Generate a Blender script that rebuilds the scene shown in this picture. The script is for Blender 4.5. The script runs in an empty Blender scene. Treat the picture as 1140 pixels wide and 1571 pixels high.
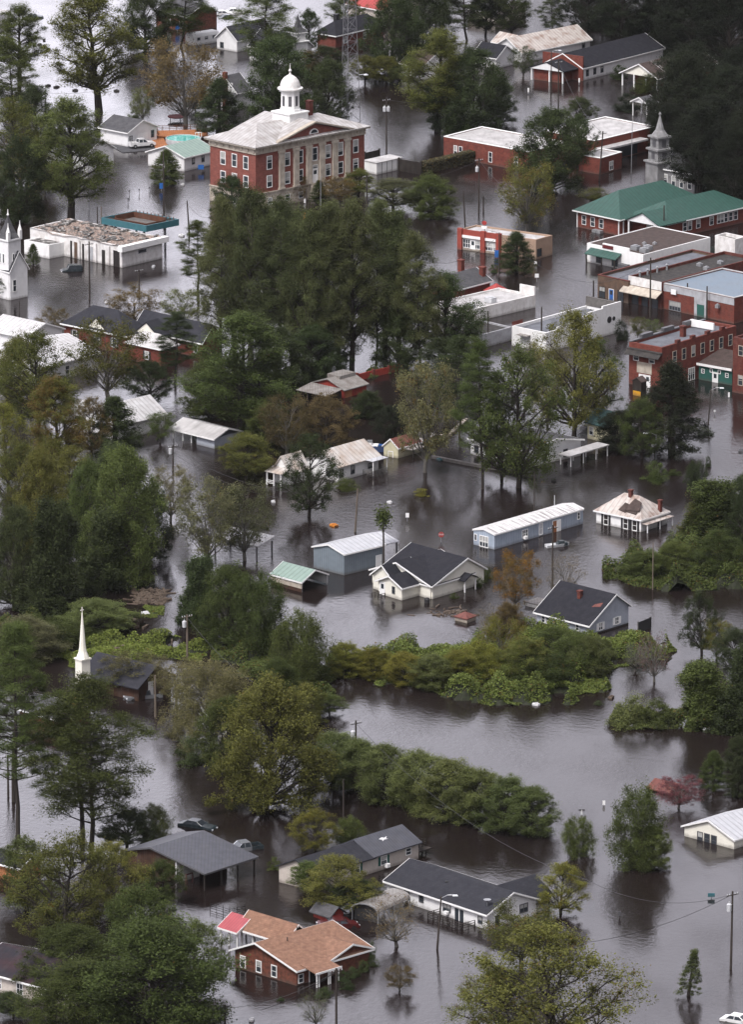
import bpy, math, random
import numpy as np
from mathutils import Vector, Matrix
sc = bpy.context.scene
C = sc.collection
R = math.radians
# ---------------------------------------------------------------- camera
F, PITCH, HC = 10200.0, R(14.7), 264.0            # focal length (photo pixels), tilt, height above the flood
cam = bpy.data.cameras.new('camera'); co = bpy.data.objects.new('camera', cam); C.objects.link(co)
cam.sensor_fit = 'VERTICAL'; cam.sensor_height = 24.0; cam.lens = 24.0 * F / 1571.0
cam.clip_start = 1.0; cam.clip_end = 30000.0
co.location = (0, 0, HC); co.rotation_euler = (math.pi / 2 - PITCH, 0, 0)
sc.camera = co
# ---------------------------------------------------------------- sky, sun, exposure
SUN_EL, SUN_AZ = R(56), R(215)
w = bpy.data.worlds.new('World'); sc.world = w; w.use_nodes = True
wn = w.node_tree.nodes; wl = w.node_tree.links
bg = wn['Background']
sky = wn.new('ShaderNodeTexSky'); sky.sky_type = 'NISHITA'; sky.sun_disc = False
sky.sun_elevation = SUN_EL; sky.sun_rotation = SUN_AZ; sky.dust_density = 3.0; sky.air_density = 1.0
hs = wn.new('ShaderNodeHueSaturation'); hs.inputs['Saturation'].default_value = 0.10
tc = wn.new('ShaderNodeTexCoord'); mp = wn.new('ShaderNodeMapping'); mp.inputs['Scale'].default_value = (5, 5, 16)
nz = wn.new('ShaderNodeTexNoise'); nz.inputs['Scale'].default_value = 1.6; nz.inputs['Detail'].default_value = 5
cr = wn.new('ShaderNodeMapRange'); cr.inputs['From Min'].default_value = .3; cr.inputs['From Max'].default_value = .7
cr.inputs['To Min'].default_value = .70; cr.inputs['To Max'].default_value = 1.25
# sky dimmed low in the east (positive x), added to darken the water there
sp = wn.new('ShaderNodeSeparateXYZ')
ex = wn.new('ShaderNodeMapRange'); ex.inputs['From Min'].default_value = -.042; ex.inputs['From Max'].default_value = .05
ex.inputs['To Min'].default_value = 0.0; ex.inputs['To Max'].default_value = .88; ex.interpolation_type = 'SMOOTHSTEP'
m1 = wn.new('ShaderNodeMath'); m1.operation = 'MULTIPLY'
# sky brightened low in the north, added to lift the water's reflections
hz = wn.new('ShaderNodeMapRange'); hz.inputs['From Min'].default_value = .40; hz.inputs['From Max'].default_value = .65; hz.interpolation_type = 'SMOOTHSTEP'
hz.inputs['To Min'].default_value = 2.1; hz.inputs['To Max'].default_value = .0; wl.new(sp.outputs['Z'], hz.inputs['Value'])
nb_ = wn.new('ShaderNodeMapRange'); nb_.inputs['From Min'].default_value = -.3; nb_.inputs['From Max'].default_value = .75; nb_.interpolation_type = 'SMOOTHSTEP'; wl.new(sp.outputs['Y'], nb_.inputs['Value'])  # band fades out southwards so camera-facing sides get less light
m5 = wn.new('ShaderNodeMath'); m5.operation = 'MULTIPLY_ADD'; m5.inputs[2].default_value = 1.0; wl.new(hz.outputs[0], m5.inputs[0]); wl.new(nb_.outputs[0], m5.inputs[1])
m2 = wn.new('ShaderNodeMath'); m2.operation = 'MULTIPLY'
mx = wn.new('ShaderNodeMix'); mx.data_type = 'RGBA'; mx.blend_type = 'MULTIPLY'; mx.inputs[0].default_value = 1.0
tn = wn.new('ShaderNodeMix'); tn.data_type = 'RGBA'; tn.blend_type = 'MULTIPLY'; tn.inputs[0].default_value = 1.0
tn.inputs[7].default_value = (1.02, .975, 1.065, 1)
wl.new(tc.outputs['Generated'], mp.inputs['Vector']); wl.new(mp.outputs[0], nz.inputs['Vector'])
wl.new(nz.outputs['Fac'], cr.inputs['Value']); wl.new(tc.outputs['Generated'], sp.inputs[0])
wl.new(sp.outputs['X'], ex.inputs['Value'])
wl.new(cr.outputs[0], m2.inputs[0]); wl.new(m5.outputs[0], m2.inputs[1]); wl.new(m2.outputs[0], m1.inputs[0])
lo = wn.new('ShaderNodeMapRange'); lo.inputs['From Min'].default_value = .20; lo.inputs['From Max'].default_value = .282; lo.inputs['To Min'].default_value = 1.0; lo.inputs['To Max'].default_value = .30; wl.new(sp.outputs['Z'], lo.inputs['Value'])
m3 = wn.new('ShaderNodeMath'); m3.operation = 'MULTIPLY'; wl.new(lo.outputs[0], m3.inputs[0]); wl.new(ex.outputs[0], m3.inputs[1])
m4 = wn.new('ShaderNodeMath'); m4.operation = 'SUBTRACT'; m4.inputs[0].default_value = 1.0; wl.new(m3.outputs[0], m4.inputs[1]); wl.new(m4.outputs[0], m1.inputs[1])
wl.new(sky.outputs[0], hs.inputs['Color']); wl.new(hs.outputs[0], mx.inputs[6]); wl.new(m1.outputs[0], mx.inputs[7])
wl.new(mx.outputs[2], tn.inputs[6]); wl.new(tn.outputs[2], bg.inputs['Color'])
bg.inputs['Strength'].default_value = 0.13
sl = bpy.data.lights.new('sun', 'SUN'); sl.energy = 1.5; sl.angle = R(12); sl.color = (1, .97, .92)
so = bpy.data.objects.new('sun', sl); C.objects.link(so)
d = Vector((math.sin(SUN_AZ) * math.cos(SUN_EL), math.cos(SUN_AZ) * math.cos(SUN_EL), math.sin(SUN_EL)))
so.rotation_euler = d.to_track_quat('Z', 'Y').to_euler(); so.location = (0, 900, 400)
sc.view_settings.view_transform = 'Standard'; sc.view_settings.look = 'None'
sc.view_settings.exposure = 0.82; sc.view_settings.gamma = 1.0
sc.cycles.max_bounces = 5; sc.cycles.diffuse_bounces = 2; sc.cycles.glossy_bounces = 3
sc.cycles.transmission_bounces = 2; sc.cycles.volume_bounces = 0; sc.cycles.caustics_reflective = False

# ---------------------------------------------------------------- geometry helpers
cT, sT = math.cos(PITCH), math.sin(PITCH)
def P(x, y, z=0.0):
    """the point at height z seen at photo pixel (x, y)"""
    a, v = (x - 570.0) / F, (y - 785.5) / F
    dx, dy, dz = a, cT - v * sT, -(sT + v * cT)
    t = (z - HC) / dz
    return Vector((dx * t, dy * t, z))
def S(y): return (y + 1872.0) * 0.003663          # photo pixels per metre on the water at row y
def tag(o, label=None, cat=None, group=None, kind=None):
    if label: o['label'] = label
    if cat: o['category'] = cat
    if group: o['group'] = group
    if kind: o['kind'] = kind
    return o
def thing(name, label, cat, loc=(0, 0, 0), group=None):
    o = bpy.data.objects.new(name, None); C.objects.link(o); o.location = loc; o.empty_display_size = .5
    return tag(o, label, cat, group)
Z1 = (0, 0, 1)
class Fr:
    """ground frame of a building: B the near corner, A the corner to its left, K the corner to its right; u runs B>A, v runs B>K"""
    def __init__(s, A, B, K, z=0.0, q=Z1):
        f = lambda p: P(q[0] + p[0] / q[2], q[1] + p[1] / q[2], z)
        a, b, c = f(A), f(B), f(K)
        s.o = Vector((b.x, b.y, 0)); du = a - b; dv = c - b
        s.lu, s.lv = du.length, dv.length
        s.u, s.v = du.normalized(), dv.normalized()
        # pull a strongly skewed pair back towards a right angle
        ang = s.u.angle(s.v); k = math.pi / 2 - ang
        if abs(k) > R(5):
            k2 = (abs(k) - R(5)) * (1 if k > 0 else -1) / 2
            s.u = Matrix.Rotation(k2 * (1 if s.v.cross(s.u).z > 0 else -1), 3, 'Z') @ s.u
            s.v = Matrix.Rotation(-k2 * (1 if s.v.cross(s.u).z > 0 else -1), 3, 'Z') @ s.v
    def p(s, u, v, z): return s.o + s.u * u + s.v * v + Vector((0, 0, z))
class XY:
    """plain frame at a point, turned by a"""
    def __init__(s, o, a=0.0):
        s.o = Vector((o[0], o[1], o[2] if len(o) > 2 else 0)); s.u = Vector((math.cos(a), math.sin(a), 0)); s.v = Vector((-math.sin(a), math.cos(a), 0))
        s.lu = s.lv = 1
    def p(s, u, v, z): return s.o + s.u * u + s.v * v + Vector((0, 0, z))
class MB:
    def __init__(s): s.V = []; s.F = []
    def face(s, pts):
        n = len(s.V); s.V += [Vector(p) for p in pts]; s.F.append(tuple(range(n, n + len(pts))))
    def solid(s, lo, hi):
        """prism between two matching polygons"""
        n = len(s.V); k = len(lo); s.V += [Vector(p) for p in lo] + [Vector(p) for p in hi]
        # face winding so that normals point outwards
        c = sum((Vector(p) for p in list(lo) + list(hi)), Vector()) / (2 * k)
        fs = [tuple(range(n, n + k)), tuple(range(n + k, n + 2 * k))] + [(n + i, n + (i + 1) % k, n + k + (i + 1) % k, n + k + i) for i in range(k)]
        for f in fs:
            a, b, d = s.V[f[0]], s.V[f[1]], s.V[f[2]]
            m = sum((s.V[i] for i in f), Vector()) / len(f)
            s.F.append(f if (b - a).cross(d - b).dot(m - c) >= 0 else tuple(reversed(f)))
    def box(s, f, u0, u1, v0, v1, z0, z1):
        s.solid([f.p(u0, v0, z0), f.p(u1, v0, z0), f.p(u1, v1, z0), f.p(u0, v1, z0)],
                [f.p(u0, v0, z1), f.p(u1, v0, z1), f.p(u1, v1, z1), f.p(u0, v1, z1)])
    def prism(s, f, poly, ax, s0, s1):
        """poly = [(a, z)] in the plane across axis ax, pushed from s0 to s1 along ax"""
        g = (lambda a, z, t: f.p(a, t, z)) if ax == 'v' else (lambda a, z, t: f.p(t, a, z))
        s.solid([g(a, z, s0) for a, z in poly], [g(a, z, s1) for a, z in poly])
    def tube(s, pts, rad, n=6):
        pts = [Vector(p) for p in pts]; rings = []
        for i, p in enumerate(pts):
            t = (pts[min(i + 1, len(pts) - 1)] - pts[max(i - 1, 0)]).normalized()
            x = t.cross(Vector((0, 0, 1)) if abs(t.z) < .9 else Vector((1, 0, 0))).normalized(); y = t.cross(x)
            r = rad[i] if hasattr(rad, '__len__') else rad
            rings.append([len(s.V) + k for k in range(n)])
            s.V += [p + (x * math.cos(2 * math.pi * k / n) + y * math.sin(2 * math.pi * k / n)) * r for k in range(n)]
        for a, b in zip(rings, rings[1:]):
            for k in range(n): s.F.append((a[k], a[(k + 1) % n], b[(k + 1) % n], b[k]))
        s.F.append(tuple(reversed(rings[0]))); s.F.append(tuple(rings[-1]))
    def lathe(s, c, prof, n=12, a0=0.0):
        c = Vector(c); rings = []
        for r, z in prof:
            rings.append([len(s.V) + k for k in range(n)])
            s.V += [c + Vector((r * math.cos(a0 + 2 * math.pi * k / n), r * math.sin(a0 + 2 * math.pi * k / n), z)) for k in range(n)]
        for a, b in zip(rings, rings[1:]):
            for k in range(n): s.F.append((a[k], a[(k + 1) % n], b[(k + 1) % n], b[k]))
        s.F.append(tuple(reversed(rings[0]))); s.F.append(tuple(rings[-1]))
    def build(s, name, m, parent=None, smooth=False, label=None):
        o0 = parent.matrix_world.translation if False else Vector((0, 0, 0))
        q = parent; 
        while q is not None: o0 = o0 + q.location; q = q.parent
        me = bpy.data.meshes.new(name)
        me.from_pydata([tuple(v - o0) for v in s.V], [], s.F)
        uv = me.uv_layers.new(name='UVMap')
        for p in me.polygons:
            n = p.normal
            t = Vector((-n.y, n.x, 0)) if abs(n.z) < .98 else Vector((1, 0, 0))
            t = t.normalized() if t.length > 1e-6 else Vector((1, 0, 0)); b = n.cross(t)
            for li in p.loop_indices:
                c = me.vertices[me.loops[li].vertex_index].co + o0
                uv.data[li].uv = (c.dot(t), c.dot(b))
        if smooth: me.shade_smooth()
        me.materials.append(mat(m) if isinstance(m, str) else m)
        o = bpy.data.objects.new(name, me); C.objects.link(o); o.parent = parent
        if label: o['label'] = label
        return o

# ---------------------------------------------------------------- materials
MATS = {}
def node_mat(name, col, col2=None, scale=1.0, rough=.8, kind='plain', stretch=(1, 1), bump=.0, metal=0, contrast=(.35, .65), dirt=.25, dirt_col=(.12, .11, .10)):
    m = bpy.data.materials.new(name); m.use_nodes = True; N = m.node_tree.nodes; L = m.node_tree.links
    b = N['Principled BSDF']; b.inputs['Roughness'].default_value = rough; b.inputs['Metallic'].default_value = metal
    uv = N.new('ShaderNodeUVMap'); uv.uv_map = 'UVMap'
    mpn = N.new('ShaderNodeMapping'); mpn.inputs['Scale'].default_value = (stretch[0], stretch[1], 1); L.new(uv.outputs[0], mpn.inputs[0])
    n1 = N.new('ShaderNodeTexNoise'); n1.inputs['Scale'].default_value = scale; n1.inputs['Detail'].default_value = 6; L.new(mpn.outputs[0], n1.inputs['Vector'])
    r1 = N.new('ShaderNodeMapRange'); r1.inputs['From Min'].default_value = contrast[0]; r1.inputs['From Max'].default_value = contrast[1]; L.new(n1.outputs['Fac'], r1.inputs['Value'])
    c2 = col2 or tuple(c * .8 for c in col)
    mix = N.new('ShaderNodeMix'); mix.data_type = 'RGBA'; mix.inputs[6].default_value = (*col, 1); mix.inputs[7].default_value = (*c2, 1)
    L.new(r1.outputs[0], mix.inputs[0]); out = mix.outputs[2]
    # weather stains, big soft patches with streaks running down
    mp2 = N.new('ShaderNodeMapping'); mp2.inputs['Scale'].default_value = (.9, .22, 1); L.new(uv.outputs[0], mp2.inputs[0])
    n2 = N.new('ShaderNodeTexNoise'); n2.inputs['Scale'].default_value = 1.3; n2.inputs['Detail'].default_value = 8; n2.inputs['Roughness'].default_value = .7; L.new(mp2.outputs[0], n2.inputs['Vector'])
    r2 = N.new('ShaderNodeMapRange'); r2.inputs['From Min'].default_value = .48; r2.inputs['From Max'].default_value = .75; r2.inputs['To Max'].default_value = dirt; L.new(n2.outputs['Fac'], r2.inputs['Value'])
    d = N.new('ShaderNodeMix'); d.data_type = 'RGBA'; L.new(r2.outputs[0], d.inputs[0]); L.new(out, d.inputs[6]); d.inputs[7].default_value = (*dirt_col, 1); out = d.outputs[2]
    hgt = n1.outputs['Fac']
    if kind in ('brick', 'siding', 'rib', 'shingle', 'board', 'seam'):
        if kind in ('brick', 'shingle'):
            t = N.new('ShaderNodeTexBrick'); t.inputs['Scale'].default_value = 1.0
            t.inputs['Brick Width'].default_value = .42 if kind == 'brick' else .5; t.inputs['Row Height'].default_value = .15 if kind == 'brick' else .28
            t.inputs['Mortar Size'].default_value = .012; t.inputs['Color1'].default_value = (1, 1, 1, 1); t.inputs['Color2'].default_value = (.66, .66, .66, 1) if kind == 'brick' else (.78, .78, .78, 1)
            t.inputs['Mortar'].default_value = (1.0, .95, .9, 1) if kind == 'brick' else (.5, .5, .5, 1); L.new(uv.outputs[0], t.inputs['Vector'])
        else:
            t = N.new('ShaderNodeTexWave'); t.wave_type = 'BANDS'; t.bands_direction = 'Y' if kind == 'siding' else 'X'; t.wave_profile = 'SAW' if kind == 'siding' else 'SIN'
            t.inputs['Scale'].default_value = {'siding': 1.5, 'rib': .7, 'board': .8, 'seam': .35}[kind]; t.inputs['Distortion'].default_value = 0
            L.new(uv.outputs[0], t.inputs['Vector'])
        mr = N.new('ShaderNodeMix'); mr.data_type = 'RGBA'; mr.blend_type = 'MULTIPLY'; L.new(out, mr.inputs[6])
        if kind in ('brick', 'shingle'): mr.inputs[0].default_value = .8; L.new(t.outputs['Color'], mr.inputs[7])
        else:
            rr = N.new('ShaderNodeMapRange'); rr.inputs['From Max'].default_value = .25; rr.inputs['To Min'].default_value = .72 if kind != 'siding' else .8
            L.new(t.outputs['Fac'], rr.inputs['Value']); L.new(rr.outputs[0], mr.inputs[7]); mr.inputs[0].default_value = 1.0
        out = mr.outputs[2]
    if rough >= .8: b.inputs['Specular IOR Level'].default_value = .2
    if any(s in name for s in ('siding', 'brick', 'paint', 'wall', 'stone', 'blue_metal')):
        # silt and damp left by the flood just above the water
        sx = N.new('ShaderNodeSeparateXYZ'); L.new(uv.outputs[0], sx.inputs[0]); w3 = N.new('ShaderNodeMath'); w3.operation = 'MULTIPLY_ADD'; w3.inputs[1].default_value = -.9; L.new(n2.outputs['Fac'], w3.inputs[0]); L.new(sx.outputs['Y'], w3.inputs[2])
        dm = N.new('ShaderNodeMapRange'); dm.inputs['From Min'].default_value = -.35; dm.inputs['From Max'].default_value = .05; dm.inputs['To Min'].default_value = .5; dm.inputs['To Max'].default_value = .0; L.new(w3.outputs[0], dm.inputs['Value'])
        dd = N.new('ShaderNodeMix'); dd.data_type = 'RGBA'; L.new(dm.outputs[0], dd.inputs[0]); L.new(out, dd.inputs[6]); dd.inputs[7].default_value = (.10, .085, .07, 1); out = dd.outputs[2]
    if bump:
        bp = N.new('ShaderNodeBump'); bp.inputs['Strength'].default_value = bump; bp.inputs['Distance'].default_value = .1
        L.new(hgt, bp.inputs['Height']); L.new(bp.outputs[0], b.inputs['Normal'])
    L.new(out, b.inputs['Base Color'])
    return m
DEF = {
 'white_siding': dict(col=(.80, .80, .79), col2=(.74, .74, .73), kind='siding', dirt=.12),
 'cream_siding': dict(col=(.82, .80, .70), col2=(.77, .75, .65), kind='siding', dirt=.06),
 'cream_paint': dict(col=(.62, .58, .40), col2=(.5, .48, .33), dirt=.25),
 'grey_siding': dict(col=(.40, .43, .48), col2=(.34, .37, .42), kind='siding', dirt=.2),
 'pale_blue_siding': dict(col=(.38, .44, .52), col2=(.33, .39, .46), kind='board', dirt=.3),
 'blue_metal': dict(col=(.205, .245, .275), col2=(.175, .21, .24), kind='rib', rough=.5, dirt=.15),
 'beige_siding': dict(col=(.55, .50, .44), col2=(.48, .43, .38), kind='siding', dirt=.2),
 'tan_wall': dict(col=(.36, .25, .18), col2=(.31, .22, .16), dirt=.15),
 'brown_wall': dict(col=(.14, .09, .06), col2=(.09, .06, .045), dirt=.3),
 'dark_brown_wood': dict(col=(.07, .035, .022), col2=(.045, .026, .018), kind='board', dirt=.4),
 'white_paint': dict(col=(.82, .82, .80), col2=(.76, .76, .74), dirt=.14),
 'white_trim': dict(col=(.84, .84, .82), col2=(.80, .80, .78), dirt=.08),
 'old_white_paint': dict(col=(.78, .77, .75), col2=(.60, .58, .55), scale=.8, dirt=.42, dirt_col=(.16, .13, .11)),
 'grey_white_wall': dict(col=(.42, .43, .45), col2=(.33, .33, .34), dirt=.4),
 'brick_red': dict(col=(.195, .055, .039), col2=(.14, .04, .03), kind='brick', dirt=.25),
 'brick_court': dict(col=(.27, .095, .075), col2=(.21, .072, .057), kind='brick', dirt=.16),
 'brick_brown': dict(col=(.21, .075, .048), col2=(.10, .042, .03), scale=2.0, kind='brick', dirt=.2),
 'brick_dark': dict(col=(.15, .045, .033), col2=(.10, .03, .024), kind='brick', dirt=.35),
 'stone': dict(col=(.52, .47, .39), col2=(.38, .33, .27), scale=.9, dirt=.5, dirt_col=(.14, .11, .09)),
 'roof_dark': dict(col=(.024, .0245, .031), col2=(.017, .0175, .023), kind='shingle', rough=.9, dirt=.1),
 'roof_charcoal': dict(col=(.036, .037, .045), col2=(.027, .028, .035), kind='shingle', rough=.9, dirt=.1),
 'roof_grey': dict(col=(.095, .095, .10), col2=(.07, .07, .075), kind='shingle', rough=.9, dirt=.2),
 'roof_dark_metal': dict(col=(.075, .078, .093), col2=(.055, .058, .07), kind='rib', rough=.55, dirt=.3),
 'roof_brown': dict(col=(.29, .165, .11), col2=(.21, .115, .078), kind='shingle', scale=1.6, rough=.9, dirt=.15),
 'roof_dull_brown': dict(col=(.09, .065, .058), col2=(.06, .045, .04), kind='shingle', rough=.9),
 'roof_maroon': dict(col=(.045, .026, .03), col2=(.026, .026, .033), kind='shingle', scale=.5, rough=.9),
 'roof_white_metal': dict(col=(.58, .58, .58), col2=(.46, .45, .44), kind='seam', rough=.45, dirt=.4),
 'roof_bright_metal': dict(col=(.52, .53, .55), col2=(.45, .46, .48), kind='seam', rough=.4, dirt=.25),
 'roof_court': dict(col=(.50, .49, .48), col2=(.33, .31, .29), scale=.6, kind='seam', rough=.5, dirt=.45, dirt_col=(.22, .17, .14)),
 'roof_rust': dict(col=(.50, .46, .42), col2=(.24, .15, .11), scale=.6, kind='seam', rough=.6, dirt=.45, dirt_col=(.15, .08, .055), contrast=(.46, .74)),
 'roof_rust_light': dict(col=(.58, .56, .53), col2=(.43, .36, .30), scale=.5, kind='seam', rough=.6, dirt=.4, dirt_col=(.2, .11, .07)),
 'roof_green': dict(col=(.030, .090, .070), col2=(.024, .072, .057), kind='seam', rough=.6, dirt=.15),
 'roof_pale_green': dict(col=(.25, .34, .29), col2=(.21, .29, .25), kind='seam', rough=.5, dirt=.15),
 'roof_teal': dict(col=(.03, .075, .075), col2=(.024, .06, .06), kind='seam', rough=.5, dirt=.15),
 'roof_red_metal': dict(col=(.40, .085, .095), col2=(.34, .07, .08), kind='rib', rough=.45, dirt=.15),
 'roof_bright_red': dict(col=(.38, .045, .04), col2=(.32, .04, .035), kind='seam', rough=.5, dirt=.1),
 'roof_rusty_red': dict(col=(.165, .05, .038), col2=(.13, .04, .03), scale=.8, kind='seam', rough=.7),
 'roof_flat_white': dict(col=(.52, .51, .50), col2=(.36, .35, .34), scale=.35, rough=.7, dirt=.5),
 'roof_flat_grey': dict(col=(.17, .18, .20), col2=(.11, .115, .13), scale=.35, rough=.8, dirt=.5, dirt_col=(.05, .05, .05)),
 'roof_flat_blue': dict(col=(.17, .21, .25), col2=(.16, .21, .26), scale=.3, rough=.7, dirt=.3),
 'roof_flat_black': dict(col=(.028, .027, .027), col2=(.06, .055, .05), scale=1.2, rough=.9),
 'roof_wreck': dict(col=(.30, .22, .18), col2=(.10, .085, .075), scale=2.6, rough=.9, stretch=(1, .35), dirt=.7, dirt_col=(.42, .40, .37), contrast=(.4, .6)),
 'tar_patchy': dict(col=(.09, .085, .08), col2=(.42, .41, .39), scale=1.0, rough=.9, dirt=.5, contrast=(.5, .62)),
 'old_grey_metal': dict(col=(.30, .29, .27), col2=(.19, .17, .155), scale=.8, kind='rib', rough=.6, dirt=.6, dirt_col=(.12, .08, .06)),
 'roof_streaked': dict(col=(.60, .59, .58), col2=(.20, .18, .17), scale=1.0, rough=.5, stretch=(2.2, .25), dirt=.5, contrast=(.48, .66)),
 'red_barn': dict(col=(.34, .05, .035), col2=(.26, .04, .03), kind='board', dirt=.25),
 'red_paint': dict(col=(.31, .065, .048), col2=(.25, .055, .04), dirt=.12),
 'maroon_paint': dict(col=(.12, .02, .022), col2=(.09, .016, .018), dirt=.1),
 'teal_paint': dict(col=(.035, .135, .16), col2=(.028, .11, .13), dirt=.1, rough=.5),
 'green_paint': dict(col=(.03, .11, .09), col2=(.025, .09, .075), dirt=.15),
 'orange_wood': dict(col=(.42, .17, .07), col2=(.30, .12, .055), kind='board', dirt=.3),
 'orange_paint': dict(col=(.62, .24, .04), col2=(.5, .18, .03), dirt=.1),
 'yellow_paint': dict(col=(.70, .36, .03), col2=(.6, .3, .02), dirt=.1),
 'brown_wood': dict(col=(.12, .05, .03), col2=(.08, .035, .02), dirt=.3),
 'pole_wood': dict(col=(.055, .045, .038), col2=(.035, .03, .026), stretch=(6, .4), dirt=.2),
 'pale_pole_wood': dict(col=(.17, .14, .11), col2=(.11, .09, .07), stretch=(6, .4), dirt=.2),
 'dark_wood': dict(col=(.03, .024, .02), col2=(.02, .017, .015), dirt=.3),
 'grey_wood': dict(col=(.16, .15, .14), col2=(.10, .095, .09), dirt=.3),
 'galvanised': dict(col=(.20, .20, .21), col2=(.14, .14, .15), rough=.7), 'blind': dict(col=(.42, .42, .40), col2=(.34, .34, .32), dirt=.1), 'dim_white': dict(col=(.27, .27, .27), col2=(.17, .17, .17), dirt=.5, scale=.8),  # dim_white: white walls with the dark corner's shade put into the colour
 'steel': dict(col=(.36, .37, .38), col2=(.28, .29, .30), rough=.45, metal=.4, dirt=.2),
 'dark_steel': dict(col=(.10, .10, .105), col2=(.07, .07, .075), rough=.5, dirt=.2),
 'black': dict(col=(.012, .012, .013), col2=(.02, .02, .02), rough=.6, dirt=.0),
 'blue_paint': dict(col=(.02, .13, .42), col2=(.018, .11, .36), rough=.4, dirt=.1),
 'pool_water': dict(col=(.11, .47, .40), col2=(.085, .38, .33), scale=.5, rough=.15, dirt=0),
 'inside_dark': dict(col=(.02, .018, .017), col2=(.03, .026, .024), dirt=0),  # shade of unlit interiors and voids put into a near-black colour
 'car_white': dict(col=(.75, .75, .74), rough=.25, dirt=.1), 'car_dark': dict(col=(.018, .03, .035), col2=(.025, .035, .04), rough=.22, dirt=.2, dirt_col=(.2, .2, .2)),
 'car_silver': dict(col=(.34, .36, .38), rough=.25, metal=.5, dirt=.1), 'car_red': dict(col=(.075, .010, .010), rough=.3, dirt=.1), 'car_grey': dict(col=(.13, .14, .17), rough=.25, dirt=.1),
 'rubber': dict(col=(.02, .02, .02), rough=.8, dirt=.1),
 'bark': dict(col=(.046, .038, .032), col2=(.022, .019, .016), scale=3, stretch=(4, .6), dirt=.2), 'pale_bark': dict(col=(.16, .15, .13), col2=(.08, .075, .066), scale=3, stretch=(3, .7), dirt=.2),
 'debris': dict(col=(.16, .12, .09), col2=(.05, .04, .03), scale=4, dirt=.3), 'bale': dict(col=(.045, .042, .04), col2=(.028, .026, .025), dirt=.2),
 'undergrowth': dict(col=(.022, .028, .012), col2=(.012, .014, .008), scale=2), 'hill': dict(col=(.05, .04, .03), rough=1), 'cloth_white': dict(col=(.7, .7, .7), rough=.9, dirt=.05),
 'lamp_glass': dict(col=(.8, .82, .85), rough=.3, dirt=.0), 'ceramic': dict(col=(.55, .56, .57), rough=.5, dirt=.1),
}
def mat(n):
    if n not in MATS: MATS[n] = node_mat(n, **DEF[n])
    return MATS[n]
def glass_mat():
    m = bpy.data.materials.new('window_glass'); m.use_nodes = True; b = m.node_tree.nodes['Principled BSDF']
    b.inputs['Base Color'].default_value = (.035, .042, .05, 1); b.inputs['Roughness'].default_value = .08; b.inputs['IOR'].default_value = 1.5
    return m
MATS['glass'] = glass_mat()
def leaf_mat(name, rough=.8):
    m = bpy.data.materials.new(name); m.use_nodes = True; N = m.node_tree.nodes; L = m.node_tree.links
    b = N['Principled BSDF']; b.inputs['Roughness'].default_value = rough; b.inputs['Specular IOR Level'].default_value = .12
    oi = N.new('ShaderNodeObjectInfo'); at = N.new('ShaderNodeAttribute'); at.attribute_name = 'tint'
    br = N.new('ShaderNodeMapRange'); br.inputs['To Min'].default_value = .60; br.inputs['To Max'].default_value = 1.95; L.new(at.outputs['Fac'], br.inputs['Value'])
    v = N.new('ShaderNodeVectorMath'); v.operation = 'SCALE'; L.new(oi.outputs['Color'], v.inputs[0]); L.new(br.outputs[0], v.inputs['Scale'])
    # some leaves have turned: share given by the object's alpha
    a2 = N.new('ShaderNodeAttribute'); a2.attribute_name = 'turn'
    lt = N.new('ShaderNodeMath'); lt.operation = 'LESS_THAN'; L.new(a2.outputs['Fac'], lt.inputs[0]); L.new(oi.outputs['Alpha'], lt.inputs[1])
    mx = N.new('ShaderNodeMix'); mx.data_type = 'RGBA'; L.new(lt.outputs[0], mx.inputs[0]); L.new(v.outputs[0], mx.inputs[6]); mx.inputs[7].default_value = (.135, .090, .024, 1)
    L.new(mx.outputs[2], b.inputs['Base Color'])
    tr = N.new('ShaderNodeBsdfTranslucent'); L.new(mx.outputs[2], tr.inputs['Color']); ms = N.new('ShaderNodeMixShader'); ms.inputs[0].default_value = .30
    L.new(b.outputs[0], ms.inputs[1]); L.new(tr.outputs[0], ms.inputs[2]); L.new(ms.outputs[0], N['Material Output'].inputs[0])
    return m
MATS['leaf'] = leaf_mat('leaf')
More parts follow.
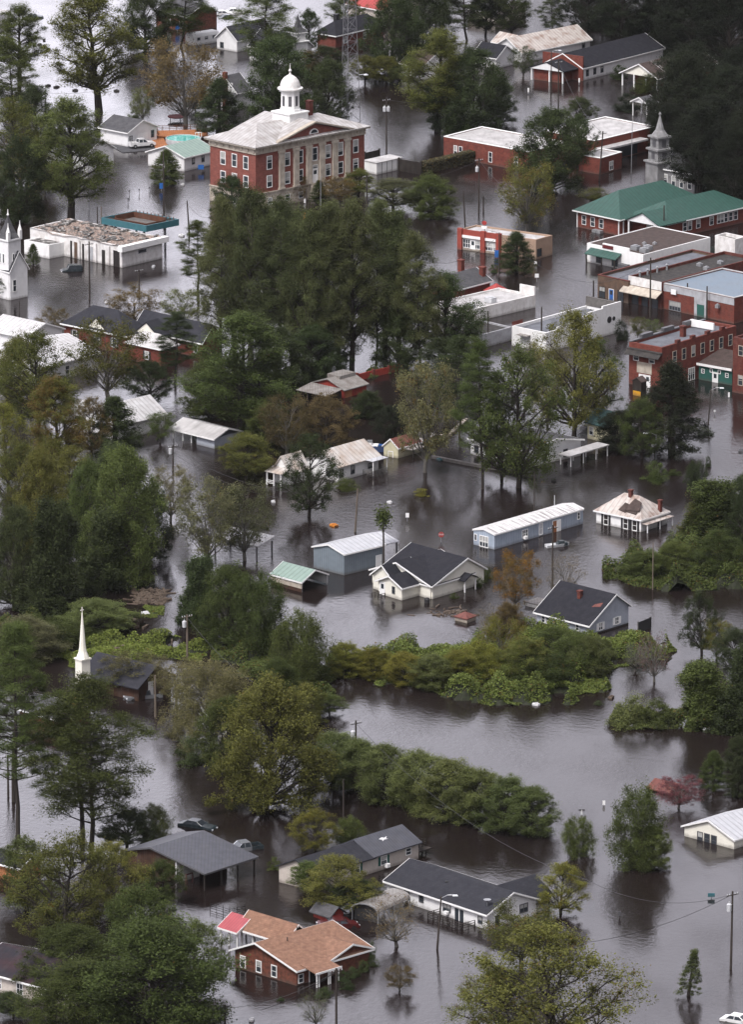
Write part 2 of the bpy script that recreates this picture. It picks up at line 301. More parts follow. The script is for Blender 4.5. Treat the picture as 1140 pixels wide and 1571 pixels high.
def water_mat():
    m = bpy.data.materials.new('flood_water'); m.use_nodes = True; N = m.node_tree.nodes; L = m.node_tree.links
    b = N['Principled BSDF']; b.inputs['IOR'].default_value = 1.34; b.inputs['Specular IOR Level'].default_value = .5
    tc = N.new('ShaderNodeTexCoord')
    def noise(sx, sy, sc_, det, rot=0):
        mp = N.new('ShaderNodeMapping'); mp.inputs['Scale'].default_value = (sx, sy, 1); mp.inputs['Rotation'].default_value = (0, 0, rot); L.new(tc.outputs['Object'], mp.inputs[0])
        n = N.new('ShaderNodeTexNoise'); n.inputs['Scale'].default_value = sc_; n.inputs['Detail'].default_value = det; L.new(mp.outputs[0], n.inputs['Vector']); return n
    big = noise(.018, .010, 1, 4, .3); rip = noise(1.3, 1.0, 1, 4, .2); fine = noise(4.2, 3.2, 1, 3)
    mid = noise(.10, .045, 1, 5, -.2)
    cm = N.new('ShaderNodeMix'); cm.data_type = 'RGBA'; cm.inputs[6].default_value = (.0095, .0065, .006, 1); cm.inputs[7].default_value = (.017, .012, .011, 1); L.new(big.outputs['Fac'], cm.inputs[0]); L.new(cm.outputs[2], b.inputs['Base Color'])
    rr = N.new('ShaderNodeMapRange'); rr.inputs['From Min'].default_value = .38; rr.inputs['From Max'].default_value = .66; rr.inputs['To Min'].default_value = .09; rr.inputs['To Max'].default_value = .19; L.new(mid.outputs['Fac'], rr.inputs['Value']); L.new(rr.outputs[0], b.inputs['Roughness'])
    st = N.new('ShaderNodeMapRange'); st.inputs['From Min'].default_value = .4; st.inputs['From Max'].default_value = .65; st.inputs['To Min'].default_value = .14; st.inputs['To Max'].default_value = .42; L.new(mid.outputs['Fac'], st.inputs['Value'])
    ad = N.new('ShaderNodeMath'); ad.operation = 'MULTIPLY_ADD'; ad.inputs[1].default_value = .4; L.new(fine.outputs['Fac'], ad.inputs[0]); L.new(rip.outputs['Fac'], ad.inputs[2])
    bp = N.new('ShaderNodeBump'); bp.inputs['Distance'].default_value = .14; L.new(st.outputs[0], bp.inputs['Strength']); L.new(ad.outputs[0], bp.inputs['Height']); L.new(bp.outputs[0], b.inputs['Normal'])
    return m
MATS['water'] = water_mat()

# ---------------------------------------------------------------- the flood and the drowned ground
b = MB(); b.face([(-2500, 200, 0), (2500, 200, 0), (2500, 9000, 0), (-2500, 9000, 0)])
tag(b.build('flood_water', 'water'), 'brown flood water standing over the whole town', kind='structure')
b = MB(); b.face([(-2500, 200, -1.6), (2500, 200, -1.6), (2500, 9000, -1.6), (-2500, 9000, -1.6)])
tag(b.build('ground', 'hill'), 'ground drowned below the flood', kind='structure')
# ---------------------------------------------------------------- building parts
Z0 = -1.5
def gable(root, f, wall, roof, e, r, ax='v', u=(0, 1), v=(0, 1), t=.5, oh=.45, e2=None, zb=Z0, trim='white_trim', solid=True, og=None):
    """walls and a two-slope roof; ax = ridge direction; e eave at the low-coordinate side, e2 at the far side; t ridge position across"""
    u0, u1, v0, v1 = u[0] * f.lu, u[1] * f.lu, v[0] * f.lv, v[1] * f.lv
    if e2 is None: e2 = e
    og = oh * .8 if og is None else og
    a0, a1, s0, s1 = (u0, u1, v0, v1) if ax == 'v' else (v0, v1, u0, u1)
    am = a0 + (a1 - a0) * t
    if solid:
        m = MB(); m.prism(f, [(a0, zb), (a1, zb), (a1, e2), (am, r), (a0, e)], ax, s0, s1); m.build('wall', wall, root)
    k0 = (r - e) / max(am - a0, .01); k1 = (r - e2) / max(a1 - am, .01); th = .16; up = .03
    m = MB()
    lo0, lo1 = (a0 - oh, e - k0 * oh + up), (a1 + oh, e2 - k1 * oh + up)
    m.prism(f, [lo0, (am, r + up), (am, r + th + up), (lo0[0], lo0[1] + th)], ax, s0 - og, s1 + og)
    m.prism(f, [(am, r + up), lo1, (lo1[0], lo1[1] + th), (am, r + th + up)], ax, s0 - og, s1 + og)
    ro = m.build('roof', roof, root)
    if trim:
        m = MB(); tw = .2; n = .06
        for s in ((s0 - og - n, s0 - og - .003), (s1 + og + .003, s1 + og + n)):
            for lo in (lo0, lo1):
                m.prism(f, [(lo[0], lo[1] - .05), (am, r + up - .05), (am, r + up + th + .02), (lo[0], lo[1] + th + .02)], ax, s[0], s[1])
        m.prism(f, [(lo0[0] - n, lo0[1] - .08), (lo0[0] - .003, lo0[1] - .08), (lo0[0] - .003, lo0[1] + th - .01), (lo0[0] - n, lo0[1] + th - .01)], ax, s0 - og, s1 + og)
        m.prism(f, [(lo1[0] + .003, lo1[1] - .08), (lo1[0] + n, lo1[1] - .08), (lo1[0] + n, lo1[1] + th - .01), (lo1[0] + .003, lo1[1] + th - .01)], ax, s0 - og, s1 + og)
        m.build('fascia', trim, ro)
    return ro
def hip(root, f, wall, roof, e, r, ax='v', u=(0, 1), v=(0, 1), oh=.5, inset=None, zb=Z0, trim='white_trim', solid=True):
    u0, u1, v0, v1 = u[0] * f.lu, u[1] * f.lu, v[0] * f.lv, v[1] * f.lv
    if solid:
        m = MB(); m.box(f, u0, u1, v0, v1, zb, e); m.build('wall', wall, root)
    U0, U1, V0, V1 = u0 - oh, u1 + oh, v0 - oh, v1 + oh; z = e + .003
    w = (U1 - U0) if ax == 'v' else (V1 - V0); ins = inset if inset else w / 2
    if ax == 'v': r0, r1 = (((U0 + U1) / 2, V0 + ins), ((U0 + U1) / 2, V1 - ins))
    else: r0, r1 = ((U0 + ins, (V0 + V1) / 2), (U1 - ins, (V0 + V1) / 2))
    m = MB(); p = f.p
    c = [p(U0, V0, z), p(U1, V0, z), p(U1, V1, z), p(U0, V1, z)]; k = [q + Vector((0, 0, .14)) for q in c]
    a, b2 = p(*r0, r), p(*r1, r)
    n = len(m.V); m.V += c + k + [a, b2]
    F_ = [(0, 3, 2, 1), (0, 1, 5, 4), (1, 2, 6, 5), (2, 3, 7, 6), (3, 0, 4, 7)]
    if ax == 'v': F_ += [(4, 5, 8), (5, 6, 9, 8), (6, 7, 9), (7, 4, 8, 9)]
    else: F_ += [(7, 4, 8), (4, 5, 9, 8), (5, 6, 9), (6, 7, 8, 9)]
    cc = sum(c, Vector()) / 4 + Vector((0, 0, .1))
    for q in F_:
        nn = (m.V[q[1]] - m.V[q[0]]).cross(m.V[q[2]] - m.V[q[1]]); mm = sum((m.V[i] for i in q), Vector()) / len(q)
        m.F.append(q if nn.dot(mm - cc) >= 0 else tuple(reversed(q)))
    ro = m.build('roof', roof, root)
    if trim:
        m = MB(); n = .06
        m.box(f, U0 - n, U1 + n, V0 - n, V0 - .003, e - .1, e + .13); m.box(f, U0 - n, U0 - .003, V0, V1, e - .1, e + .13)
        m.build('fascia', trim, ro)
    return ro
def flat(root, f, wall, roof, h, u=(0, 1), v=(0, 1), par=.5, th=.3, zb=Z0, cop=None):
    u0, u1, v0, v1 = u[0] * f.lu, u[1] * f.lu, v[0] * f.lv, v[1] * f.lv; m = MB()
    m.box(f, u0, u1, v0, v0 + th, zb, h); m.box(f, u0, u1, v1 - th, v1, zb, h); m.box(f, u0, u0 + th, v0 + th, v1 - th, zb, h); m.box(f, u1 - th, u1, v0 + th, v1 - th, zb, h)
    m.build('wall', wall, root)
    m = MB(); m.box(f, u0 + th, u1 - th, v0 + th, v1 - th, h - par - .3, h - par); ro = m.build('roof', roof, root)
    if cop:
        m = MB(); q = .06; z0, z1 = h + .003, h + .12
        m.box(f, u0 - q, u1 + q, v0 - q, v0 + th + q, z0, z1); m.box(f, u0 - q, u1 + q, v1 - th - q, v1 + q, z0, z1); m.box(f, u0 - q, u0 + th + q, v0 + th + q, v1 - th - q, z0, z1); m.box(f, u1 - th - q, u1 + q, v0 + th + q, v1 - th - q, z0, z1)
        m.build('coping', cop, root)
def fc(f, face, base=0.0):
    """a wall's own (along, out, z) mapping; L = the A-B wall, R = the B-K wall; base = where the wall plane stands"""
    return (lambda a, o, z: f.p(a, base - o, z)) if face == 'L' else (lambda a, o, z: f.p(base - o, a, z))
def fbox(m, g, a0, a1, o0, o1, z0, z1):
    m.solid([g(a0, o0, z0), g(a1, o0, z0), g(a1, o1, z0), g(a0, o1, z0)], [g(a0, o0, z1), g(a1, o0, z1), g(a1, o1, z1), g(a0, o1, z1)])
_wr = random.Random(21)
def win(root, f, face, t, z, w=.9, h=1.3, fm='white_trim', base=0.0, shut=None, mull=1, rail=True, pane='glass', name='window', fw=.09):
    g = fc(f, face, base); ln = f.lu if face == 'L' else f.lv; c = t * ln; a0, a1, z0, z1 = c - w / 2, c + w / 2, z, z + h; m = MB()
    fbox(m, g, a0 - fw, a0, -.05, .07, z0 - fw, z1 + fw); fbox(m, g, a1, a1 + fw, -.05, .07, z0 - fw, z1 + fw)
    fbox(m, g, a0, a1, -.05, .07, z1, z1 + fw); fbox(m, g, a0 - fw * .3, a1 + fw * .3, -.05, .10, z0 - fw, z0)
    if rail: fbox(m, g, a0, a1, -.02, .05, (z0 + z1) / 2 - .03, (z0 + z1) / 2 + .03)
    for k in range(1, mull): x = a0 + (a1 - a0) * k / mull; fbox(m, g, x - .04, x + .04, -.02, .055, z0, z1)
    wo = m.build(name, fm, root)
    m = MB(); fbox(m, g, a0, a1, -.04, .022, z0, z1); m.build('pane', pane, wo)
    if pane == 'glass' and w >= .65 and _wr.random() < .45:
        q = _wr.uniform(.3, .75); m = MB(); fbox(m, g, a0 + .03, a1 - .03, .0, .028, z1 - h * q, z1 - .02); m.build('blind', 'blind', wo)
    if shut:
        for s in ((a0 - fw - .42, a0 - fw - .02), (a1 + fw + .02, a1 + fw + .42)):
            m = MB(); fbox(m, g, s[0], s[1], -.02, .06, z0 - .05, z1 + .05); m.build('shutter', shut, wo)
    return wo
def door(root, f, face, t, z=Z0, w=.95, h=2.0, m='white_trim', base=0.0, glass=True, trim='white_trim'):
    g = fc(f, face, base); ln = f.lu if face == 'L' else f.lv; c = t * ln; a0, a1 = c - w / 2, c + w / 2; z1 = z + h; b = MB()
    fbox(b, g, a0, a1, -.04, .05, z, z1); d = b.build('door', m, root)
    b = MB(); fbox(b, g, a0 - .1, a0, -.04, .08, z, z1 + .1); fbox(b, g, a1, a1 + .1, -.04, .08, z, z1 + .1); fbox(b, g, a0, a1, -.04, .08, z1, z1 + .1); b.build('door_frame', trim, d)
    if glass: b = MB(); fbox(b, g, a0 + .2, a1 - .2, .0, .057, z1 - .95, z1 - .2); b.build('pane', 'glass', d)
    b = MB(); fbox(b, g, a1 - .14, a1 - .08, .052, .1, z1 - 1.1, z1 - 1.0); b.build('handle', 'steel', d)
def panel(root, f, face, a0, a1, z0, z1, m, out=.06, base=0.0, name='panel', o0=-.03):
    g = fc(f, face, base); b = MB(); fbox(b, g, a0, a1, o0, out, z0, z1); return b.build(name, m, root)
def post(root, f, u, v, z1, r=.08, m='white_trim', zb=Z0):
    b = MB(); b.box(f, u - r, u + r, v - r, v + r, zb, z1); return b.build('post', m, root)
def slab(root, f, u0, u1, v0, v1, z, th=.12, m='white_trim', name='canopy', dz=0.0):
    """thin roof sheet, dz = extra height at its v1 edge"""
    b = MB(); b.solid([f.p(u0, v0, z), f.p(u1, v0, z), f.p(u1, v1, z + dz), f.p(u0, v1, z + dz)], [f.p(u0, v0, z + th), f.p(u1, v0, z + th), f.p(u1, v1, z + th + dz), f.p(u0, v1, z + th + dz)]); return b.build(name, m, root)
def chimney(root, f, u, v, z0, z1, w=.7, m='brick_red'):
    b = MB(); b.box(f, u - w / 2, u + w / 2, v - w / 2, v + w / 2, z0, z1); b.box(f, u - w / 2 - .08, u + w / 2 + .08, v - w / 2 - .08, v + w / 2 + .08, z1 + .002, z1 + .2)
    return b.build('chimney', m, root)
def unit(root, f, u, v, z, w=1.0, h=.7, m='steel'):
    b = MB(); b.box(f, u - w / 2, u + w / 2, v - w * .4, v + w * .4, z, z + h); c = f.p(u, v, z + h); b.lathe(c, [(w * .3, .002), (w * .3, .12), (w * .22, .16)], 10); return b.build('rooftop_unit', m, root)
def rail(root, f, pts, z0, h=.95, m='dark_wood', step=1.3):
    b = MB()
    for (a, b_) in zip(pts, pts[1:]):
        p, q = f.p(a[0], a[1], 0), f.p(b_[0], b_[1], 0); n = max(1, int((q - p).length / step))
        for k in range(n + 1):
            c = p.lerp(q, k / n); b.tube([c + Vector((0, 0, Z0)), c + Vector((0, 0, z0 + h))], .06, 4)
        for zz in (h, h * .66, h * .33): b.tube([p + Vector((0, 0, z0 + zz)), q + Vector((0, 0, z0 + zz))], .045, 4)
    return b.build('railing', m, root)
def bld(name, label, cat, f, group=None): return thing(name, label, cat, tuple(f.o), group)
G1, G2 = (310, 110, 7.479), (430, 110, 7.479)
c3, c4, c5, c6, c7, c8 = (170, 160, 7.125), (870, 280, 4.222), (890, 370, 4.56), (680, 400, 4.071), (900, 460, 4.75), (680, 330, 6.333)
d1, d2, d3, d4, d5, d6, d7, d8 = (0, 320, 3.931), (80, 450, 4.385), (400, 560, 4.071), (700, 740, 3.353), (400, 800, 3.167), (400, 1250, 2.591), (320, 1370, 4.071), (180, 1230, 4.75)
def r3(col, row): return (380 * col, [0, 262, 524, 786, 1048, 1309][row], 3)

# ---- courthouse
f = Fr((85, 1478), (615, 1593), (1872, 1345), q=G1); t = bld('courthouse', 'three storey red brick courthouse with stone pilasters, pediment and a white domed cupola', 'courthouse', f)
LU, LV = f.lu, f.lv
b = MB(); b.box(f, 0, LU, 0, LV, Z0, 2.9); b.box(f, -.12, LU + .12, -.12, LV + .12, 2.903, 3.15); b.build('base', 'stone', t)
b = MB(); b.box(f, .1, LU - .1, .1, LV - .1, 3.15, 10.7); b.build('wall', 'brick_court', t)
b = MB(); b.box(f, -.1, LU + .1, -.1, LV + .1, 10.7, 11.9)
for k in range(8): b.box(f, .3 + k * (LU - .6) / 7 - .2, .3 + k * (LU - .6) / 7 + .2, -.28, -.1, 11.15, 11.75)
for k in range(17): b.box(f, -.28, -.1, .3 + k * (LV - .6) / 16 - .2, .3 + k * (LV - .6) / 16 + .2, 11.15, 11.75)
b.box(f, -.7, LU + .7, -.7, LV + .7, 11.9, 12.15); b.build('cornice', 'stone', t)
ro = hip(t, f, 'stone', 'roof_court', 12.16, 14.9, 'v', oh=.8, solid=False, trim=None)
v0, v1, vm = .19 * LV, .86 * LV, .525 * LV
b = MB(); b.prism(f, [(v0, 12.16), (v1, 12.16), (vm, 14.75)], 'u', -.05, .25); b.build('pediment', 'brick_court', t)
b = MB()
for a in (v0 - .5, v1 + .5): b.prism(f, [(a, 12.18), (vm, 14.9), (vm, 15.2), (a, 12.48)], 'u', -.75, .3)
b.build('pediment_moulding', 'stone', t)
b = MB()
for a in (v0 - .3, v1 + .3): b.prism(f, [(a, 12.3), (vm, 15.02), (vm, 15.22), (a, 12.5)], 'u', .3, LU + .7)
b.build('cross_roof', 'roof_court', t)
b = MB(); g = fc(f, 'R', -.05); b.solid([g(vm + 1.2 * math.cos(k * math.pi / 8), .02, 12.75 + 1.0 * math.sin(k * math.pi / 8)) for k in range(9)], [g(vm + 1.2 * math.cos(k * math.pi / 8), .12, 12.75 + 1.0 * math.sin(k * math.pi / 8)) for k in range(9)]); aw = b.build('window', 'white_trim', t)
b = MB(); b.solid([g(vm + .85 * math.cos(k * math.pi / 8), .1, 12.9 + .66 * math.sin(k * math.pi / 8)) for k in range(9)], [g(vm + .85 * math.cos(k * math.pi / 8), .15, 12.9 + .66 * math.sin(k * math.pi / 8)) for k in range(9)]); b.build('pane', 'glass', aw)
for a in (.231, .364, .479, .6, .718, .833):
    b = MB(); c = a * LV; b.box(f, -.35, .1, c - .62, c + .62, 3.16, 10.2); b.box(f, -.45, .1, c - .75, c + .75, 10.2, 10.69); b.box(f, -.45, .1, c - .75, c + .75, 3.155, 3.5); b.build('pilaster', 'stone', t)
panel(t, f, 'R', .479 * LV + .63, .6 * LV - .63, 3.16, 7.4, 'stone', .05, .1, 'entrance_bay')
for a in (.71, .465, .217):
    win(t, f, 'L', a, 7.65, 1.15, 2.3, base=.1, fw=.14); win(t, f, 'L', a, 4.1, 1.15, 2.1, base=.1, fw=.14)
win(t, f, 'L', .71, .9, 1.0, 1.1, base=0); door(t, f, 'L', .45, Z0, 1.1, 3.0)
for a in (.127, .288, .407, .54, .66, .775, .915):
    win(t, f, 'R', a, 7.55, 1.15, 2.35, base=.1, fw=.14)
    if a != .54: win(t, f, 'R', a, 4.05, 1.15, 2.1, base=.1, fw=.14); win(t, f, 'R', a, .8, 1.0, 1.1)
door(t, f, 'R', .54, 3.16, 1.2, 2.6, base=.05); win(t, f, 'R', .54, 5.95, 1.2, .6, base=.05, rail=False)
b = MB()
for k in range(9): b.box(f, -3.6 + k * .4, -3.2 + k * .4 - .002, .49 * LV, .6 * LV, Z0, .4 + k * .34)
b.build('steps', 'stone', t)
c = f.p(LU / 2, vm, 0); a0 = math.atan2(f.u.y, f.u.x)
cu = f.p(LU / 2, vm, 0)
b = MB(); b.box(f, LU / 2 - 2.4, LU / 2 + 2.4, vm - 2.4, vm + 2.4, 13.2, 16.0); b.box(f, LU / 2 - 2.6, LU / 2 + 2.6, vm - 2.6, vm + 2.6, 16.0, 16.25); cup = b.build('cupola', 'white_paint', t)
b = MB(); b.lathe(cu, [(2.1, 16.25), (2.1, 16.7), (1.9, 16.75), (1.85, 20.1), (2.25, 20.2), (2.25, 20.5)], 8, a0 + math.pi / 8); b.build('drum', 'white_paint', cup)
for k in range(8):
    an = a0 + k * math.pi / 4; n = Vector((math.cos(an), math.sin(an), 0)); s = Vector((-n.y, n.x, 0)); o = cu + n * 1.70
    b = MB(); b.solid([o - s * .3 + Vector((0, 0, 17.4)), o + s * .3 + Vector((0, 0, 17.4)), o + s * .3 + Vector((0, 0, 19.3)), o - s * .3 + Vector((0, 0, 19.3))], [o + n * .1 - s * .3 + Vector((0, 0, 17.4)), o + n * .1 + s * .3 + Vector((0, 0, 17.4)), o + n * .1 + s * .3 + Vector((0, 0, 19.3)), o + n * .1 - s * .3 + Vector((0, 0, 19.3))]); b.build('louvre', 'dark_steel', cup)
b = MB(); b.lathe(cu, [(2.45, 20.5), (2.45, 20.75), (1.95, 20.8), (1.9, 21.4), (1.65, 22.1), (1.2, 22.7), (.6, 23.1), (.25, 23.3), (.14, 23.7), (.3, 23.95), (.3, 24.15), (.1, 24.4), (.04, 25.4)], 16); b.build('dome', 'old_white_paint', cup, smooth=False)
chimney(t, f, LU * .5, vm + 5.0, 14, 17.4, 1.0, 'brick_dark'); chimney(t, f, LU * .18, LV * .3, 12.6, 13.0, .3, 'steel')

# ---- garage and houses by the pool
f = Fr((-115, 412), (185, 470), (500, 405), q=c3); t = bld('garage', 'white gabled garage with a roller door, a white pickup parked in front', 'garage', f)
gable(t, f, 'white_siding', 'roof_grey', 3.0, 4.8, 'u'); win(t, f, 'R', .1, .9, .7, 1.2, fm='dark_steel'); win(t, f, 'R', .85, 1.1, .7, 1.3, fm='dark_steel')
panel(t, f, 'R', .33 * f.lv, .68 * f.lv, -.5, 2.3, 'white_trim', .05, name='roller_door')
f = Fr((62, 247), (134, 265), (172, 256)); t = bld('white_house', 'white house half hidden by trees beside the garage with the pickup', 'house', f)
gable(t, f, 'white_siding', 'roof_grey', 3.9, 6.0, 'u')
for a in (.15, .38, .62, .85): win(t, f, 'L', a, 1.9, .8, 1.4); win(t, f, 'L', a, -.4, .8, 1.2)
for a in (.25, .75): win(t, f, 'R', a, 1.2, .8, 1.4)
f = Fr((405, 672), (800, 735), (1130, 655), q=c3); t = bld('green_roofed_cottage', 'long low white building with a pale green metal roof beside the pool', 'building', f)
gable(t, f, 'white_siding', 'roof_pale_green', 2.8, 4.4, 'v')
for a in (.3, .62): win(t, f, 'R', a, 1.1, .7, 1.1, fm='dark_steel')
win(t, f, 'L', .4, 1.0, .8, 1.1)
# pool with deck
pc = P(170 + 790 / 7.125, 160 + 420 / 7.125); t = thing('swimming_pool', 'round turquoise above ground swimming pool with a ladder, set in an orange deck', 'swimming pool', tuple(pc))
b = MB(); b.lathe(pc, [(3.55, Z0), (3.55, 1.0), (3.4, 1.0), (3.4, .7), (0.01, .7)], 36); b.build('pool_wall', 'ceramic', t)
b = MB(); b.lathe(pc, [(3.38, .72), (3.38, .86), (.01, .86)], 36); b.build('pool_water', 'pool_water', t)
b = MB()
for s in (0, .5): b.tube([pc + Vector((2.4 + s, .6, .5)), pc + Vector((2.4 + s, .6, 1.9)), pc + Vector((3.1 + s, 1.0, 1.9)), pc + Vector((3.1 + s, 1.0, .9))], .08, 5)
b.build('ladder', 'white_trim', t)
f = XY((pc.x, pc.y), R(8)); t = thing('pool_deck', 'orange timber deck with brown railing around the round pool', 'deck', tuple(pc))
b = MB(); b.box(f, -4.6, 5.4, 3.6, 9.5, .45, .68); b.box(f, -6.2, -3.6, -6.5, 3.598, .2, .42); b.box(f, -3.598, 3.6, -7.2, -3.6, .2, .42)
for u_ in (-4.5, 0, 5): b.box(f, u_, u_ + .2, 9, 9.2, Z0, .449); b.box(f, u_, u_ + .2, 3.8, 4, Z0, .449)
b.build('decking', 'orange_wood', t); rail(t, f, [(-4.5, 5), (-4.5, 9.4), (5.3, 9.4), (5.3, 4)], .68, 1.0, 'brown_wood')
f = Fr((228, 118), (252, 124), (275, 117)); 
p = P(272, 185); f = XY((p.x, p.y), .4); t = thing('trampoline', 'dark red round trampoline behind the pool deck', 'trampoline', (p.x, p.y, 0))
b = MB(); b.lathe((p.x, p.y, 0), [(1.9, .75), (2.0, .8), (2.0, .95), (1.7, .97)], 18); b.build('mat', 'maroon_paint', t)
for k in range(5): b = MB(); a = k * 1.257; b.tube([(p.x + 1.8 * math.cos(a), p.y + 1.8 * math.sin(a), Z0), (p.x + 1.8 * math.cos(a), p.y + 1.8 * math.sin(a), .75)], .06, 5); b.build('leg', 'steel', t)

# ---- wrecked filling station
f = Fr((180, 243), (735, 357), (978, 300), q=d1); t = bld('filling_station', 'white filling station with a collapsed debris covered roof', 'filling station', f)
b = MB(); b.box(f, 0, f.lu, 0, .3, Z0, 4.0); b.box(f, 0, f.lu, f.lv - .3, f.lv, Z0, 4.0); b.box(f, 0, .3, .3, f.lv - .3, Z0, 4.0); b.box(f, f.lu - .3, f.lu, .3, f.lv - .3, Z0, 4.0); b.build('wall', 'old_white_paint', t)
b = MB(); n = 16
rng = random.Random(4)
hh = [[3.9 + rng.uniform(-.25, .25) - .5 * math.exp(-((i - 11) ** 2 + (j - 6) ** 2) / 12) for j in range(n + 1)] for i in range(n + 1)]
for i in range(n):
    for j in range(n):
        q = lambda a, c_: f.p(-.2 + (f.lu + .4) * a / n, -.2 + (f.lv + .4) * c_ / n, 0)
        b.face([q(i, j) + Vector((0, 0, hh[i][j])), q(i + 1, j) + Vector((0, 0, hh[i + 1][j])), q(i + 1, j + 1) + Vector((0, 0, hh[i + 1][j + 1])), q(i, j + 1) + Vector((0, 0, hh[i][j + 1]))][::-1])
rf = b.build('roof', 'roof_wreck', t)
b = MB()
for k in range(90):
    u_, v_ = rng.uniform(.5, f.lu - 1), rng.uniform(.5, f.lv - 1); g_ = XY(f.p(u_, v_, 3.95), rng.uniform(0, 3)); b.box(g_, 0, rng.uniform(.4, 2.2), 0, rng.uniform(.1, .7), .0, rng.uniform(.06, .3))
tag(b.build('roof_debris', 'tar_patchy', rf), kind='stuff')
slab(t, f, -.9, .25, -.9, f.lv + .9, 3.1, 1.0, 'white_paint', 'fascia_band'); 
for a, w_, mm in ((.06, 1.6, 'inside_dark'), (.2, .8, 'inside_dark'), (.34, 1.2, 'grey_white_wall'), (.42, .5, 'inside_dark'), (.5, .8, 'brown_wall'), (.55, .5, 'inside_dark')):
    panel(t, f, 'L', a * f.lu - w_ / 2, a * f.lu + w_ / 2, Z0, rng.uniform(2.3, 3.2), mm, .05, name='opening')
win(t, f, 'R', .5, 2.0, 2.0, .5, fm='grey_white_wall', rail=False)
for a in (.13, .27, .45): post(t, f, a * f.lu, -.25, 3.6, .09, 'old_white_paint')
f = Fr((130, 277), (295, 303), (405, 285), q=d1); t = bld('station_annex', 'low white block with a patchy black roof joined to the wrecked filling station', 'annex', f)
flat(t, f, 'white_paint', 'tar_patchy', 2.6, par=.15)
f = Fr((607, 92), (880, 142), (1080, 102), 4.4, q=d1); t = bld('fuel_canopy', 'teal fuel station canopy, its deck stripped to bare frame', 'canopy', f)
b = MB(); h0, h1 = 4.4, 5.6
b.box(f, 0, f.lu, 0, .2, h0, h1); b.box(f, 0, f.lu, f.lv - .2, f.lv, h0, h1); b.box(f, 0, .2, .2, f.lv - .2, h0, h1); b.box(f, f.lu - .2, f.lu, .2, f.lv - .2, h0, h1); b.build('fascia', 'teal_paint', t)
b = MB(); b.box(f, .2, f.lu - .2, .2, f.lv - .2, h0 + .35, h0 + .5); b.build('soffit', 'grey_wood', t)
b = MB()
for k in range(1, 12): x = f.lu * k / 12; b.box(f, x - .05, x + .05, .2, 1.7, h1 - .25, h1 - .1); b.box(f, x - .05, x + .05, f.lv - 1.7, f.lv - .2, h1 - .25, h1 - .1); b.box(f, x - .05, x + .05, f.lv - .5, f.lv - .4, h1 - .1, h1 + .4)
b.box(f, 1.6, f.lu - 1.6, 1.65, 1.8, h0 + .5, h1 - .09); b.box(f, 1.6, f.lu - 1.6, f.lv - 1.8, f.lv - 1.65, h0 + .5, h1 + .3); b.box(f, 1.6, 1.75, 1.8, f.lv - 1.8, h0 + .5, h1 - .09); b.box(f, f.lu - 1.75, f.lu - 1.6, 1.8, f.lv - 1.8, h0 + .5, h1 + .3)
b.build('frame', 'brown_wood', t)
for u_, v_ in ((2, 1.5), (f.lu - 2, 1.5), (2, f.lv - 1.5), (f.lu - 2, f.lv - 1.5)): post(t, f, u_, v_, 4.7, .14, 'steel')

# ---- white church at the edge
f = Fr((-70, 505), (60, 553), (152, 528), q=d1); t = bld('white_church', 'white wooden church with a grey needle spire and small corner pinnacles', 'church', f)
gable(t, f, 'white_siding', 'roof_charcoal', 5.4, 8.5, 'u', oh=.3)
g = Fr((-14, 532), (52, 550), (118, 532), q=d1)
b = MB(); b.box(g, -.2, g.lu, -.2, g.lv, Z0, 10.6); b.box(g, -.4, g.lu + .2, -.4, g.lv + .2, 10.6, 10.9); tw = b.build('tower', 'white_siding', t)
cc = g.p(g.lu / 2, g.lv / 2, 0); w_ = (g.lu + g.lv) / 4 + .2
b = MB(); b.lathe(cc, [(w_ * 1.45, 10.9), (w_ * .85, 11.7), (w_ * .42, 13.2), (.06, 14.9)], 4, math.atan2(g.u.y, g.u.x) + math.pi / 4); b.build('spire', 'roof_grey', tw)
b = MB(); b.lathe(cc, [(.1, 14.8), (.24, 15.0), (.1, 15.3), (.05, 16.0)], 8); b.build('finial', 'white_trim', tw)
for u_, v_ in ((0, 0), (g.lu, 0), (0, g.lv)):
    b = MB(); b.box(g, u_ - .4, u_ + .2, v_ - .4, v_ + .2, 10.9, 12.3); b.lathe(g.p(u_ - .1, v_ - .1, 0), [(.45, 12.3), (.1, 13.3), (.05, 14.0)], 4, .6); b.build('pinnacle', 'white_trim', tw)
for a in (.35, .65): win(t, g, 'R', a, 6.6, .35, 1.6, base=-.2, rail=False); win(t, g, 'L', a, 6.6, .35, 1.6, base=-.2, rail=False)
win(t, f, 'R', .25, 1.5, .7, 2.0, rail=True)

# ---- brick house with the dark gables
f = Fr((78, 205), (500, 290), (640, 250), 3.2, q=d2); t = bld('brick_house', 'long red brick house with dark hip roof and two small cream gables', 'house', f)
hip(t, f, 'brick_red', 'roof_charcoal', 3.2, 6.7, 'u', oh=.5, inset=5)
for a0, a1 in ((.32, .62), (-.32, .02)):
    c0, c1 = a0 * f.lu, a1 * f.lu; cm = (c0 + c1) / 2
    b = MB(); b.prism(f, [(c0, 3.5), (c1, 3.5), (cm, 5.4)], 'v', -.2 + (3 if a0 < 0 else 0), 4.6); b.build('gable_wall', 'cream_siding', t)
    b = MB()
    for s in ((c0 - .5, 3.2), (c1 + .5, 3.2)): b.prism(f, [s, (cm, 5.45), (cm, 5.65), (s[0], s[1] + .2)], 'v', -.4 + (3 if a0 < 0 else 0), 6.0)
    b.build('gable_roof', 'roof_charcoal', t)
for a in (.2, .47, .83): win(t, f, 'L', a, .9, .9, 1.5, shut='dark_steel' if a != .2 else 'dark_steel')
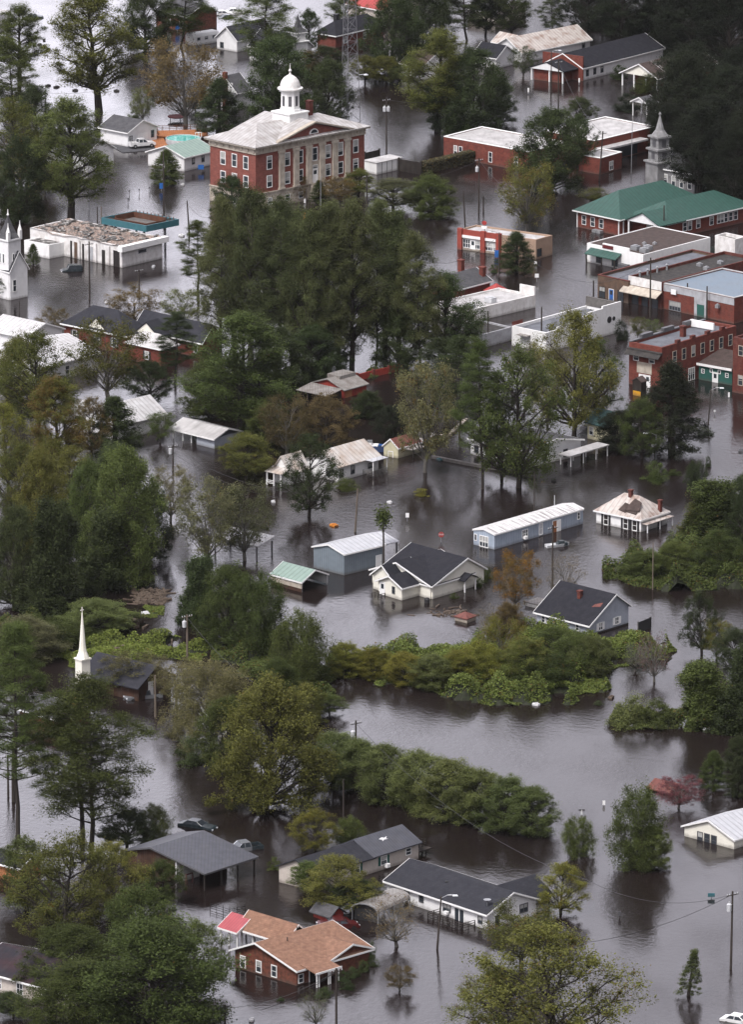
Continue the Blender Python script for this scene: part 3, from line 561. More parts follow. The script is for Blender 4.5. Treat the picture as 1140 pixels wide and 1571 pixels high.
g = Fr((505, 330), (730, 378), (840, 348), 3.0, q=d2); hip(t, g, 'brick_red', 'roof_flat_white', 3.0, 5.0, 'u', oh=.4)
win(t, g, 'L', .42, .8, .8, 1.3, shut='black')
g = Fr((560, 225), (1010, 325), (1140, 290), 3.0, q=d2); gable(t, g, 'brick_red', 'roof_charcoal', 3.0, 5.4, 'u'); win(t, g, 'L', .1, .8, .8, 1.3)
f = Fr((-40, 568), (55, 592), (150, 568)); t = bld('white_roofed_house', 'house with a wide bright white roof and a stubby white chimney under the trees', 'house', f)
gable(t, f, 'white_siding', 'roof_white_metal', 3.0, 4.9, 'v'); chimney(t, f, f.lu * .55, f.lv * .5, 4.5, 6.4, .9, 'white_paint'); win(t, f, 'R', .5, .8); win(t, f, 'L', .5, .8)
gable(t, Fr((-20, 530), (40, 543), (95, 530)), 'white_siding', 'roof_white_metal', 3.0, 4.6, 'u')

# ---- white house with rusty roof and porch, boat, shed
f = Fr((283, 683), (483, 729), (735, 657), q=d3); t = bld('rusty_roofed_cottage', 'white cottage with a rust streaked tin roof and little side porch', 'house', f)
gable(t, f, 'white_paint', 'roof_rust_light', 2.5, 4.4, 'v', trim=None)
win(t, f, 'R', .08, .6, .75, 1.25, fm='dark_steel'); win(t, f, 'R', .36, .7, .75, 1.25, fm='dark_steel'); win(t, f, 'L', .3, .6, .75, 1.2, fm='dark_steel')
win(t, f, 'R', .8, .8, 1.0, .7, fm='dark_steel', mull=2)
slab(t, f, -2.0, .2, .64 * f.lv, 1.02 * f.lv, 2.35, .1, 'roof_bright_metal', 'porch_roof')
for v_ in (.66, 1.0): post(t, f, -1.85, v_ * f.lv, 2.35, .07)
rail(t, f, [(0, .62 * f.lv), (-1.9, .62 * f.lv), (-1.9, 1.0 * f.lv)], .1, .7, 'grey_wood', .8)
g = Fr((45, 742), (140, 762), (290, 718), q=d3); gable(t, g, 'white_paint', 'roof_rust_light', 2.3, 4.4, 'v', v=(.25, 1), og=.3, trim=None)
slab(t, g, -.2, g.lu + .2, -.6, .25 * g.lv, 2.1, .1, 'roof_rust_light', 'porch_roof', .5)
for u_ in (.05, .5, .95): post(t, g, u_ * g.lu, -.4, 2.2, .09)
rail(t, g, [(g.lu, -.4), (.5 * g.lu, -.4)], .1, .7, 'white_trim', .8)
f = Fr((765, 568), (858, 583), (1010, 545), q=d3); t = bld('cream_shed', 'small cream shed with peeling paint and a brown roof beside the blue boat', 'shed', f)
gable(t, f, 'cream_paint', 'roof_rusty_red', 1.7, 2.9, 'v', trim='white_trim', oh=.2); door(t, f, 'L', .5, Z0, .8, 2.4, 'cream_paint', glass=False)
slab(t, f, -1.8, .0, .25 * f.lv, .85 * f.lv, 1.3, .08, 'old_grey_metal', 'lean_to_roof')
for v_ in (.3, .8): post(t, f, -1.7, v_ * f.lv, 1.3, .07, 'dark_wood')
f = Fr((905, 470), (1030, 505), (1125, 470), q=d3); t = bld('tin_lean_to', 'sagging grey tin roofed lean-to behind the cream shed', 'shed', f)
gable(t, f, 'dark_wood', 'old_grey_metal', .7, 1.5, 'u', trim=None)

# ---- barn and brick wall
f = Fr((330, 160), (520, 208), (657, 168), q=d3); t = bld('red_barn', 'low red barn with a patched grey tin roof', 'barn', f)
gable(t, f, 'red_barn', 'old_grey_metal', 1.4, 2.6, 'v', trim=None, oh=.4)
b = MB(); b.box(f, f.lu * .35, f.lu * .75, f.lv * .3, f.lv * 1.0, 2.0, 3.0); b.build('roof_lantern', 'old_grey_metal', t)
panel(t, f, 'R', .05 * f.lv, .35 * f.lv, Z0, 1.1, 'orange_wood', .05, name='barn_door')
f = Fr((228, 155), (415, 200), (505, 170), 1.3, q=d3); t = bld('open_shed', 'open sided shed with a pale tin roof in front of the red barn', 'shed', f)
slab(t, f, 0, f.lu, 0, f.lv, 1.3, .1, 'old_grey_metal', 'roof', .5)
for u_ in (.03, .35, .65, .97):
    for v_ in (.05, .95): post(t, f, u_ * f.lu, v_ * f.lv, 1.32, .09, 'dark_wood')
b = MB(); b.box(f, .1, f.lu - .1, f.lv - .3, f.lv - .1, Z0, 1.5); b.build('back_wall', 'dark_wood', t)
def wall_run(name, label, cat, pts, h, m, th=.15, posts=None, pm=None, q=Z1, open_=False):
    ps = [P(q[0] + x / q[2], q[1] + y / q[2]) for x, y in pts]; t = thing(name, label, cat, tuple(ps[0])); b = MB(); bp = MB()
    for a, c_ in zip(ps, ps[1:]):
        d_ = (c_ - a); L_ = d_.length; g_ = XY(a, math.atan2(d_.y, d_.x)); [b.box(g_, 0, L_, -th / 2, th / 2, h * k_ - .03, h * k_ + .03) for k_ in (.25, .6, .95)] if open_ else b.box(g_, 0, L_, -th / 2, th / 2, Z0, h)
        if posts:
            n_ = max(1, round(L_ / posts))
            for k in range(n_ + 1):
                bp = MB(); x = L_ * k / n_; bp.box(g_, x - th * .9, x + th * .9, -th * .9, th * .9, Z0, h + .25); bp.build('post', pm or m, t)
    b.build('panel', m, t); return t
wall_run('brick_wall', 'red brick garden wall with piers behind the red barn', 'wall', [(600, 98), (805, 50), (905, 22)], 1.1, 'red_barn', .25, 5.0, 'brick_red', q=d3)

# ---- white tin roofed house and the low house with a carport
q = r3(0, 2)
f = Fr((380, 345), (530, 387), (758, 333), 2.6, q=q); t = bld('tin_roofed_house', 'white house with a bright ribbed tin roof between dark trees', 'house', f)
gable(t, f, 'white_siding', 'roof_white_metal', 2.6, 4.9, 'v', trim=None); win(t, f, 'R', .85, .7, .8, 1.2)
gable(t, Fr((290, 318), (372, 336), (480, 312), 2.6, q=q), 'white_siding', 'roof_white_metal', 2.6, 4.2, 'u', trim=None)
f = Fr((800, 397), (985, 447), (1098, 412), 1.7, q=q); t = bld('low_carport_house', 'low house with a flat pale roof and an open carport on white posts', 'house', f)
gable(t, f, 'white_siding', 'roof_flat_white', 1.7, 2.7, 'u', solid=False, trim='white_trim')
b = MB(); b.box(f, 0, f.lu * .42, 0, f.lv, Z0, 1.68); b.build('wall', 'grey_siding', t); 
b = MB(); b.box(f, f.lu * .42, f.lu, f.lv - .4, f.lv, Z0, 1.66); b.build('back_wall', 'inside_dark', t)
for a in (.55, .75, .98): post(t, f, a * f.lu, .1, 1.7, .08)

# ---- big brick block, annex and neighbours
f = Fr((310, 612), (548, 656), (1090, 492), q=c7); t = bld('brick_warehouse', 'long two storey red brick block with a grey flat roof and dark stepped parapet', 'building', f)
flat(t, f, 'brick_red', 'roof_flat_grey', 7.3, par=.5, th=.4)
b = MB()
for k in range(7): b.box(f, f.lu - .5, f.lu + .15, f.lv * k / 7 + .003, f.lv * (k + 1) / 7, 7.3, 7.5 + .55 * ((k % 2))); 
b.build('parapet', 'dark_steel', t)
for k in range(1, 5): b = MB(); b.box(f, -.05, .5, f.lv * k * .2, f.lv * k * .2 + 1, 7.303, 7.8); b.build('parapet_block', 'brick_dark', t)
b = MB(); b.box(f, -.15, f.lu + .15, -.5, .0, 5.95, 6.35); b.solid([f.p(-.15, -1.3, 5.4), f.p(f.lu + .15, -1.3, 5.4), f.p(f.lu + .15, -.003, 6.3), f.p(-.15, -.003, 6.3)], [f.p(-.15, -1.3, 5.5), f.p(f.lu + .15, -1.3, 5.5), f.p(f.lu + .15, -.003, 6.42), f.p(-.15, -.003, 6.42)]); b.build('front_awning', 'roof_flat_black', t)
panel(t, f, 'L', .3 * f.lu, .75 * f.lu, 2.3, 4.2, 'stone', .05, name='plaster_panel'); 
for a in (.42, .6): door(t, f, 'L', a, Z0, 1.0, 3.5, glass=True)
for a in (.3, .78): win(t, f, 'L', a, 4.35, 1.0, 1.0)
for k in range(7): win(t, f, 'R', .17 + k * .125, 4.2, .95, 1.8, fm='stone')
win(t, f, 'R', .40, .2, 1.6, 2.0, mull=3, fw=.1)
chimney(t, f, f.lu * .5, f.lv * .5, 6.8, 8.5, .8, 'brick_dark')
b = MB(); b.box(f, f.lu * .25, f.lu * .97, .8 * f.lv, .8 * f.lv + .3, 7.0, 8.2); b.build('firewall', 'white_paint', t)
f = Fr((820, 580), (1062, 624), (1230, 575), q=c7); t = bld('green_annex', 'small dark green annex with white door and brown lean-to roof', 'annex', f)
b = MB(); b.box(f, 0, f.lu, 0, f.lv, Z0, 2.7); b.build('wall', 'green_paint', t); slab(t, f, -.2, f.lu + .2, -.3, f.lv, 2.71, .15, 'roof_dull_brown', 'roof', 1.4)
panel(t, f, 'L', -.2, f.lu + .2, 2.55, 2.95, 'white_trim', .42, name='fascia', o0=.33)
door(t, f, 'L', .5, Z0, 1.0, 3.2); win(t, f, 'L', .87, 1.3, .5, .6); win(t, f, 'L', .15, 1.3, .5, .6); win(t, f, 'L', .62, 1.7, .4, .5, rail=False); win(t, f, 'L', .38, 1.7, .4, .5, rail=False)
f = Fr((1066, 672), (1300, 720), (1500, 660), q=c7); t = bld('corner_brick_building', 'tall dark red brick building cut by the picture edge next to the green annex', 'building', f)
flat(t, f, 'brick_dark', 'roof_flat_grey', 9.5); win(t, f, 'L', .75, 6.6, .9, 1.6, fm='stone'); win(t, f, 'L', .75, 1.5, .9, 1.6, fm='stone')
f = Fr((342, 690), (400, 705), (432, 692), q=c7); t = bld('dark_kiosk', 'small dark kiosk with a yellow board on its front', 'kiosk', f)
gable(t, f, 'dark_wood', 'roof_dull_brown', 2.4, 3.0, 'v', oh=.15, trim=None); panel(t, f, 'L', .1, f.lu * .9, .0, .8, 'yellow_paint', .06, name='sign_board')
# ---- green roofed brick building
f = Fr((65, 287), (345, 347), (880, 220), q=c4); t = bld('green_roofed_hall', 'sprawling red brick building with a dark green metal hip roof and white pediment', 'building', f)
hip(t, f, 'brick_red', 'roof_green', 3.1, 7.0, 'v', oh=.6)
for a in (.83, .63, .43): win(t, f, 'L', a, .8, .95, 1.6)
g = Fr((395, 322), (650, 372), (1190, 250), q=c4); hip(t, g, 'brick_red', 'roof_green', 3.0, 6.0, 'v', oh=.6)
for a in (.21, .27, .37, .53, .64, .7, .76, .82): win(t, g, 'R', a, 1.0, .95 if a not in (.64,) else 1.9, 1.5, mull=1 if a != .64 else 2)
win(t, g, 'L', .45, .3, 1.0, 1.8); 
b = MB(); a0, a1 = -.3, .78 * g.lu; b.prism(g, [(a0, 3.0), (a1, 3.0), ((a0 + a1) / 2, 4.9)], 'v', -2.6, .4); b.build('pediment', 'white_siding', t)
b = MB()
for s in (a0 - .4, a1 + .4): b.prism(g, [(s, 2.95), ((a0 + a1) / 2, 4.95), ((a0 + a1) / 2, 5.15), (s, 3.15)], 'v', -2.9, 4.5)
b.build('portico_roof', 'roof_green', t)
for a in (.02, .75): post(t, g, a * g.lu, -2.4, 3.0, .12)
slab(t, g, .85 * g.lu, 1.25 * g.lu, -2.8, .0, 2.7, .12, 'roof_green', 'porch_roof', .7)
for a in (.87, 1.05, 1.23): post(t, g, a * g.lu, -2.6, 2.7, .1)
for a in (.02, .98): post(t, f, a * f.lu, -.1, 3.0, .09)
for a in (.4, .5): b = MB(); b.box(f, a * f.lu - .5, a * f.lu + .5, -1.3, -.3, Z0, .5); b.build('air_conditioner', 'steel', t)
# ---- white storefront with the green awning
f = Fr((130, 513), (495, 590), (930, 475), q=c4); t = bld('awning_shop', 'white shop with a green awning, maroon sign and ventilators on its black roof', 'shop', f)
flat(t, f, 'white_paint', 'roof_dull_brown', 3.5, par=.1, th=.25)
panel(t, f, 'L', f.lu * .25, f.lu * .72, 3.5, 4.1, 'white_paint', .0, name='parapet', o0=-.3)
panel(t, f, 'L', f.lu * .53, f.lu * .72, 3.2, 3.85, 'maroon_paint', .08, name='sign_board')
g = fc(f, 'L'); b = MB(); b.solid([g(f.lu * .38, 1.9, 1.9), g(f.lu * .93, 1.9, 1.9), g(f.lu * .93, .0, 2.7), g(f.lu * .38, .0, 2.7)], [g(f.lu * .38, 1.9, 2.05), g(f.lu * .93, 1.9, 2.05), g(f.lu * .93, .0, 2.85), g(f.lu * .38, .0, 2.85)]); b.build('awning', 'roof_green', t)
for a in (.4, .63, .9): post(t, f, a * f.lu, -1.75, 1.95, .1, 'dark_wood')
for a in (.5, .78): win(t, f, 'L', a, .3, 1.3, 1.3, fm='dark_steel')
for u_, v_, z_ in ((.28, .12, 3.4), (.1, .1, 3.4), (.16, .2, 3.4)): unit(t, f, u_ * f.lu, v_ * f.lv, z_, 1.5, .8)
for u_, v_ in ((.4, .35), (.3, .42)): unit(t, f, u_ * f.lu, v_ * f.lv, 3.35, .7, .4)
b = MB(); b.box(f, f.lu * .22, f.lu * .36, -1.4, -.2, Z0, 1.2); b.build('air_conditioner', 'dark_steel', t)
# ---- row of three shops
f = Fr((125, 390), (340, 436), (1000, 255), q=c5); t = bld('brown_corner_shop', 'brown corner shop with blue glass door and long grey flat roof', 'shop', f)
flat(t, f, 'brown_wall', 'roof_flat_grey', 4.0, par=.4, cop='brick_dark')
for a, m_ in ((.85, 'glass'), (.25, 'glass')): win(t, f, 'L', a, .1, 1.3, 1.9, fm='dark_wood', mull=2)
door(t, f, 'L', .55, Z0, 1.0, 3.4, 'blue_paint')
f = Fr((342, 430), (572, 478), (1240, 300), q=c5); t = bld('faded_awning_shop', 'shop with a tattered cream awning, cream parapet and black tar roof', 'shop', f)
flat(t, f, 'brick_dark', 'roof_flat_black', 4.9, par=.5)
panel(t, f, 'L', -.0, f.lu, 3.4, 4.95, 'old_white_paint', .1, name='parapet_face')
g = fc(f, 'L'); b = MB(); b.solid([g(-.2, 1.8, 2.2), g(f.lu + .8, 1.8, 2.2), g(f.lu + .8, .1, 3.1), g(-.2, .1, 3.1)], [g(-.2, 1.8, 2.35), g(f.lu + .8, 1.8, 2.35), g(f.lu + .8, .1, 3.3), g(-.2, .1, 3.3)]); b.build('awning', 'stone', t)
for a in (.2, .5, .8): win(t, f, 'L', a, .0, 1.4, 1.6, fm='dark_wood')
for v_ in (.08, .16, .26, .36): 
    b = MB(); b.lathe(f.p(f.lu * .9, v_ * f.lv, 4.4), [(.18, 0), (.18, .9), (.3, 1.0), (.05, 1.2)], 8); b.build('roof_vent', 'steel', t)
for u_, v_ in ((.25, .55), (.6, .6), (.4, .75)): unit(t, f, u_ * f.lu, v_ * f.lv, 4.4, 1.0, .5)
f = Fr((577, 472), (1080, 578), (1500, 470), q=c5); t = bld('blue_roofed_shop', 'long red brick shop with a pale blue flat roof and white door bay', 'shop', f)
flat(t, f, 'brick_red', 'roof_flat_blue', 4.6, par=.15, cop='roof_flat_white')
panel(t, f, 'L', .0, f.lu, 3.3, 4.5, 'grey_white_wall', .06, name='fascia_band'); panel(t, f, 'L', .37 * f.lu, .55 * f.lu, Z0, 3.3, 'grey_white_wall', .08, name='door_bay')
panel(t, f, 'L', .41 * f.lu, .51 * f.lu, Z0, 2.2, 'green_paint', .11, name='doorway'); win(t, f, 'L', .82, .2, 2.6, 1.5, fm='steel', mull=4)
b = MB(); g = fc(f, 'L'); fbox(b, g, .79 * f.lu, .86 * f.lu, .3, .4, 3.1, 4.0); b.build('sign_board', 'white_trim', t); unit(t, f, .2 * f.lu, -.6, 2.4, .7, .6)
f = Fr((945, 130), (1085, 160), (1160, 140), q=c5); t = bld('roof_workshop', 'small pale block with jumbled roof clutter behind the shop row', 'shed', f)
flat(t, f, 'old_white_paint', 'tar_patchy', 4.6, par=.6)
# ---- white building with a grey roof by the pines
f = Fr((430, 530), (645, 574), (1113, 442), q=c6); t = bld('white_parapet_building', 'white walled building with stepped parapet, grey flat roof and round black holes in its side', 'building', f)
flat(t, f, 'white_paint', 'roof_flat_grey', 3.5, par=.5)
for a, z_ in ((.15, .5), (.35, 1.0), (.55, 1.5), (.75, 1.9)): panel(t, f, 'R', a * f.lv, (a + .2 if a < .7 else 1) * f.lv, 3.5, 3.5 + z_, 'white_paint', 0, name='parapet_step', o0=-.3)
panel(t, f, 'L', f.lu - .02, f.lu + .02, 3, 4.2, 'brick_red', 0, name='end_brick', o0=-3)
b = MB(); b.box(f, .5, f.lu, f.lv - .35, f.lv - .003, 3.5, 5.2); b.build('back_parapet', 'grey_wood', t)
for v_, rr in ((.84, .62), (.9, .4)):
    c = f.p(0, v_ * f.lv, 2.7); b = MB(); n_ = -f.u
    b.solid([c + (f.v * math.cos(k * .7854) + Vector((0, 0, math.sin(k * .7854)))) * rr + n_ * .0 for k in range(8)], [c + (f.v * math.cos(k * .7854) + Vector((0, 0, math.sin(k * .7854)))) * rr + n_ * .05 for k in range(8)]); b.build('round_opening', 'black', t)
for u_, v_ in ((.3, .5), (.5, .6), (.2, .85)): unit(t, f, u_ * f.lu, v_ * f.lv, 3.0, 1.0, .6, 'dark_steel')
slab(t, f, .45 * f.lu, .75 * f.lu, -1.2, 0, 2.4, .1, 'old_grey_metal', 'door_canopy')
f = Fr((-80, 345), (150, 392), (578, 292), q=c6); t = bld('white_long_building', 'long white rendered building with pale grey roof and two roof tanks', 'building', f)
flat(t, f, 'old_white_paint', 'roof_flat_white', 2.3, par=.35)
b = MB(); b.box(f, .0, f.lu * .4, f.lv - .3, f.lv - .003, 2.303, 3.8); b.build('back_wall', 'old_white_paint', t)
for u_, v_ in ((.12, .1), (.3, .5)): unit(t, f, u_ * f.lu, v_ * f.lv, 2.0, 1.7, .9, 'ceramic')
f = Fr((60, 500), (250, 545), (430, 497), q=c6); t = bld('pale_grey_annex', 'low pale grey annex with a dark flat roof between the two white buildings', 'annex', f)
flat(t, f, 'grey_white_wall', 'roof_flat_black', 2.4, par=.3, v=(0, 1)); 
f = Fr((-90, 215), (95, 258), (290, 205), q=c6); t = bld('grey_gabled_house', 'house with grey shingle gables and red brick chimneys behind the dark pines', 'house', f)
gable(t, f, 'brick_red', 'roof_grey', 2.4, 4.0, 'v'); chimney(t, f, f.lu * .7, f.lv * .75, 3, 5.6, .9); chimney(t, f, f.lu * .2, f.lv * .95, 2, 4.6, .9)
hip(t, Fr((262, 228), (335, 246), (400, 228), q=c6), 'brick_red', 'roof_bright_red', 1.2, 2.6, 'v', oh=.2, trim=None)
f = Fr((120, 175), (215, 197), (300, 175), q=c6); 
# ---- red diner
f = Fr((140, 335), (903, 432), (1072, 388), q=c8); t = bld('red_diner', 'small eatery with red piers, red fascia and a round red roof sign', 'restaurant', f)
flat(t, f, 'tan_wall', 'roof_flat_white', 3.7, par=.3)
L_ = f.lu; A_ = lambda x: (903 - x) / 763 * L_
panel(t, f, 'L', A_(560), L_ + .2, 2.8, 3.85, 'red_paint', .15, name='fascia'); panel(t, f, 'L', A_(545), A_(170), 2.3, 2.78, 'white_trim', .35, name='light_band')
for x in (155, 385, 540): panel(t, f, 'L', A_(x + 22), A_(x - 22), Z0, 4.0, 'red_paint', .5, name='pier', o0=.16 if False else -.1)
panel(t, f, 'L', A_(520), A_(176), Z0, .3, 'stone', .1, name='plinth')
for x, w_ in ((215, 1.4), (330, 1.4), (440, 1.4), (492, .8)): win(t, f, 'L', A_(x) / L_, .5, w_ * 1.1, 1.5, mull=3)
door(t, f, 'L', A_(275) / L_, Z0, 1.0, 3.5, 'white_trim')
for v_ in (.2,): win(t, f, 'R', v_, .5, 1.2, 1.3, fm='dark_wood')
p = f.p(A_(385), .2, 0); b = MB(); b.tube([p + Vector((0, 0, 4)), p + Vector((0, 0, 5.5))], .08, 6); s_ = b.build('roof_sign', 'steel', t)
b = MB(); n_ = -f.v; b.solid([p + Vector((0, 0, 5.5)) + (f.u * math.cos(k * .5236) * .5 + Vector((0, 0, math.sin(k * .5236) * .4))) + n_ * .02 for k in range(12)], [p + Vector((0, 0, 5.5)) + (f.u * math.cos(k * .5236) * .5 + Vector((0, 0, math.sin(k * .5236) * .4))) + n_ * .2 for k in range(12)]); b.build('disc', 'roof_bright_red', s_)
b = MB(); g = fc(f, 'L'); fbox(b, g, A_(415), A_(360), -.1, .1, 4.4, 4.9); b.build('board', 'white_trim', s_)
# ---- flat brick school blocks, hedge, container
f = Fr((684, 239), (812, 264), (868, 248)); t = bld('brick_school', 'long single storey brick building with a white flat roof', 'school', f)
flat(t, f, 'brick_red', 'roof_flat_white', 3.9, par=.1, cop='white_trim')
for a in (.86, .8, .45, .15): win(t, f, 'L', a, .6, .8, 1.9)
f = Fr((838, 236), (913, 252), (1003, 229)); t = bld('brick_hall', 'taller flat roofed brick building with a white canopy beside the layered steeple', 'school', f)
flat(t, f, 'brick_red', 'roof_flat_white', 4.6, par=.1, cop='white_trim'); slab(t, f, -2.2, .0, 0, f.lv * .75, 2.9, .35, 'roof_flat_white', 'canopy')
b = MB(); b.box(f, -.05, .0, .3 * f.lv, .7 * f.lv, .2, 2.7); b.build('window_strip', 'glass', t)
f = Fr((890, 262), (922, 268), (952, 258)); t = bld('brick_porch_block', 'small brick block with white roof in front of the taller brick hall', 'school', f)
flat(t, f, 'brick_red', 'roof_flat_white', 3.2, par=.1, cop='white_trim'); win(t, f, 'R', .5, .4, 1.2, 1.6, mull=2)
f = Fr((562, 263), (578, 268), (610, 258)); t = bld('white_container', 'long white box container behind the courthouse', 'container', f)
b = MB(); b.box(f, 0, f.lu, 0, f.lv, -.5, 2.2); b.build('body', 'white_paint', t); slab(t, f, -.1, f.lu + .1, -.1, f.lv + .1, 2.2, .15, 'roof_flat_white', 'roof')
for k in range(1, 5): panel(t, f, 'R', f.lv * k / 5 - .05, f.lv * k / 5 + .05, 0, 2.15, 'grey_wood', .05, name='rib')
wall_run('dark_fence', 'black board fence behind the white container', 'fence', [(560, 253), (582, 248)], 2.4, 'dark_wood', .15, 4); wall_run('dark_screen_fence', 'black board fence running on from the white container to the hedge', 'fence', [(612, 262), (646, 268)], 2.4, 'dark_wood', .15, 4)

# ---- top right
q = r3(2, 0)
f = Fr((228, 350), (402, 372), (772, 278), q=q); t = bld('brick_front_chapel', 'long white building with dark roof behind a plain red brick front and white porch', 'chapel', f)
gable(t, f, 'white_siding', 'roof_dark', 2.7, 5.2, 'v', oh=.4)
panel(t, f, 'L', -.3, f.lu + .3, Z0, 5.2, 'brick_red', .3, name='brick_front', o0=.003)
for a in (.06, .15, .24): win(t, f, 'R', a, .8, .8, 1.2, fm='dark_steel')
g = XY(f.o); g.u, g.v = f.u, f.v; W = f.lu
b = MB(); b.box(g, .25 * W, .95 * W, -4.5, -.31, Z0, 2.5); b.build('porch_wall', 'brick_red', t)
b = MB(); b.prism(g, [(.12 * W, 2.5), (1.0 * W, 2.5), (.56 * W, 4.0)], 'v', -5.2, -5.0); b.build('pediment', 'white_siding', t)
b = MB()
for s in (.08 * W, 1.04 * W): b.prism(g, [(s, 2.45), (.56 * W, 4.05), (.56 * W, 4.25), (s, 2.65)], 'v', -5.3, -.32)
b.build('porch_roof', 'roof_dark', t)
for a in (.15, .5, .97): post(t, g, a * W, -4.9, 2.5, .12)
f = Fr((20, 258), (122, 290), (370, 218), q=q); t = bld('rust_patched_house', 'white house with a long rust stained white metal roof in the dark trees', 'house', f)
gable(t, f, 'white_siding', 'roof_rust', 2.2, 4.6, 'v', trim='white_trim'); win(t, f, 'L', .5, .5, 1.3, 1.2, mull=3, fm='dark_steel'); win(t, f, 'R', .9, .7, .7, 1.1, fm='dark_steel')
gable(t, Fr((5, 235), (60, 252), (120, 236), q=q), 'white_siding', 'roof_rust', 2.2, 3.8, 'u', trim='white_trim')
f = Fr((730, 100), (762, 106), (786, 98)); t = bld('white_garage', 'small white garage with black roof and blank gable wall', 'garage', f)
gable(t, f, 'white_siding', 'roof_dark', 2.4, 4.4, 'u')
f = Fr((585, 392), (748, 420), (1010, 345), q=q); t = bld('porch_house', 'brown roofed house with a cream gable over a white columned porch', 'house', f)
gable(t, f, 'brick_dark', 'roof_dull_brown', 2.7, 5.0, 'v', v=(.2, 1)); gable(t, f, 'cream_siding', 'roof_dull_brown', 2.7, 5.0, 'v', v=(0, .199), zb=2.68)
for a in (.02, .33, .66, .98): post(t, f, a * f.lu, .15, 2.7, .14)
f = Fr((650, 528), (700, 545), (728, 533), q=q); t = bld('gazebo', 'small white gabled shelter standing on thin posts in the dark water', 'gazebo', f)
gable(t, f, 'white_siding', 'roof_grey', 2.9, 3.9, 'v', zb=2.88, oh=.3)
for u_ in (.05, .95):
    for v_ in (.05, .95): post(t, f, u_ * f.lu, v_ * f.lv, 2.9, .1)
f = Fr((1010, 565), (1180, 600), (1330, 560), q=q); t = bld('dark_brick_cottage', 'dark brick cottage with a white edged gable almost lost in the trees', 'house', f)
gable(t, f, 'brick_dark', 'roof_dark', 2.9, 4.9, 'v'); win(t, f, 'L', .7, .3, 1.6, 1.2)
# layered steeple chapel
o = P(1012, 292); f = XY(o, R(35)); t = thing('layered_steeple_chapel', 'dimmed white chapel with a steeple stepped like a layered cake', 'chapel', tuple(o))
def tier(w_, z0, z1, m_='dim_white', nm='tier'):
    b = MB(); b.box(f, -w_, w_, -w_, w_, z0, z1); b.build(nm, m_, t)
tier(1.9, Z0, 5.6); tier(2.2, 5.6, 5.9, nm='cornice'); tier(1.55, 5.9, 8.0); tier(1.9, 8.0, 8.35, nm='cornice'); tier(1.3, 8.35, 10.4); tier(1.65, 10.4, 10.75, nm='cornice')
b = MB(); b.lathe(o, [(1.7, 10.75), (.9, 11.8), (.45, 13.4), (.15, 14.6), (.3, 14.9), (.1, 15.3)], 8, .4); b.build('spire', 'dim_white', t)
for z_ in (6.3, 8.7):
    for s in ('a', 'b'):
        b = MB(); b.box(f, -.5, .5, -1.6 if z_ < 7 else -1.36, -1.5 if z_ < 7 else -1.25, z_, z_ + 1.3) if s == 'a' else b.box(f, -1.6 if z_ < 7 else -1.36, -1.5 if z_ < 7 else -1.25, -.5, .5, z_, z_ + 1.3); b.build('louvre', 'dark_steel', t)
g = Fr((1018, 294), (1066, 303), (1100, 292)); gable(t, g, 'dim_white', 'roof_grey', 4.6, 7.0, 'u', oh=.3)
for a in (.15, .4, .65, .9): win(t, g, 'L', a, 1.5, .8, 2.0)

# ---- top left and centre
q = r3(0, 0)
f = Fr((745, 118), (862, 152), (978, 124), q=q); t = bld('far_brick_building', 'brown brick building with a grey roof near the top of the town', 'building', f)
gable(t, f, 'brick_brown', 'roof_grey', 3.6, 5.6, 'u'); win(t, f, 'L', .6, .8, 1.0, 1.6); win(t, f, 'L', .2, .8, 1.0, 1.6)
f = Fr((870, 205), (890, 212), (992, 190), q=q); t = bld('camper_trailer', 'rounded white camper trailer parked in the flood beside a dark roofed white house', 'camper', f)
b = MB(); b.prism(f, [(0, -.4), (0, 1.9), (.35, 2.4), (f.lu + .6, 2.4), (f.lu + 1, 1.9), (f.lu + 1, -.4)], 'v', 0, f.lv); b.build('body', 'white_paint', t)
for a in (.2, .5, .8): win(t, f, 'R', a, 1.1, .7, .5, fm='steel', rail=False)
f = Fr((1005, 222), (1090, 240), (1240, 200), q=q); t = bld('dark_roofed_white_house', 'white house with a dark roof next to the camper trailer', 'house', f)
gable(t, f, 'white_siding', 'roof_charcoal', 2.6, 5.0, 'v'); win(t, f, 'L', .75, .4, .9, 1.1, fm='dark_steel'); win(t, f, 'R', .5, .5, .8, 1.1)
f = Fr((230, 395), (420, 440), (560, 405), q=G1); t = bld('chimney_house', 'white gabled house with a tall outside brick chimney behind the courthouse', 'house', f)
gable(t, f, 'white_siding', 'roof_grey', 3.6, 6.4, 'v', u=(.1, 1.4)); b = MB(); b.box(f, .62 * f.lu, .62 * f.lu + .85, -.75, -.003, Z0, 7.4); b.build('chimney', 'brick_red', t); win(t, f, 'L', .42, 4.2, .7, 1.0)
slab(t, f, -.2, f.lu * .55, -2.6, 0, 2.5, .12, 'roof_grey', 'porch_roof', .8); win(t, f, 'L', .2, .7, .8, 1.2)
for a in (.02, .5): post(t, f, a * f.lu, -2.4, 2.5, .1)
o = P(457, 96); f = XY(o, R(38)); t = thing('steeple_church', 'small white church with a grey pointed belfry far behind the courthouse', 'church', tuple(o))
b = MB(); b.box(f, -1.5, 1.5, -1.5, 1.5, Z0, 4.6); b.box(f, -1.8, 1.8, -1.8, 1.8, 4.6, 4.8); b.box(f, -1.15, 1.15, -1.15, 1.15, 4.8, 6.4); b.box(f, -1.5, 1.5, -1.5, 1.5, 6.4, 6.6); b.build('tower', 'white_paint', t)
b = MB(); b.lathe(o, [(2.0, 6.6), (.9, 7.6), (.3, 9.2), (.05, 10.4)], 4, R(38 + 45)); b.build('spire', 'roof_grey', t)
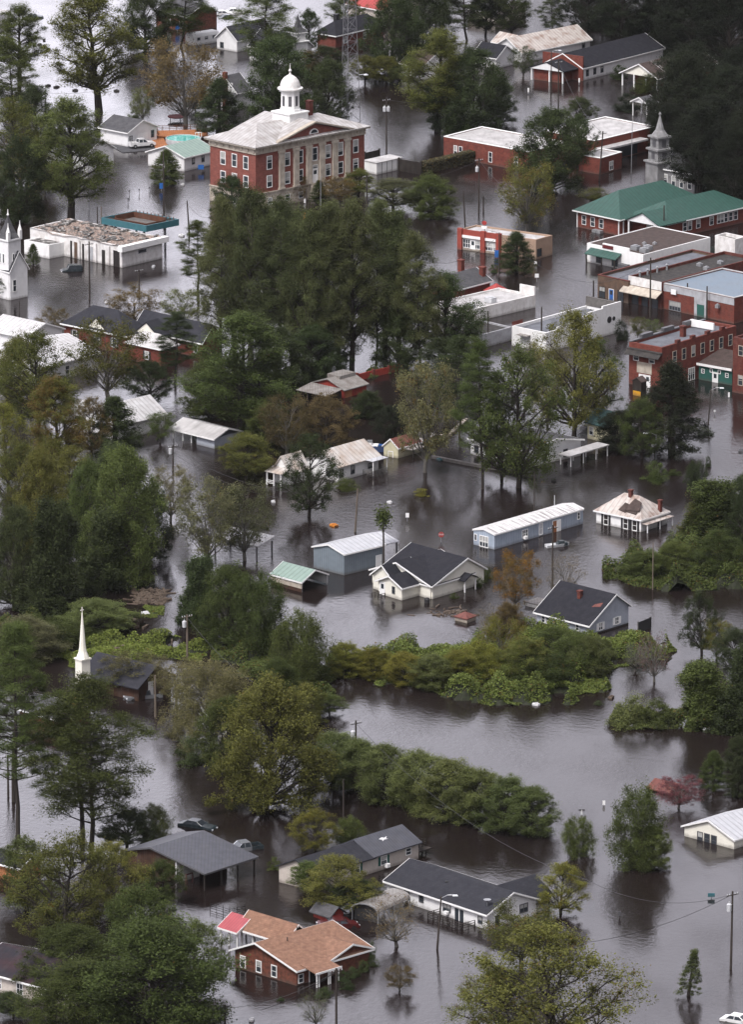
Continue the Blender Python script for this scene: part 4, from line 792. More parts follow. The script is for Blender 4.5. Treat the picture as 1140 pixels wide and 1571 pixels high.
g = Fr((385, 92), (440, 102), (476, 92)); gable(t, g, 'white_siding', 'roof_charcoal', 3.2, 6.0, 'u')
q = r3(1, 0)
f = Fr((355, 212), (405, 222), (610, 168), q=q); t = bld('dark_roofed_brick_house', 'red brick house with black hip roof and black chimney behind the lattice mast', 'house', f)
hip(t, f, 'brick_red', 'roof_dark', 2.6, 5.2, 'v', u=(-.0, 1.6)); chimney(t, f, f.lu, f.lv * .25, 4, 6.2, .9, 'black'); win(t, f, 'R', .2, .7, .9, 1.3); win(t, f, 'R', .6, .7, .9, 1.3)
f = Fr((540, 22), (590, 34), (636, 22)); t = bld('red_roofed_building', 'building with a bright red metal roof at the very top of the view', 'building', f)
gable(t, f, 'beige_siding', 'roof_bright_red', 2.6, 5.6, 'u')
f = Fr((618, 116), (648, 123), (690, 113)); t = bld('brown_roofed_house', 'small brown roofed house mostly hidden behind a yellowish tree', 'house', f)
gable(t, f, 'white_siding', 'roof_dull_brown', 2.8, 5.2, 'u'); win(t, f, 'R', .5, .7)
f = Fr((-28, 34), (-3, 38), (15, 33)); t = bld('white_trailer', 'white box trailer at the corner of the flooded car park', 'trailer', f)
b = MB(); b.box(f, 0, f.lu, 0, f.lv, -.3, 2.3); b.build('body', 'white_paint', t); slab(t, f, -.1, f.lu + .1, -.1, f.lv + .1, 2.3, .12, 'roof_flat_white', 'roof')
f = Fr((735, 52), (775, 58), (810, 48)); 
f = Fr((722, 30), (760, 38), (800, 26)); t = bld('beige_far_house', 'pale beige house in a gap between the topmost trees', 'house', f)
gable(t, f, 'beige_siding', 'roof_grey', 2.6, 4.8, 'u')
f = Fr((-20, 40), (-1, 44), (8, 40))

# ---- right centre: cream house, long white house
q = r3(2, 2)
f = Fr((425, 445), (517, 468), (612, 447), q=q); t = bld('cream_cottage', 'cream cottage with a dark teal roof next to the big dark evergreen', 'house', f)
gable(t, f, 'cream_paint', 'roof_teal', 2.9, 4.6, 'u', trim=None); win(t, f, 'L', .8, .8, .8, 1.2); win(t, f, 'R', .3, .8, .8, 1.3, fm='dark_steel')
f = Fr((285, 560), (345, 580), (490, 520), q=q); t = bld('white_post_carport', 'flat pale carport roof standing on thin white posts beside the cream cottage', 'carport', f)
slab(t, f, 0, f.lu * .75, 0, f.lv, 1.7, .18, 'roof_flat_white', 'roof')
for u_ in (.05, .7):
    for v_ in (.04, .36, .68, .97): post(t, f, u_ * f.lu, v_ * f.lv, 1.72, .07)
f = Fr((722, 697), (812, 717), (892, 699)); t = bld('long_white_house', 'long low white house screened by tall thin pines', 'house', f)
gable(t, f, 'white_siding', 'roof_grey', 2.6, 3.7, 'u')
for a in (.1, .3, .5, .7, .9): win(t, f, 'L', a, .5, .8, 1.1, fm='dark_steel')
for a in (.3, .7): win(t, f, 'R', a, .5, .8, 1.1, fm='dark_steel')

# ---- mobile home, broken roof house
f = Fr((90, 320), (198, 346), (653, 213), q=d4); t = bld('mobile_home', 'long pale blue mobile home with a streaked white roof', 'mobile home', f)
gable(t, f, 'pale_blue_siding', 'roof_streaked', 2.3, 2.75, 'v', oh=.12)
b = MB()
for k in range(1, 18): b.prism(f, [(-.12, 2.40), (f.lu / 2, 2.92), (f.lu + .12, 2.40), (f.lu + .12, 2.47), (f.lu / 2, 2.99), (-.12, 2.47)], 'v', f.lv * k / 18, f.lv * k / 18 + .12)
b.build('roof_seam', 'white_trim', t)
win(t, f, 'L', .5, .1, 1.7, 1.6, mull=3, pane='glass'); win(t, f, 'L', .9, .8, .4, .9, rail=False)
win(t, f, 'R', .34, .6, 1.2, 1.1, mull=3); b = MB(); g = fc(f, 'R'); fbox(b, g, .32 * f.lv, .35 * f.lv, .05, .5, .35, .8); b.build('air_conditioner', 'white_trim', t)
win(t, f, 'R', .52, .3, .7, 1.7, pane='ceramic'); door(t, f, 'R', .675, Z0, .9, 3.3, 'orange_wood', glass=False); panel(t, f, 'R', .69 * f.lv + .3, .69 * f.lv + 1.1, Z0, 1.8, 'white_trim', .15, name='open_door'); win(t, f, 'R', .95, 1.0, .5, 1.0)
f = Fr((722, 208), (952, 256), (1088, 214), q=d4); t = bld('broken_roof_house', 'derelict white house with a rusty tin roof that has fallen in', 'house', f)
hip(t, f, 'white_paint', 'roof_rust', 1.9, 4.7, 'u', oh=.3, inset=3.2)
g = fc(f, 'L'); 
for k, (a, w_, z_, ln_) in enumerate(((.28, 2.6, 2.75, 2.2), (.45, 1.5, 3.1, 1.6))):
    c0 = a * f.lu; b = MB(); s_ = (4.7 - 1.9) / (f.lv / 2 + .3)
    zz = lambda v_: 1.9 + .2 + s_ * (v_ + .3)
    b.solid([f.p(c0 - w_ / 2, .2, zz(.2)), f.p(c0 + w_ / 2, .4, zz(.4)), f.p(c0 + w_ * .3, ln_, zz(ln_)), f.p(c0 - w_ * .4, ln_ * .9, zz(ln_ * .9))], [f.p(c0 - w_ / 2, .2, zz(.2) + .12), f.p(c0 + w_ / 2, .4, zz(.4) + .12), f.p(c0 + w_ * .3, ln_, zz(ln_) + .12), f.p(c0 - w_ * .4, ln_ * .9, zz(ln_ * .9) + .12)]); b.build('fallen_roofing', 'roof_dull_brown', t)
b = MB(); b.solid([f.p(.8, .6, 3.0), f.p(3.4, .3, 2.8), f.p(2.8, 2.0, 4.4), f.p(1.2, 1.6, 4.1)], [f.p(.8, .6, 3.15), f.p(3.4, .3, 2.95), f.p(2.8, 2.0, 4.55), f.p(1.2, 1.6, 4.25)]); b.build('torn_roofing', 'roof_dull_brown', t)
slab(t, f, -1.3, -.1, 0, f.lv, 1.3, .1, 'roof_rust', 'porch_roof', .1)
for v_ in (.03, .5, .97): post(t, f, -1.15, v_ * f.lv, 1.32, .07)
chimney(t, f, f.lu * .5, f.lv * .45, 3.5, 5.3, .55, 'brick_dark'); chimney(t, f, f.lu * .02, f.lv * .75, 2.2, 4.0, .5, 'brick_dark')
for a in (.78, .34, .14): win(t, f, 'L', a, .1, .8, 1.5, fm='white_trim', shut='black', pane='inside_dark')
win(t, f, 'R', .7, .1, .8, 1.2, fm='dark_steel')

# ---- metal shed, green carport, white house, floating shed roof
f = Fr((257, 225), (405, 262), (598, 215), q=d5); t = bld('metal_workshop', 'blue grey metal workshop with a white ribbed roof', 'workshop', f)
gable(t, f, 'blue_metal', 'roof_bright_metal', 3.25, 4.15, 'v', oh=.25, og=.2)
door(t, f, 'R', .87, Z0, 1.0, 3.3, 'white_trim', glass=False)
b = MB(); b.prism(f, [(-.25, 3.22), (f.lu / 2, 4.18), (f.lu + .25, 3.22), (f.lu + .25, 3.38), (f.lu / 2, 4.34), (-.25, 3.38)], 'v', f.lv + .21, f.lv * 1.36); b.build('roof_extension', 'roof_bright_metal', t)
for u_ in (.1, f.lu - .1): post(t, f, u_, f.lv * 1.34, 3.25, .1, 'dark_steel')
f = Fr((50, 305), (200, 345), (325, 306), q=d5); t = bld('green_carport', 'open carport with a pale green ribbed roof and tan side panels', 'carport', f)
gable(t, f, 'tan_wall', 'roof_pale_green', 1.5, 2.75, 'u', solid=False, oh=.15, og=.15)
panel(t, f, 'L', 0, f.lu, .55, 1.45, 'stone', .05, name='side_panel'); panel(t, f, 'L', 0, f.lu, Z0, .53, 'dark_brown_wood', .03, name='lower_panel')
b = MB(); b.box(f, 0, f.lu, f.lv - .1, f.lv, .2, 1.5); b.build('side_panel', 'white_paint', t)
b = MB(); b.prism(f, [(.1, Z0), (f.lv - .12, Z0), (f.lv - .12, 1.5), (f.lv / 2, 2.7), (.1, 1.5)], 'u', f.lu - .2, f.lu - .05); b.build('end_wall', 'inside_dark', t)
for v_ in (.02, .98): post(t, f, .1, v_ * f.lv, 1.5, .07, 'steel')
f = Fr((545, 297), (825, 377), (1077, 300), q=d5); t = bld('cream_house', 'cream sided house with black cross gabled roofs beside the metal workshop', 'house', f)
gable(t, f, 'cream_siding', 'roof_dark', 2.05, 4.15, 'v', u=(0, 1), v=(0, .8), t=.57)
gable(t, f, 'cream_siding', 'roof_dark', 2.05, 4.7, 'u', u=(-.02, .9), v=(.02, 1.0), t=.655, e2=2.4)
g = Fr((528, 332), (686, 384), (790, 352), q=d5); gable(t, g, 'cream_siding', 'roof_dark', 2.0, 3.15, 'v', u=(.0, .68), v=(0, 1.0)); gable(t, g, 'cream_siding', 'roof_dark', 2.35, 4.0, 'v', u=(.42, 1.0), v=(.25, 1.4))
door(t, g, 'L', .56, Z0, 1.0, 3.4, 'white_trim'); win(t, g, 'L', .24, .75, .5, .95, fm='dark_steel'); win(t, g, 'L', .8, 1.35, .35, .4, fm='dark_steel', base=g.lv * .25, rail=False)
rail(t, g, [(g.lu * .48, -.1), (g.lu * .48, -1.6)], -.5, .9, 'dark_wood', .7); rail(t, g, [(g.lu * .66, -.1), (g.lu * .66, -1.6)], -.5, .9, 'dark_wood', .7)
win(t, f, 'R', .1, .7, .6, 1.0, fm='dark_steel'); win(t, f, 'R', .385, .95, .45, .85, fm='dark_steel')
g2 = fc(f, 'R'); v0, v1 = .52 * f.lv, .74 * f.lv
b = MB(); b.prism(f, [(v0, 1.9), (v1, 1.9), ((v0 + v1) / 2, 2.5)], 'u', -1.5, -.02); b.build('porch_gable', 'cream_siding', t)
b = MB()
for s in (v0 - .3, v1 + .3): b.prism(f, [(s, 1.75), ((v0 + v1) / 2, 2.55), ((v0 + v1) / 2, 2.7), (s, 1.9)], 'u', -1.8, -.02)
b.build('porch_roof', 'roof_dark', t)
for v_ in (v0 + .1, v1 - .1): post(t, f, -1.45, v_, 1.9, .08)
door(t, f, 'R', .62, Z0, 1.0, 3.0, 'ceramic', base=0)
b = MB(); b.lathe(f.p(-1.0, -.2 + .05 * f.lv - 2.2, 0), [(.4, -.5), (.42, .55), (.3, .75), (.05, .8)], 10); b.build('propane_tank', 'black', t)
f = Fr((948, 480), (1003, 495), (1042, 478), q=d5); t = bld('drifting_shed', 'tiny shed with reddish brown roof sunk to its eaves near the cream house', 'shed', f)
hip(t, f, 'stone', 'roof_rusty_red', .55, 1.35, 'u', oh=.15, trim=None)

# ---- grey blue house, black board
q = r3(2, 3)
f = Fr((193, 508), (435, 570), (614, 515), q=q); t = bld('grey_blue_house', 'grey blue house with a black catslide roof and small brick chimney', 'house', f)
gable(t, f, 'grey_siding', 'roof_dark', 1.75, 5.1, 'u', t=.64, e2=2.9)
for a in (.88, .79): win(t, f, 'L', a, .35, .6, .9)
win(t, f, 'L', .49, .55, .5, .6); win(t, f, 'L', .23, .45, .6, .8)
win(t, f, 'R', .28, .5, .75, 1.0, shut='white_trim', mull=2); win(t, f, 'R', .7, .6, .75, 1.0, shut='white_trim', mull=2)
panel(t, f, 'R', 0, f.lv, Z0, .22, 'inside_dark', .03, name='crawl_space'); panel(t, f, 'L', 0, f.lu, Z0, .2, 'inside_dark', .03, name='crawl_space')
chimney(t, f, f.lu * .5, f.lv * .42, 3.4, 5.0, .6, 'brick_dark')
s_ = (5.1 - 1.75) / (.64 * f.lv); b = MB(); z_ = lambda v_: 1.75 + .2 + s_ * v_
b.solid([f.p(.5, .34 * f.lv, z_(.34 * f.lv)), f.p(1.9, .30 * f.lv, z_(.30 * f.lv)), f.p(1.7, .36 * f.lv, z_(.36 * f.lv)), f.p(.6, .42 * f.lv, z_(.42 * f.lv))], [f.p(.5, .34 * f.lv, z_(.34 * f.lv) + .05), f.p(1.9, .30 * f.lv, z_(.30 * f.lv) + .05), f.p(1.7, .36 * f.lv, z_(.36 * f.lv) + .05), f.p(.6, .42 * f.lv, z_(.42 * f.lv) + .05)]); b.build('red_cloth', 'roof_rusty_red', t)
f = Fr((135, 430), (200, 445), (260, 425), q=q); t = bld('sunken_shed', 'flat grey shed roof just above the water behind the grey blue house', 'shed', f)
slab(t, f, 0, f.lu, 0, f.lv, .5, .15, 'old_grey_metal', 'roof'); b = MB(); b.box(f, .1, f.lu - .1, .1, f.lv - .1, Z0, .5); b.build('wall', 'white_paint', t)
p0, p1 = P(980.5, 971), P(1000, 963); d_ = p1 - p0; g = XY(p0, math.atan2(d_.y, d_.x)); t = thing('black_board', 'square black board standing in the water beyond the grey blue house', 'board', tuple(p0))
b = MB(); b.box(g, 0, d_.length, 0, .12, Z0, 1.6); b.build('board', 'black', t)
for x in (.1, d_.length - .1): b = MB(); b.box(g, x - .07, x + .07, .12, .26, Z0, 1.7); b.build('post', 'grey_wood', t)

# ---- left lower: steeple church, brick bits, carport
o = P(127, 1078); f = XY(o, R(40)); t = thing('needle_steeple_church', 'church with a slim white needle steeple and cross rising from the trees', 'church', tuple(o))
b = MB(); b.box(f, -.75, .75, -.75, .75, Z0, 6.4); b.box(f, -.9, .9, -.9, .9, 6.4, 6.6); b.build('tower', 'cream_siding', t)
b = MB(); b.lathe(o, [(.95, 6.6), (.85, 6.9), (.6, 7.5), (.48, 8.2), (.08, 13.1)], 8, .3); b.build('spire', 'cream_siding', t)
b = MB(); b.box(f, -.05, .05, -.05, .05, 13.0, 14.0); b.box(f, -.3, -.052, -.05, .05, 13.5, 13.62); b.box(f, .052, .3, -.05, .05, 13.5, 13.62); b.build('cross', 'cream_siding', t)
g = Fr((128, 1056), (212, 1076), (262, 1060)); gable(t, g, 'dark_brown_wood', 'roof_charcoal', 2.3, 4.4, 'u', oh=.7, trim=None); panel(t, g, 'R', g.lv * .3, g.lv * .45, Z0, 2.4, 'white_trim', .05, name='door')
f = Fr((30, 1112), (85, 1128), (135, 1112)); t = bld('low_brick_annex', 'low brick building glimpsed between pine trunks', 'building', f)
gable(t, f, 'brick_brown', 'roof_grey', 2.4, 3.6, 'u')
f = Fr((330, 845), (396, 862), (419, 852)); t = bld('white_tin_carport', 'white tin carport roof poking out of the pale willow', 'carport', f)
slab(t, f, 0, f.lu, 0, f.lv, 2.3, .14, 'roof_white_metal', 'roof', .7)
for u_ in (.05, .95):
    for v_ in (.05, .95): post(t, f, u_ * f.lu, v_ * f.lv, 2.32, .1, 'dark_steel')

# ---- foreground houses
f = Fr((65, 502), (632, 652), (1008, 530), q=d8); t = bld('metal_roofed_barn', 'dark timber barn with a broad grey metal roof and open carport side', 'barn', f)
W = f.lu; u1 = .37 * W
gable(t, f, 'dark_brown_wood', 'roof_dark_metal', 2.3, 3.9, 'v', t=.68, e2=2.75, oh=.25, solid=False, trim='dark_steel')
b = MB(); am = .68 * W; b.prism(f, [(u1, Z0), (W, Z0), (W, 2.7), (am, 3.85), (u1, 2.3 + 1.6 * u1 / am)], 'v', .3, .5); b.box(f, W - .2, W, .502, f.lv, Z0, 2.7); b.box(f, u1, W - .2, f.lv - .2, f.lv, Z0, 2.7); b.box(f, u1, u1 + .15, .502, f.lv - .2, Z0, 3.0); b.build('wall', 'dark_brown_wood', t)
b = MB(); b.solid([f.p(u1 - .02, .1, Z0), f.p(u1 - .02, f.lv * .45, Z0), f.p(u1 - .02, f.lv * .45, 2.9), f.p(u1 - .02, .1, 2.9)], [f.p(u1 - .12, .1, Z0), f.p(u1 - .12, f.lv * .45, Z0), f.p(u1 - .12, f.lv * .45, 2.9), f.p(u1 - .12, .1, 2.9)]); b.build('white_wall', 'white_paint', t)
b = MB(); b.box(f, u1 + .02, u1 + .2, .25, .32, Z0, 2.75); b.build('corner_board', 'white_trim', t)
for v_ in (.02, .34, .66, .98): post(t, f, .1, v_ * f.lv, 2.3, .09, 'dark_wood')
b = MB(); c_ = f.p(u1 - 1.1, .8, 0)
for k in (0, 1): b.tube([c_ + f.v * (k * 1.2 + -.4) - f.u * .2 + Vector((0, 0, -1)), c_ + f.v * (k * 1.2) + Vector((0, 0, 1.2)), c_ + f.v * (k * 1.2 + .4) + Vector((0, 0, -1))], .07, 5)
b.tube([c_ + Vector((0, 0, 1.2)), c_ + f.v * 1.2 + Vector((0, 0, 1.2))], .08, 5); o_ = b.build('swing_frame', 'maroon_paint', t)
f = Fr((70, 269), (215, 304), (637, 176), q=d6); t = bld('beige_house', 'beige sided house with two grey roof sections and a white scrap on top', 'house', f)
gable(t, f, 'beige_siding', 'roof_charcoal', 2.2, 3.6, 'v', v=(0, .55), trim=None); gable(t, f, 'beige_siding', 'roof_dark_metal', 2.3, 3.85, 'v', v=(.551, 1), og=.25, trim=None)
win(t, f, 'R', .66, .7, 1.0, 1.1, shut='green_paint'); win(t, f, 'R', .9, 1.0, .9, .8, rail=True); b = MB(); g = fc(f, 'R'); fbox(b, g, .66 * f.lv, .66 * f.lv + .6, .1, .6, .3, .8); b.build('air_conditioner', 'white_trim', t)
win(t, f, 'R', .4, .7, 1.0, 1.1, shut='green_paint')
zr = lambda u_: 2.3 + .2 + (3.85 - 2.3) * u_ / (f.lu / 2)
b = MB(); c_ = [(.62, .72), (.66, .755), (.6, .77), (.64, .8), (.54, .775), (.5, .79), (.52, .755), (.46, .73), (.54, .74)]; 
b.solid([f.p(a * f.lu * .5, v_ * f.lv, zr(a * f.lu * .5) + .003) for a, v_ in c_], [f.p(a * f.lu * .5, v_ * f.lv, zr(a * f.lu * .5) + .05) for a, v_ in c_]); b.build('white_scrap', 'cloth_white', t)
rail(t, f, [(.6 * f.lu * .3, f.lv), (.18 * f.lu, f.lv + 2.6), (.75 * f.lu, f.lv + 2.6)], .9, .9, 'dark_wood', .6)
b = MB(); b.box(f, 0, f.lu * .75, f.lv + .05, f.lv + 2.6, .75, .9); b.build('deck', 'dark_wood', t)
f = Fr((503, 325), (902, 458), (1096, 400), q=d6); t = bld('white_ranch_house', 'long white sided house with a charcoal roof, satellite dish and dark deck rails', 'house', f)
gable(t, f, 'white_siding', 'roof_charcoal', 2.15, 3.95, 'u', oh=.45)
gable(t, f, 'white_siding', 'roof_charcoal', 2.1, 3.75, 'v', u=(.03, .36), v=(.6, 1.35), oh=.4, trim=None)
win(t, f, 'L', .8, .7, .8, 1.0, fm='dark_steel'); win(t, f, 'L', .655, .85, .7, .75, fm='dark_steel'); win(t, f, 'L', .4, .7, 1.3, .9, fm='dark_steel', mull=2); win(t, f, 'L', .07, .6, .7, .85, fm='dark_steel')
b = MB(); g = fc(f, 'L')
for a in (.8, .39): fbox(b, g, a * f.lu - .3, a * f.lu + .3, .1, .5, .45, .8)
b.build('air_conditioner', 'white_trim', t)
panel(t, f, 'L', .225 * f.lu, .325 * f.lu, Z0, 1.7, 'white_trim', .06, name='patio_door'); panel(t, f, 'L', .232 * f.lu, .27 * f.lu, -.1, 1.55, 'glass', .09, name='pane'); panel(t, f, 'L', .28 * f.lu, .318 * f.lu, -.1, 1.55, 'glass', .09, name='pane')
win(t, f, 'R', .74, 1.0, 1.3, 1.0, mull=2, fm='dark_steel'); win(t, f, 'R', .39, .9, .7, 1.1, fm='dark_steel'); door(t, f, 'R', .2, Z0, .9, 3.1, 'black')
b = MB(); c_ = f.p(1.0, .9, 2.75); b.tube([c_, c_ + Vector((0, 0, .7))], .05, 5); b.lathe(c_ + Vector((0, -.1, .55)), [(.05, .0), (.45, .3), (.5, .34)], 12); b.build('satellite_dish', 'steel', t)
b = MB(); c_ = f.p(f.lu * .55, f.lv * .3, 3.15); b.box(XY(c_), -.2, .2, -.2, .2, 0, .35); b.build('roof_vent', 'black', t)
b = MB(); b.box(f, .12 * f.lu, .46 * f.lu, -2.3, -.08, -.25, -.1); b.build('deck', 'dark_wood', t)
rail(t, f, [(.46 * f.lu, -.1), (.46 * f.lu, -2.3), (.12 * f.lu, -2.3), (.12 * f.lu, -.1)], -.1, .9, 'dark_wood', .8); rail(t, f, [(-.1, .22 * f.lv), (-1.8, .22 * f.lv), (-1.8, .42 * f.lv)], -.2, .95, 'dark_wood', .7)
f = Fr((165, 463), (548, 580), (1000, 447), q=d7); t = bld('brown_brick_house', 'brown brick house with tan shingle roof, white trim and a little front porch', 'house', f)
LU, LV = f.lu, f.lv
gable(t, f, 'brick_brown', 'roof_brown', 2.1, 4.0, 'v', t=.63, e2=2.3, oh=.55, og=.5, v=(0, 1))
gable(t, f, 'brick_brown', 'roof_brown', 2.05, 3.35, 'u', u=(-.012, .55), v=(.42, 1.0), t=.55, e2=2.2, oh=.5, og=.45)
for a in (.87, .61, .36): win(t, f, 'L', a, .35, .75, 1.35, fw=.12)
win(t, f, 'R', .6, .1, 2.0, 1.35, mull=3, fw=.14, base=0); win(t, f, 'R', .88, .45, .75, 1.35, fw=.12); win(t, f, 'R', .06, .3, .7, 1.0)
b = MB(); b.solid([f.p(-2.4, .08 * LV, 1.75), f.p(.3, .08 * LV, 2.3), f.p(.3, .42 * LV, 2.3), f.p(-2.4, .42 * LV, 1.75)], [f.p(-2.4, .08 * LV, 1.9), f.p(.3, .08 * LV, 2.45), f.p(.3, .42 * LV, 2.45), f.p(-2.4, .42 * LV, 1.9)]); pr = b.build('porch_roof', 'roof_brown', t)
b = MB(); b.box(f, -2.47, -2.403, .07 * LV, .43 * LV, 1.7, 1.95); b.build('fascia', 'white_trim', pr)
for v_ in (.1, .13, .26, .285, .4): post(t, f, -2.25, v_ * LV, 1.8, .06)
door(t, f, 'R', .22, Z0, 1.0, 3.2, 'black', glass=False)
g = Fr((195, 325), (480, 412), (620, 368), q=d7); gable(t, g, 'brick_brown', 'roof_brown', 2.4, 3.95, 'u', solid=False); b = MB(); b.box(g, 0, g.lu * .55, .2, g.lv, Z0, 2.38); b.build('wall', 'brick_brown', t)
for u_ in (.72, .97): post(t, g, u_ * g.lu, .1, 2.4, .1)
g = Fr((72, 312), (178, 345), (340, 290), q=d7); tc_ = bld('red_carport', 'carport with a bright red ribbed roof joined to the tan roofed brick house', 'carport', g)
gable(tc_, g, 'inside_dark', 'roof_red_metal', 2.1, 3.3, 'u', solid=False, u=(0, 1), oh=.3)
for u_ in (.02, .5, .98):
    for v_ in (.02, .98): post(tc_, g, u_ * g.lu, v_ * g.lv, 2.1, .09)
for (u_, v_, z0, z1, r_) in ((LU * .5, LV * .3, 3.5, 4.3, .06), (LU * .7, LV * .6, 3.8, 4.5, .06)): b = MB(); b.lathe(f.p(u_, v_, 0), [(r_, z0), (r_, z1)], 8); b.build('vent_pipe', 'black', t)
f = Fr((-40, 1512), (105, 1552), (196, 1524)); t = bld('maroon_roofed_house', 'house with a dark maroon grey roof under the spreading oaks in the corner', 'house', f)
gable(t, f, 'beige_siding', 'roof_maroon', 2.3, 4.1, 'u')
for a in (.75, .52, .25): win(t, f, 'L', a, .5, .9, 1.3, mull=2)
win(t, f, 'R', .4, .6, .8, 1.1)
f = Fr((872, 704), (1100, 765), (1290, 705), q=r3(2, 4)); t = bld('white_roofed_building', 'white building with a broad white metal roof cut by the picture edge', 'building', f)
gable(t, f, 'cream_siding', 'roof_bright_metal', 1.35, 3.0, 'v', oh=.35, e2=1.35)
for a in (.68, .54, .40): win(t, f, 'L', a, -.2, .8, 1.3, fm='dark_steel')
f = Fr((715, 490), (810, 512), (870, 492), q=r3(2, 4)); t = bld('submerged_shed', 'shed sunk to its rusty red roof beside a bare reddish bush', 'shed', f)
gable(t, f, 'grey_wood', 'roof_rusty_red', .35, 1.1, 'u', trim=None)
f = Fr((-25, 1342), (30, 1356), (62, 1344)); t = bld('orange_shed', 'orange brown shed with dark roof peeking out at the picture edge', 'shed', f)
gable(t, f, 'orange_wood', 'roof_dark', 2.2, 3.0, 'u')
f = Fr((478, 305), (600, 326), (655, 300), q=(380, 1309, 3)); t = bld('ribbed_tin_shelter', 'ribbed tin shelter with an arched dark front beside the beige house', 'shelter', f)
b = MB(); W = f.lu; arc = [(W / 2 - W / 2 * math.cos(k * math.pi / 8), 1.5 + .9 * math.sin(k * math.pi / 8)) for k in range(9)]
b.prism(f, [(a, z) for a, z in arc] + [(a, z - .1) for a, z in reversed(arc)], 'v', 0, 7.5); b.build('roof', 'old_grey_metal', t)
b = MB(); b.prism(f, [(W / 2 + (a - W / 2) * 1.03, z + .06) for a, z in arc] + [(W / 2 + (a - W / 2) * .97, z - .08) for a, z in reversed(arc)], 'v', -.12, -.003); b.build('front_edge', 'steel', t)
b = MB(); b.prism(f, [(.15, Z0), (W - .15, Z0)] + [(W / 2 + (a - W / 2) * .92, z - .14) for a, z in reversed(arc)], 'v', .4, .5); b.build('front_cover', 'black', t)
for u_ in (.05, W - .05):
    for v_ in (.1, 3.7, 7.4): post(t, f, u_, v_, 1.5, .06, 'steel')
f = Fr((302, 292), (382, 318), (440, 300), q=(380, 1309, 3)); t = bld('grey_roof_hut', 'low hut with rounded grey roof and red wall behind the tan roofed house', 'shed', f)
gable(t, f, 'red_barn', 'roof_grey', .9, 1.7, 'u', trim=None)
# ---------------------------------------------------------------- trees
SRC = bpy.data.collections.new('sources')
def mesh_from(name, V, Fq, m, tint=None, turn=None):
    me = bpy.data.meshes.new(name); n = len(V); k = len(Fq)
    me.vertices.add(n); me.vertices.foreach_set('co', V.astype(np.float32).ravel())
    me.loops.add(k * 4); me.loops.foreach_set('vertex_index', Fq.astype(np.int32).ravel())
    me.polygons.add(k); me.polygons.foreach_set('loop_start', np.arange(0, k * 4, 4, dtype=np.int32))
    if tint is not None:
        a = me.attributes.new('tint', 'FLOAT', 'FACE'); a.data.foreach_set('value', tint.astype(np.float32))
        a = me.attributes.new('turn', 'FLOAT', 'FACE'); a.data.foreach_set('value', turn.astype(np.float32))
    me.update(calc_edges=True); me.materials.append(mat(m)); return me
def leaf_quads(c, size, asp, rg, upbias=.5):
    """one pointed quad per centre, turned at random but favouring sky-facing"""
    n = len(c); nr = rg.normal(size=(n, 3)); nr[:, 2] = np.abs(nr[:, 2]) + upbias; nr /= np.linalg.norm(nr, axis=1)[:, None]
    t = rg.normal(size=(n, 3)); t -= nr * (t * nr).sum(1)[:, None]; t /= np.linalg.norm(t, axis=1)[:, None]; bt = np.cross(nr, t)
    s = (size * rg.uniform(.6, 1.3, n))[:, None]
    V = np.stack([c - t * s, c - bt * s * asp + nr * s * .12, c + t * s, c + bt * s * asp + nr * s * .12], 1).reshape(-1, 3)
    return V, np.arange(n * 4).reshape(n, 4)
def crown_mesh(name, clumps, rad, n, size, asp, rg, flat=.7, up=.5, shell=.45):
    """clumps: Nx3 centres; rad: N radii; leaves spread through each clump, clump tint plus leaf tint"""
    N_ = len(clumps); cid = np.repeat(np.arange(N_), n); d_ = rg.normal(size=(N_ * n, 3)); d_ /= np.linalg.norm(d_, axis=1)[:, None]
    r = rg.uniform(0, 1, N_ * n) ** shell
    c = clumps[cid] + d_ * (r * rad[cid])[:, None] * np.array([1, 1, flat]); c[:, 2] = np.maximum(c[:, 2], .15)
    V, Q = leaf_quads(c, size, asp, rg, up)
    ct = rg.uniform(0, 1, N_); tint = np.clip(.55 * ct[cid] + .45 * rg.uniform(0, 1, N_ * n), 0, 1)
    cu = rg.uniform(0, 1, N_); turn = np.clip(.6 * cu[cid] + .4 * rg.uniform(0, 1, N_ * n), 0, 1)
    return mesh_from(name, V, Q, 'leaf', tint, turn)
def limb(b, p, q, r0, r1, rg, sag=.0, n=4, w_=.06):
    L_ = (q - p).length; pts = []
    for i in range(n + 1):
        t = i / n; x = p.lerp(q, t) + Vector((0, 0, sag * L_ * math.sin(t * math.pi)))
        if 0 < i < n: x += Vector(rg.normal(size=3)) * L_ * w_ * .5
        pts.append(x)
    b.tube(pts, [r0 + (r1 - r0) * i / n for i in range(n + 1)], 5 if r0 > .06 else 3); return pts
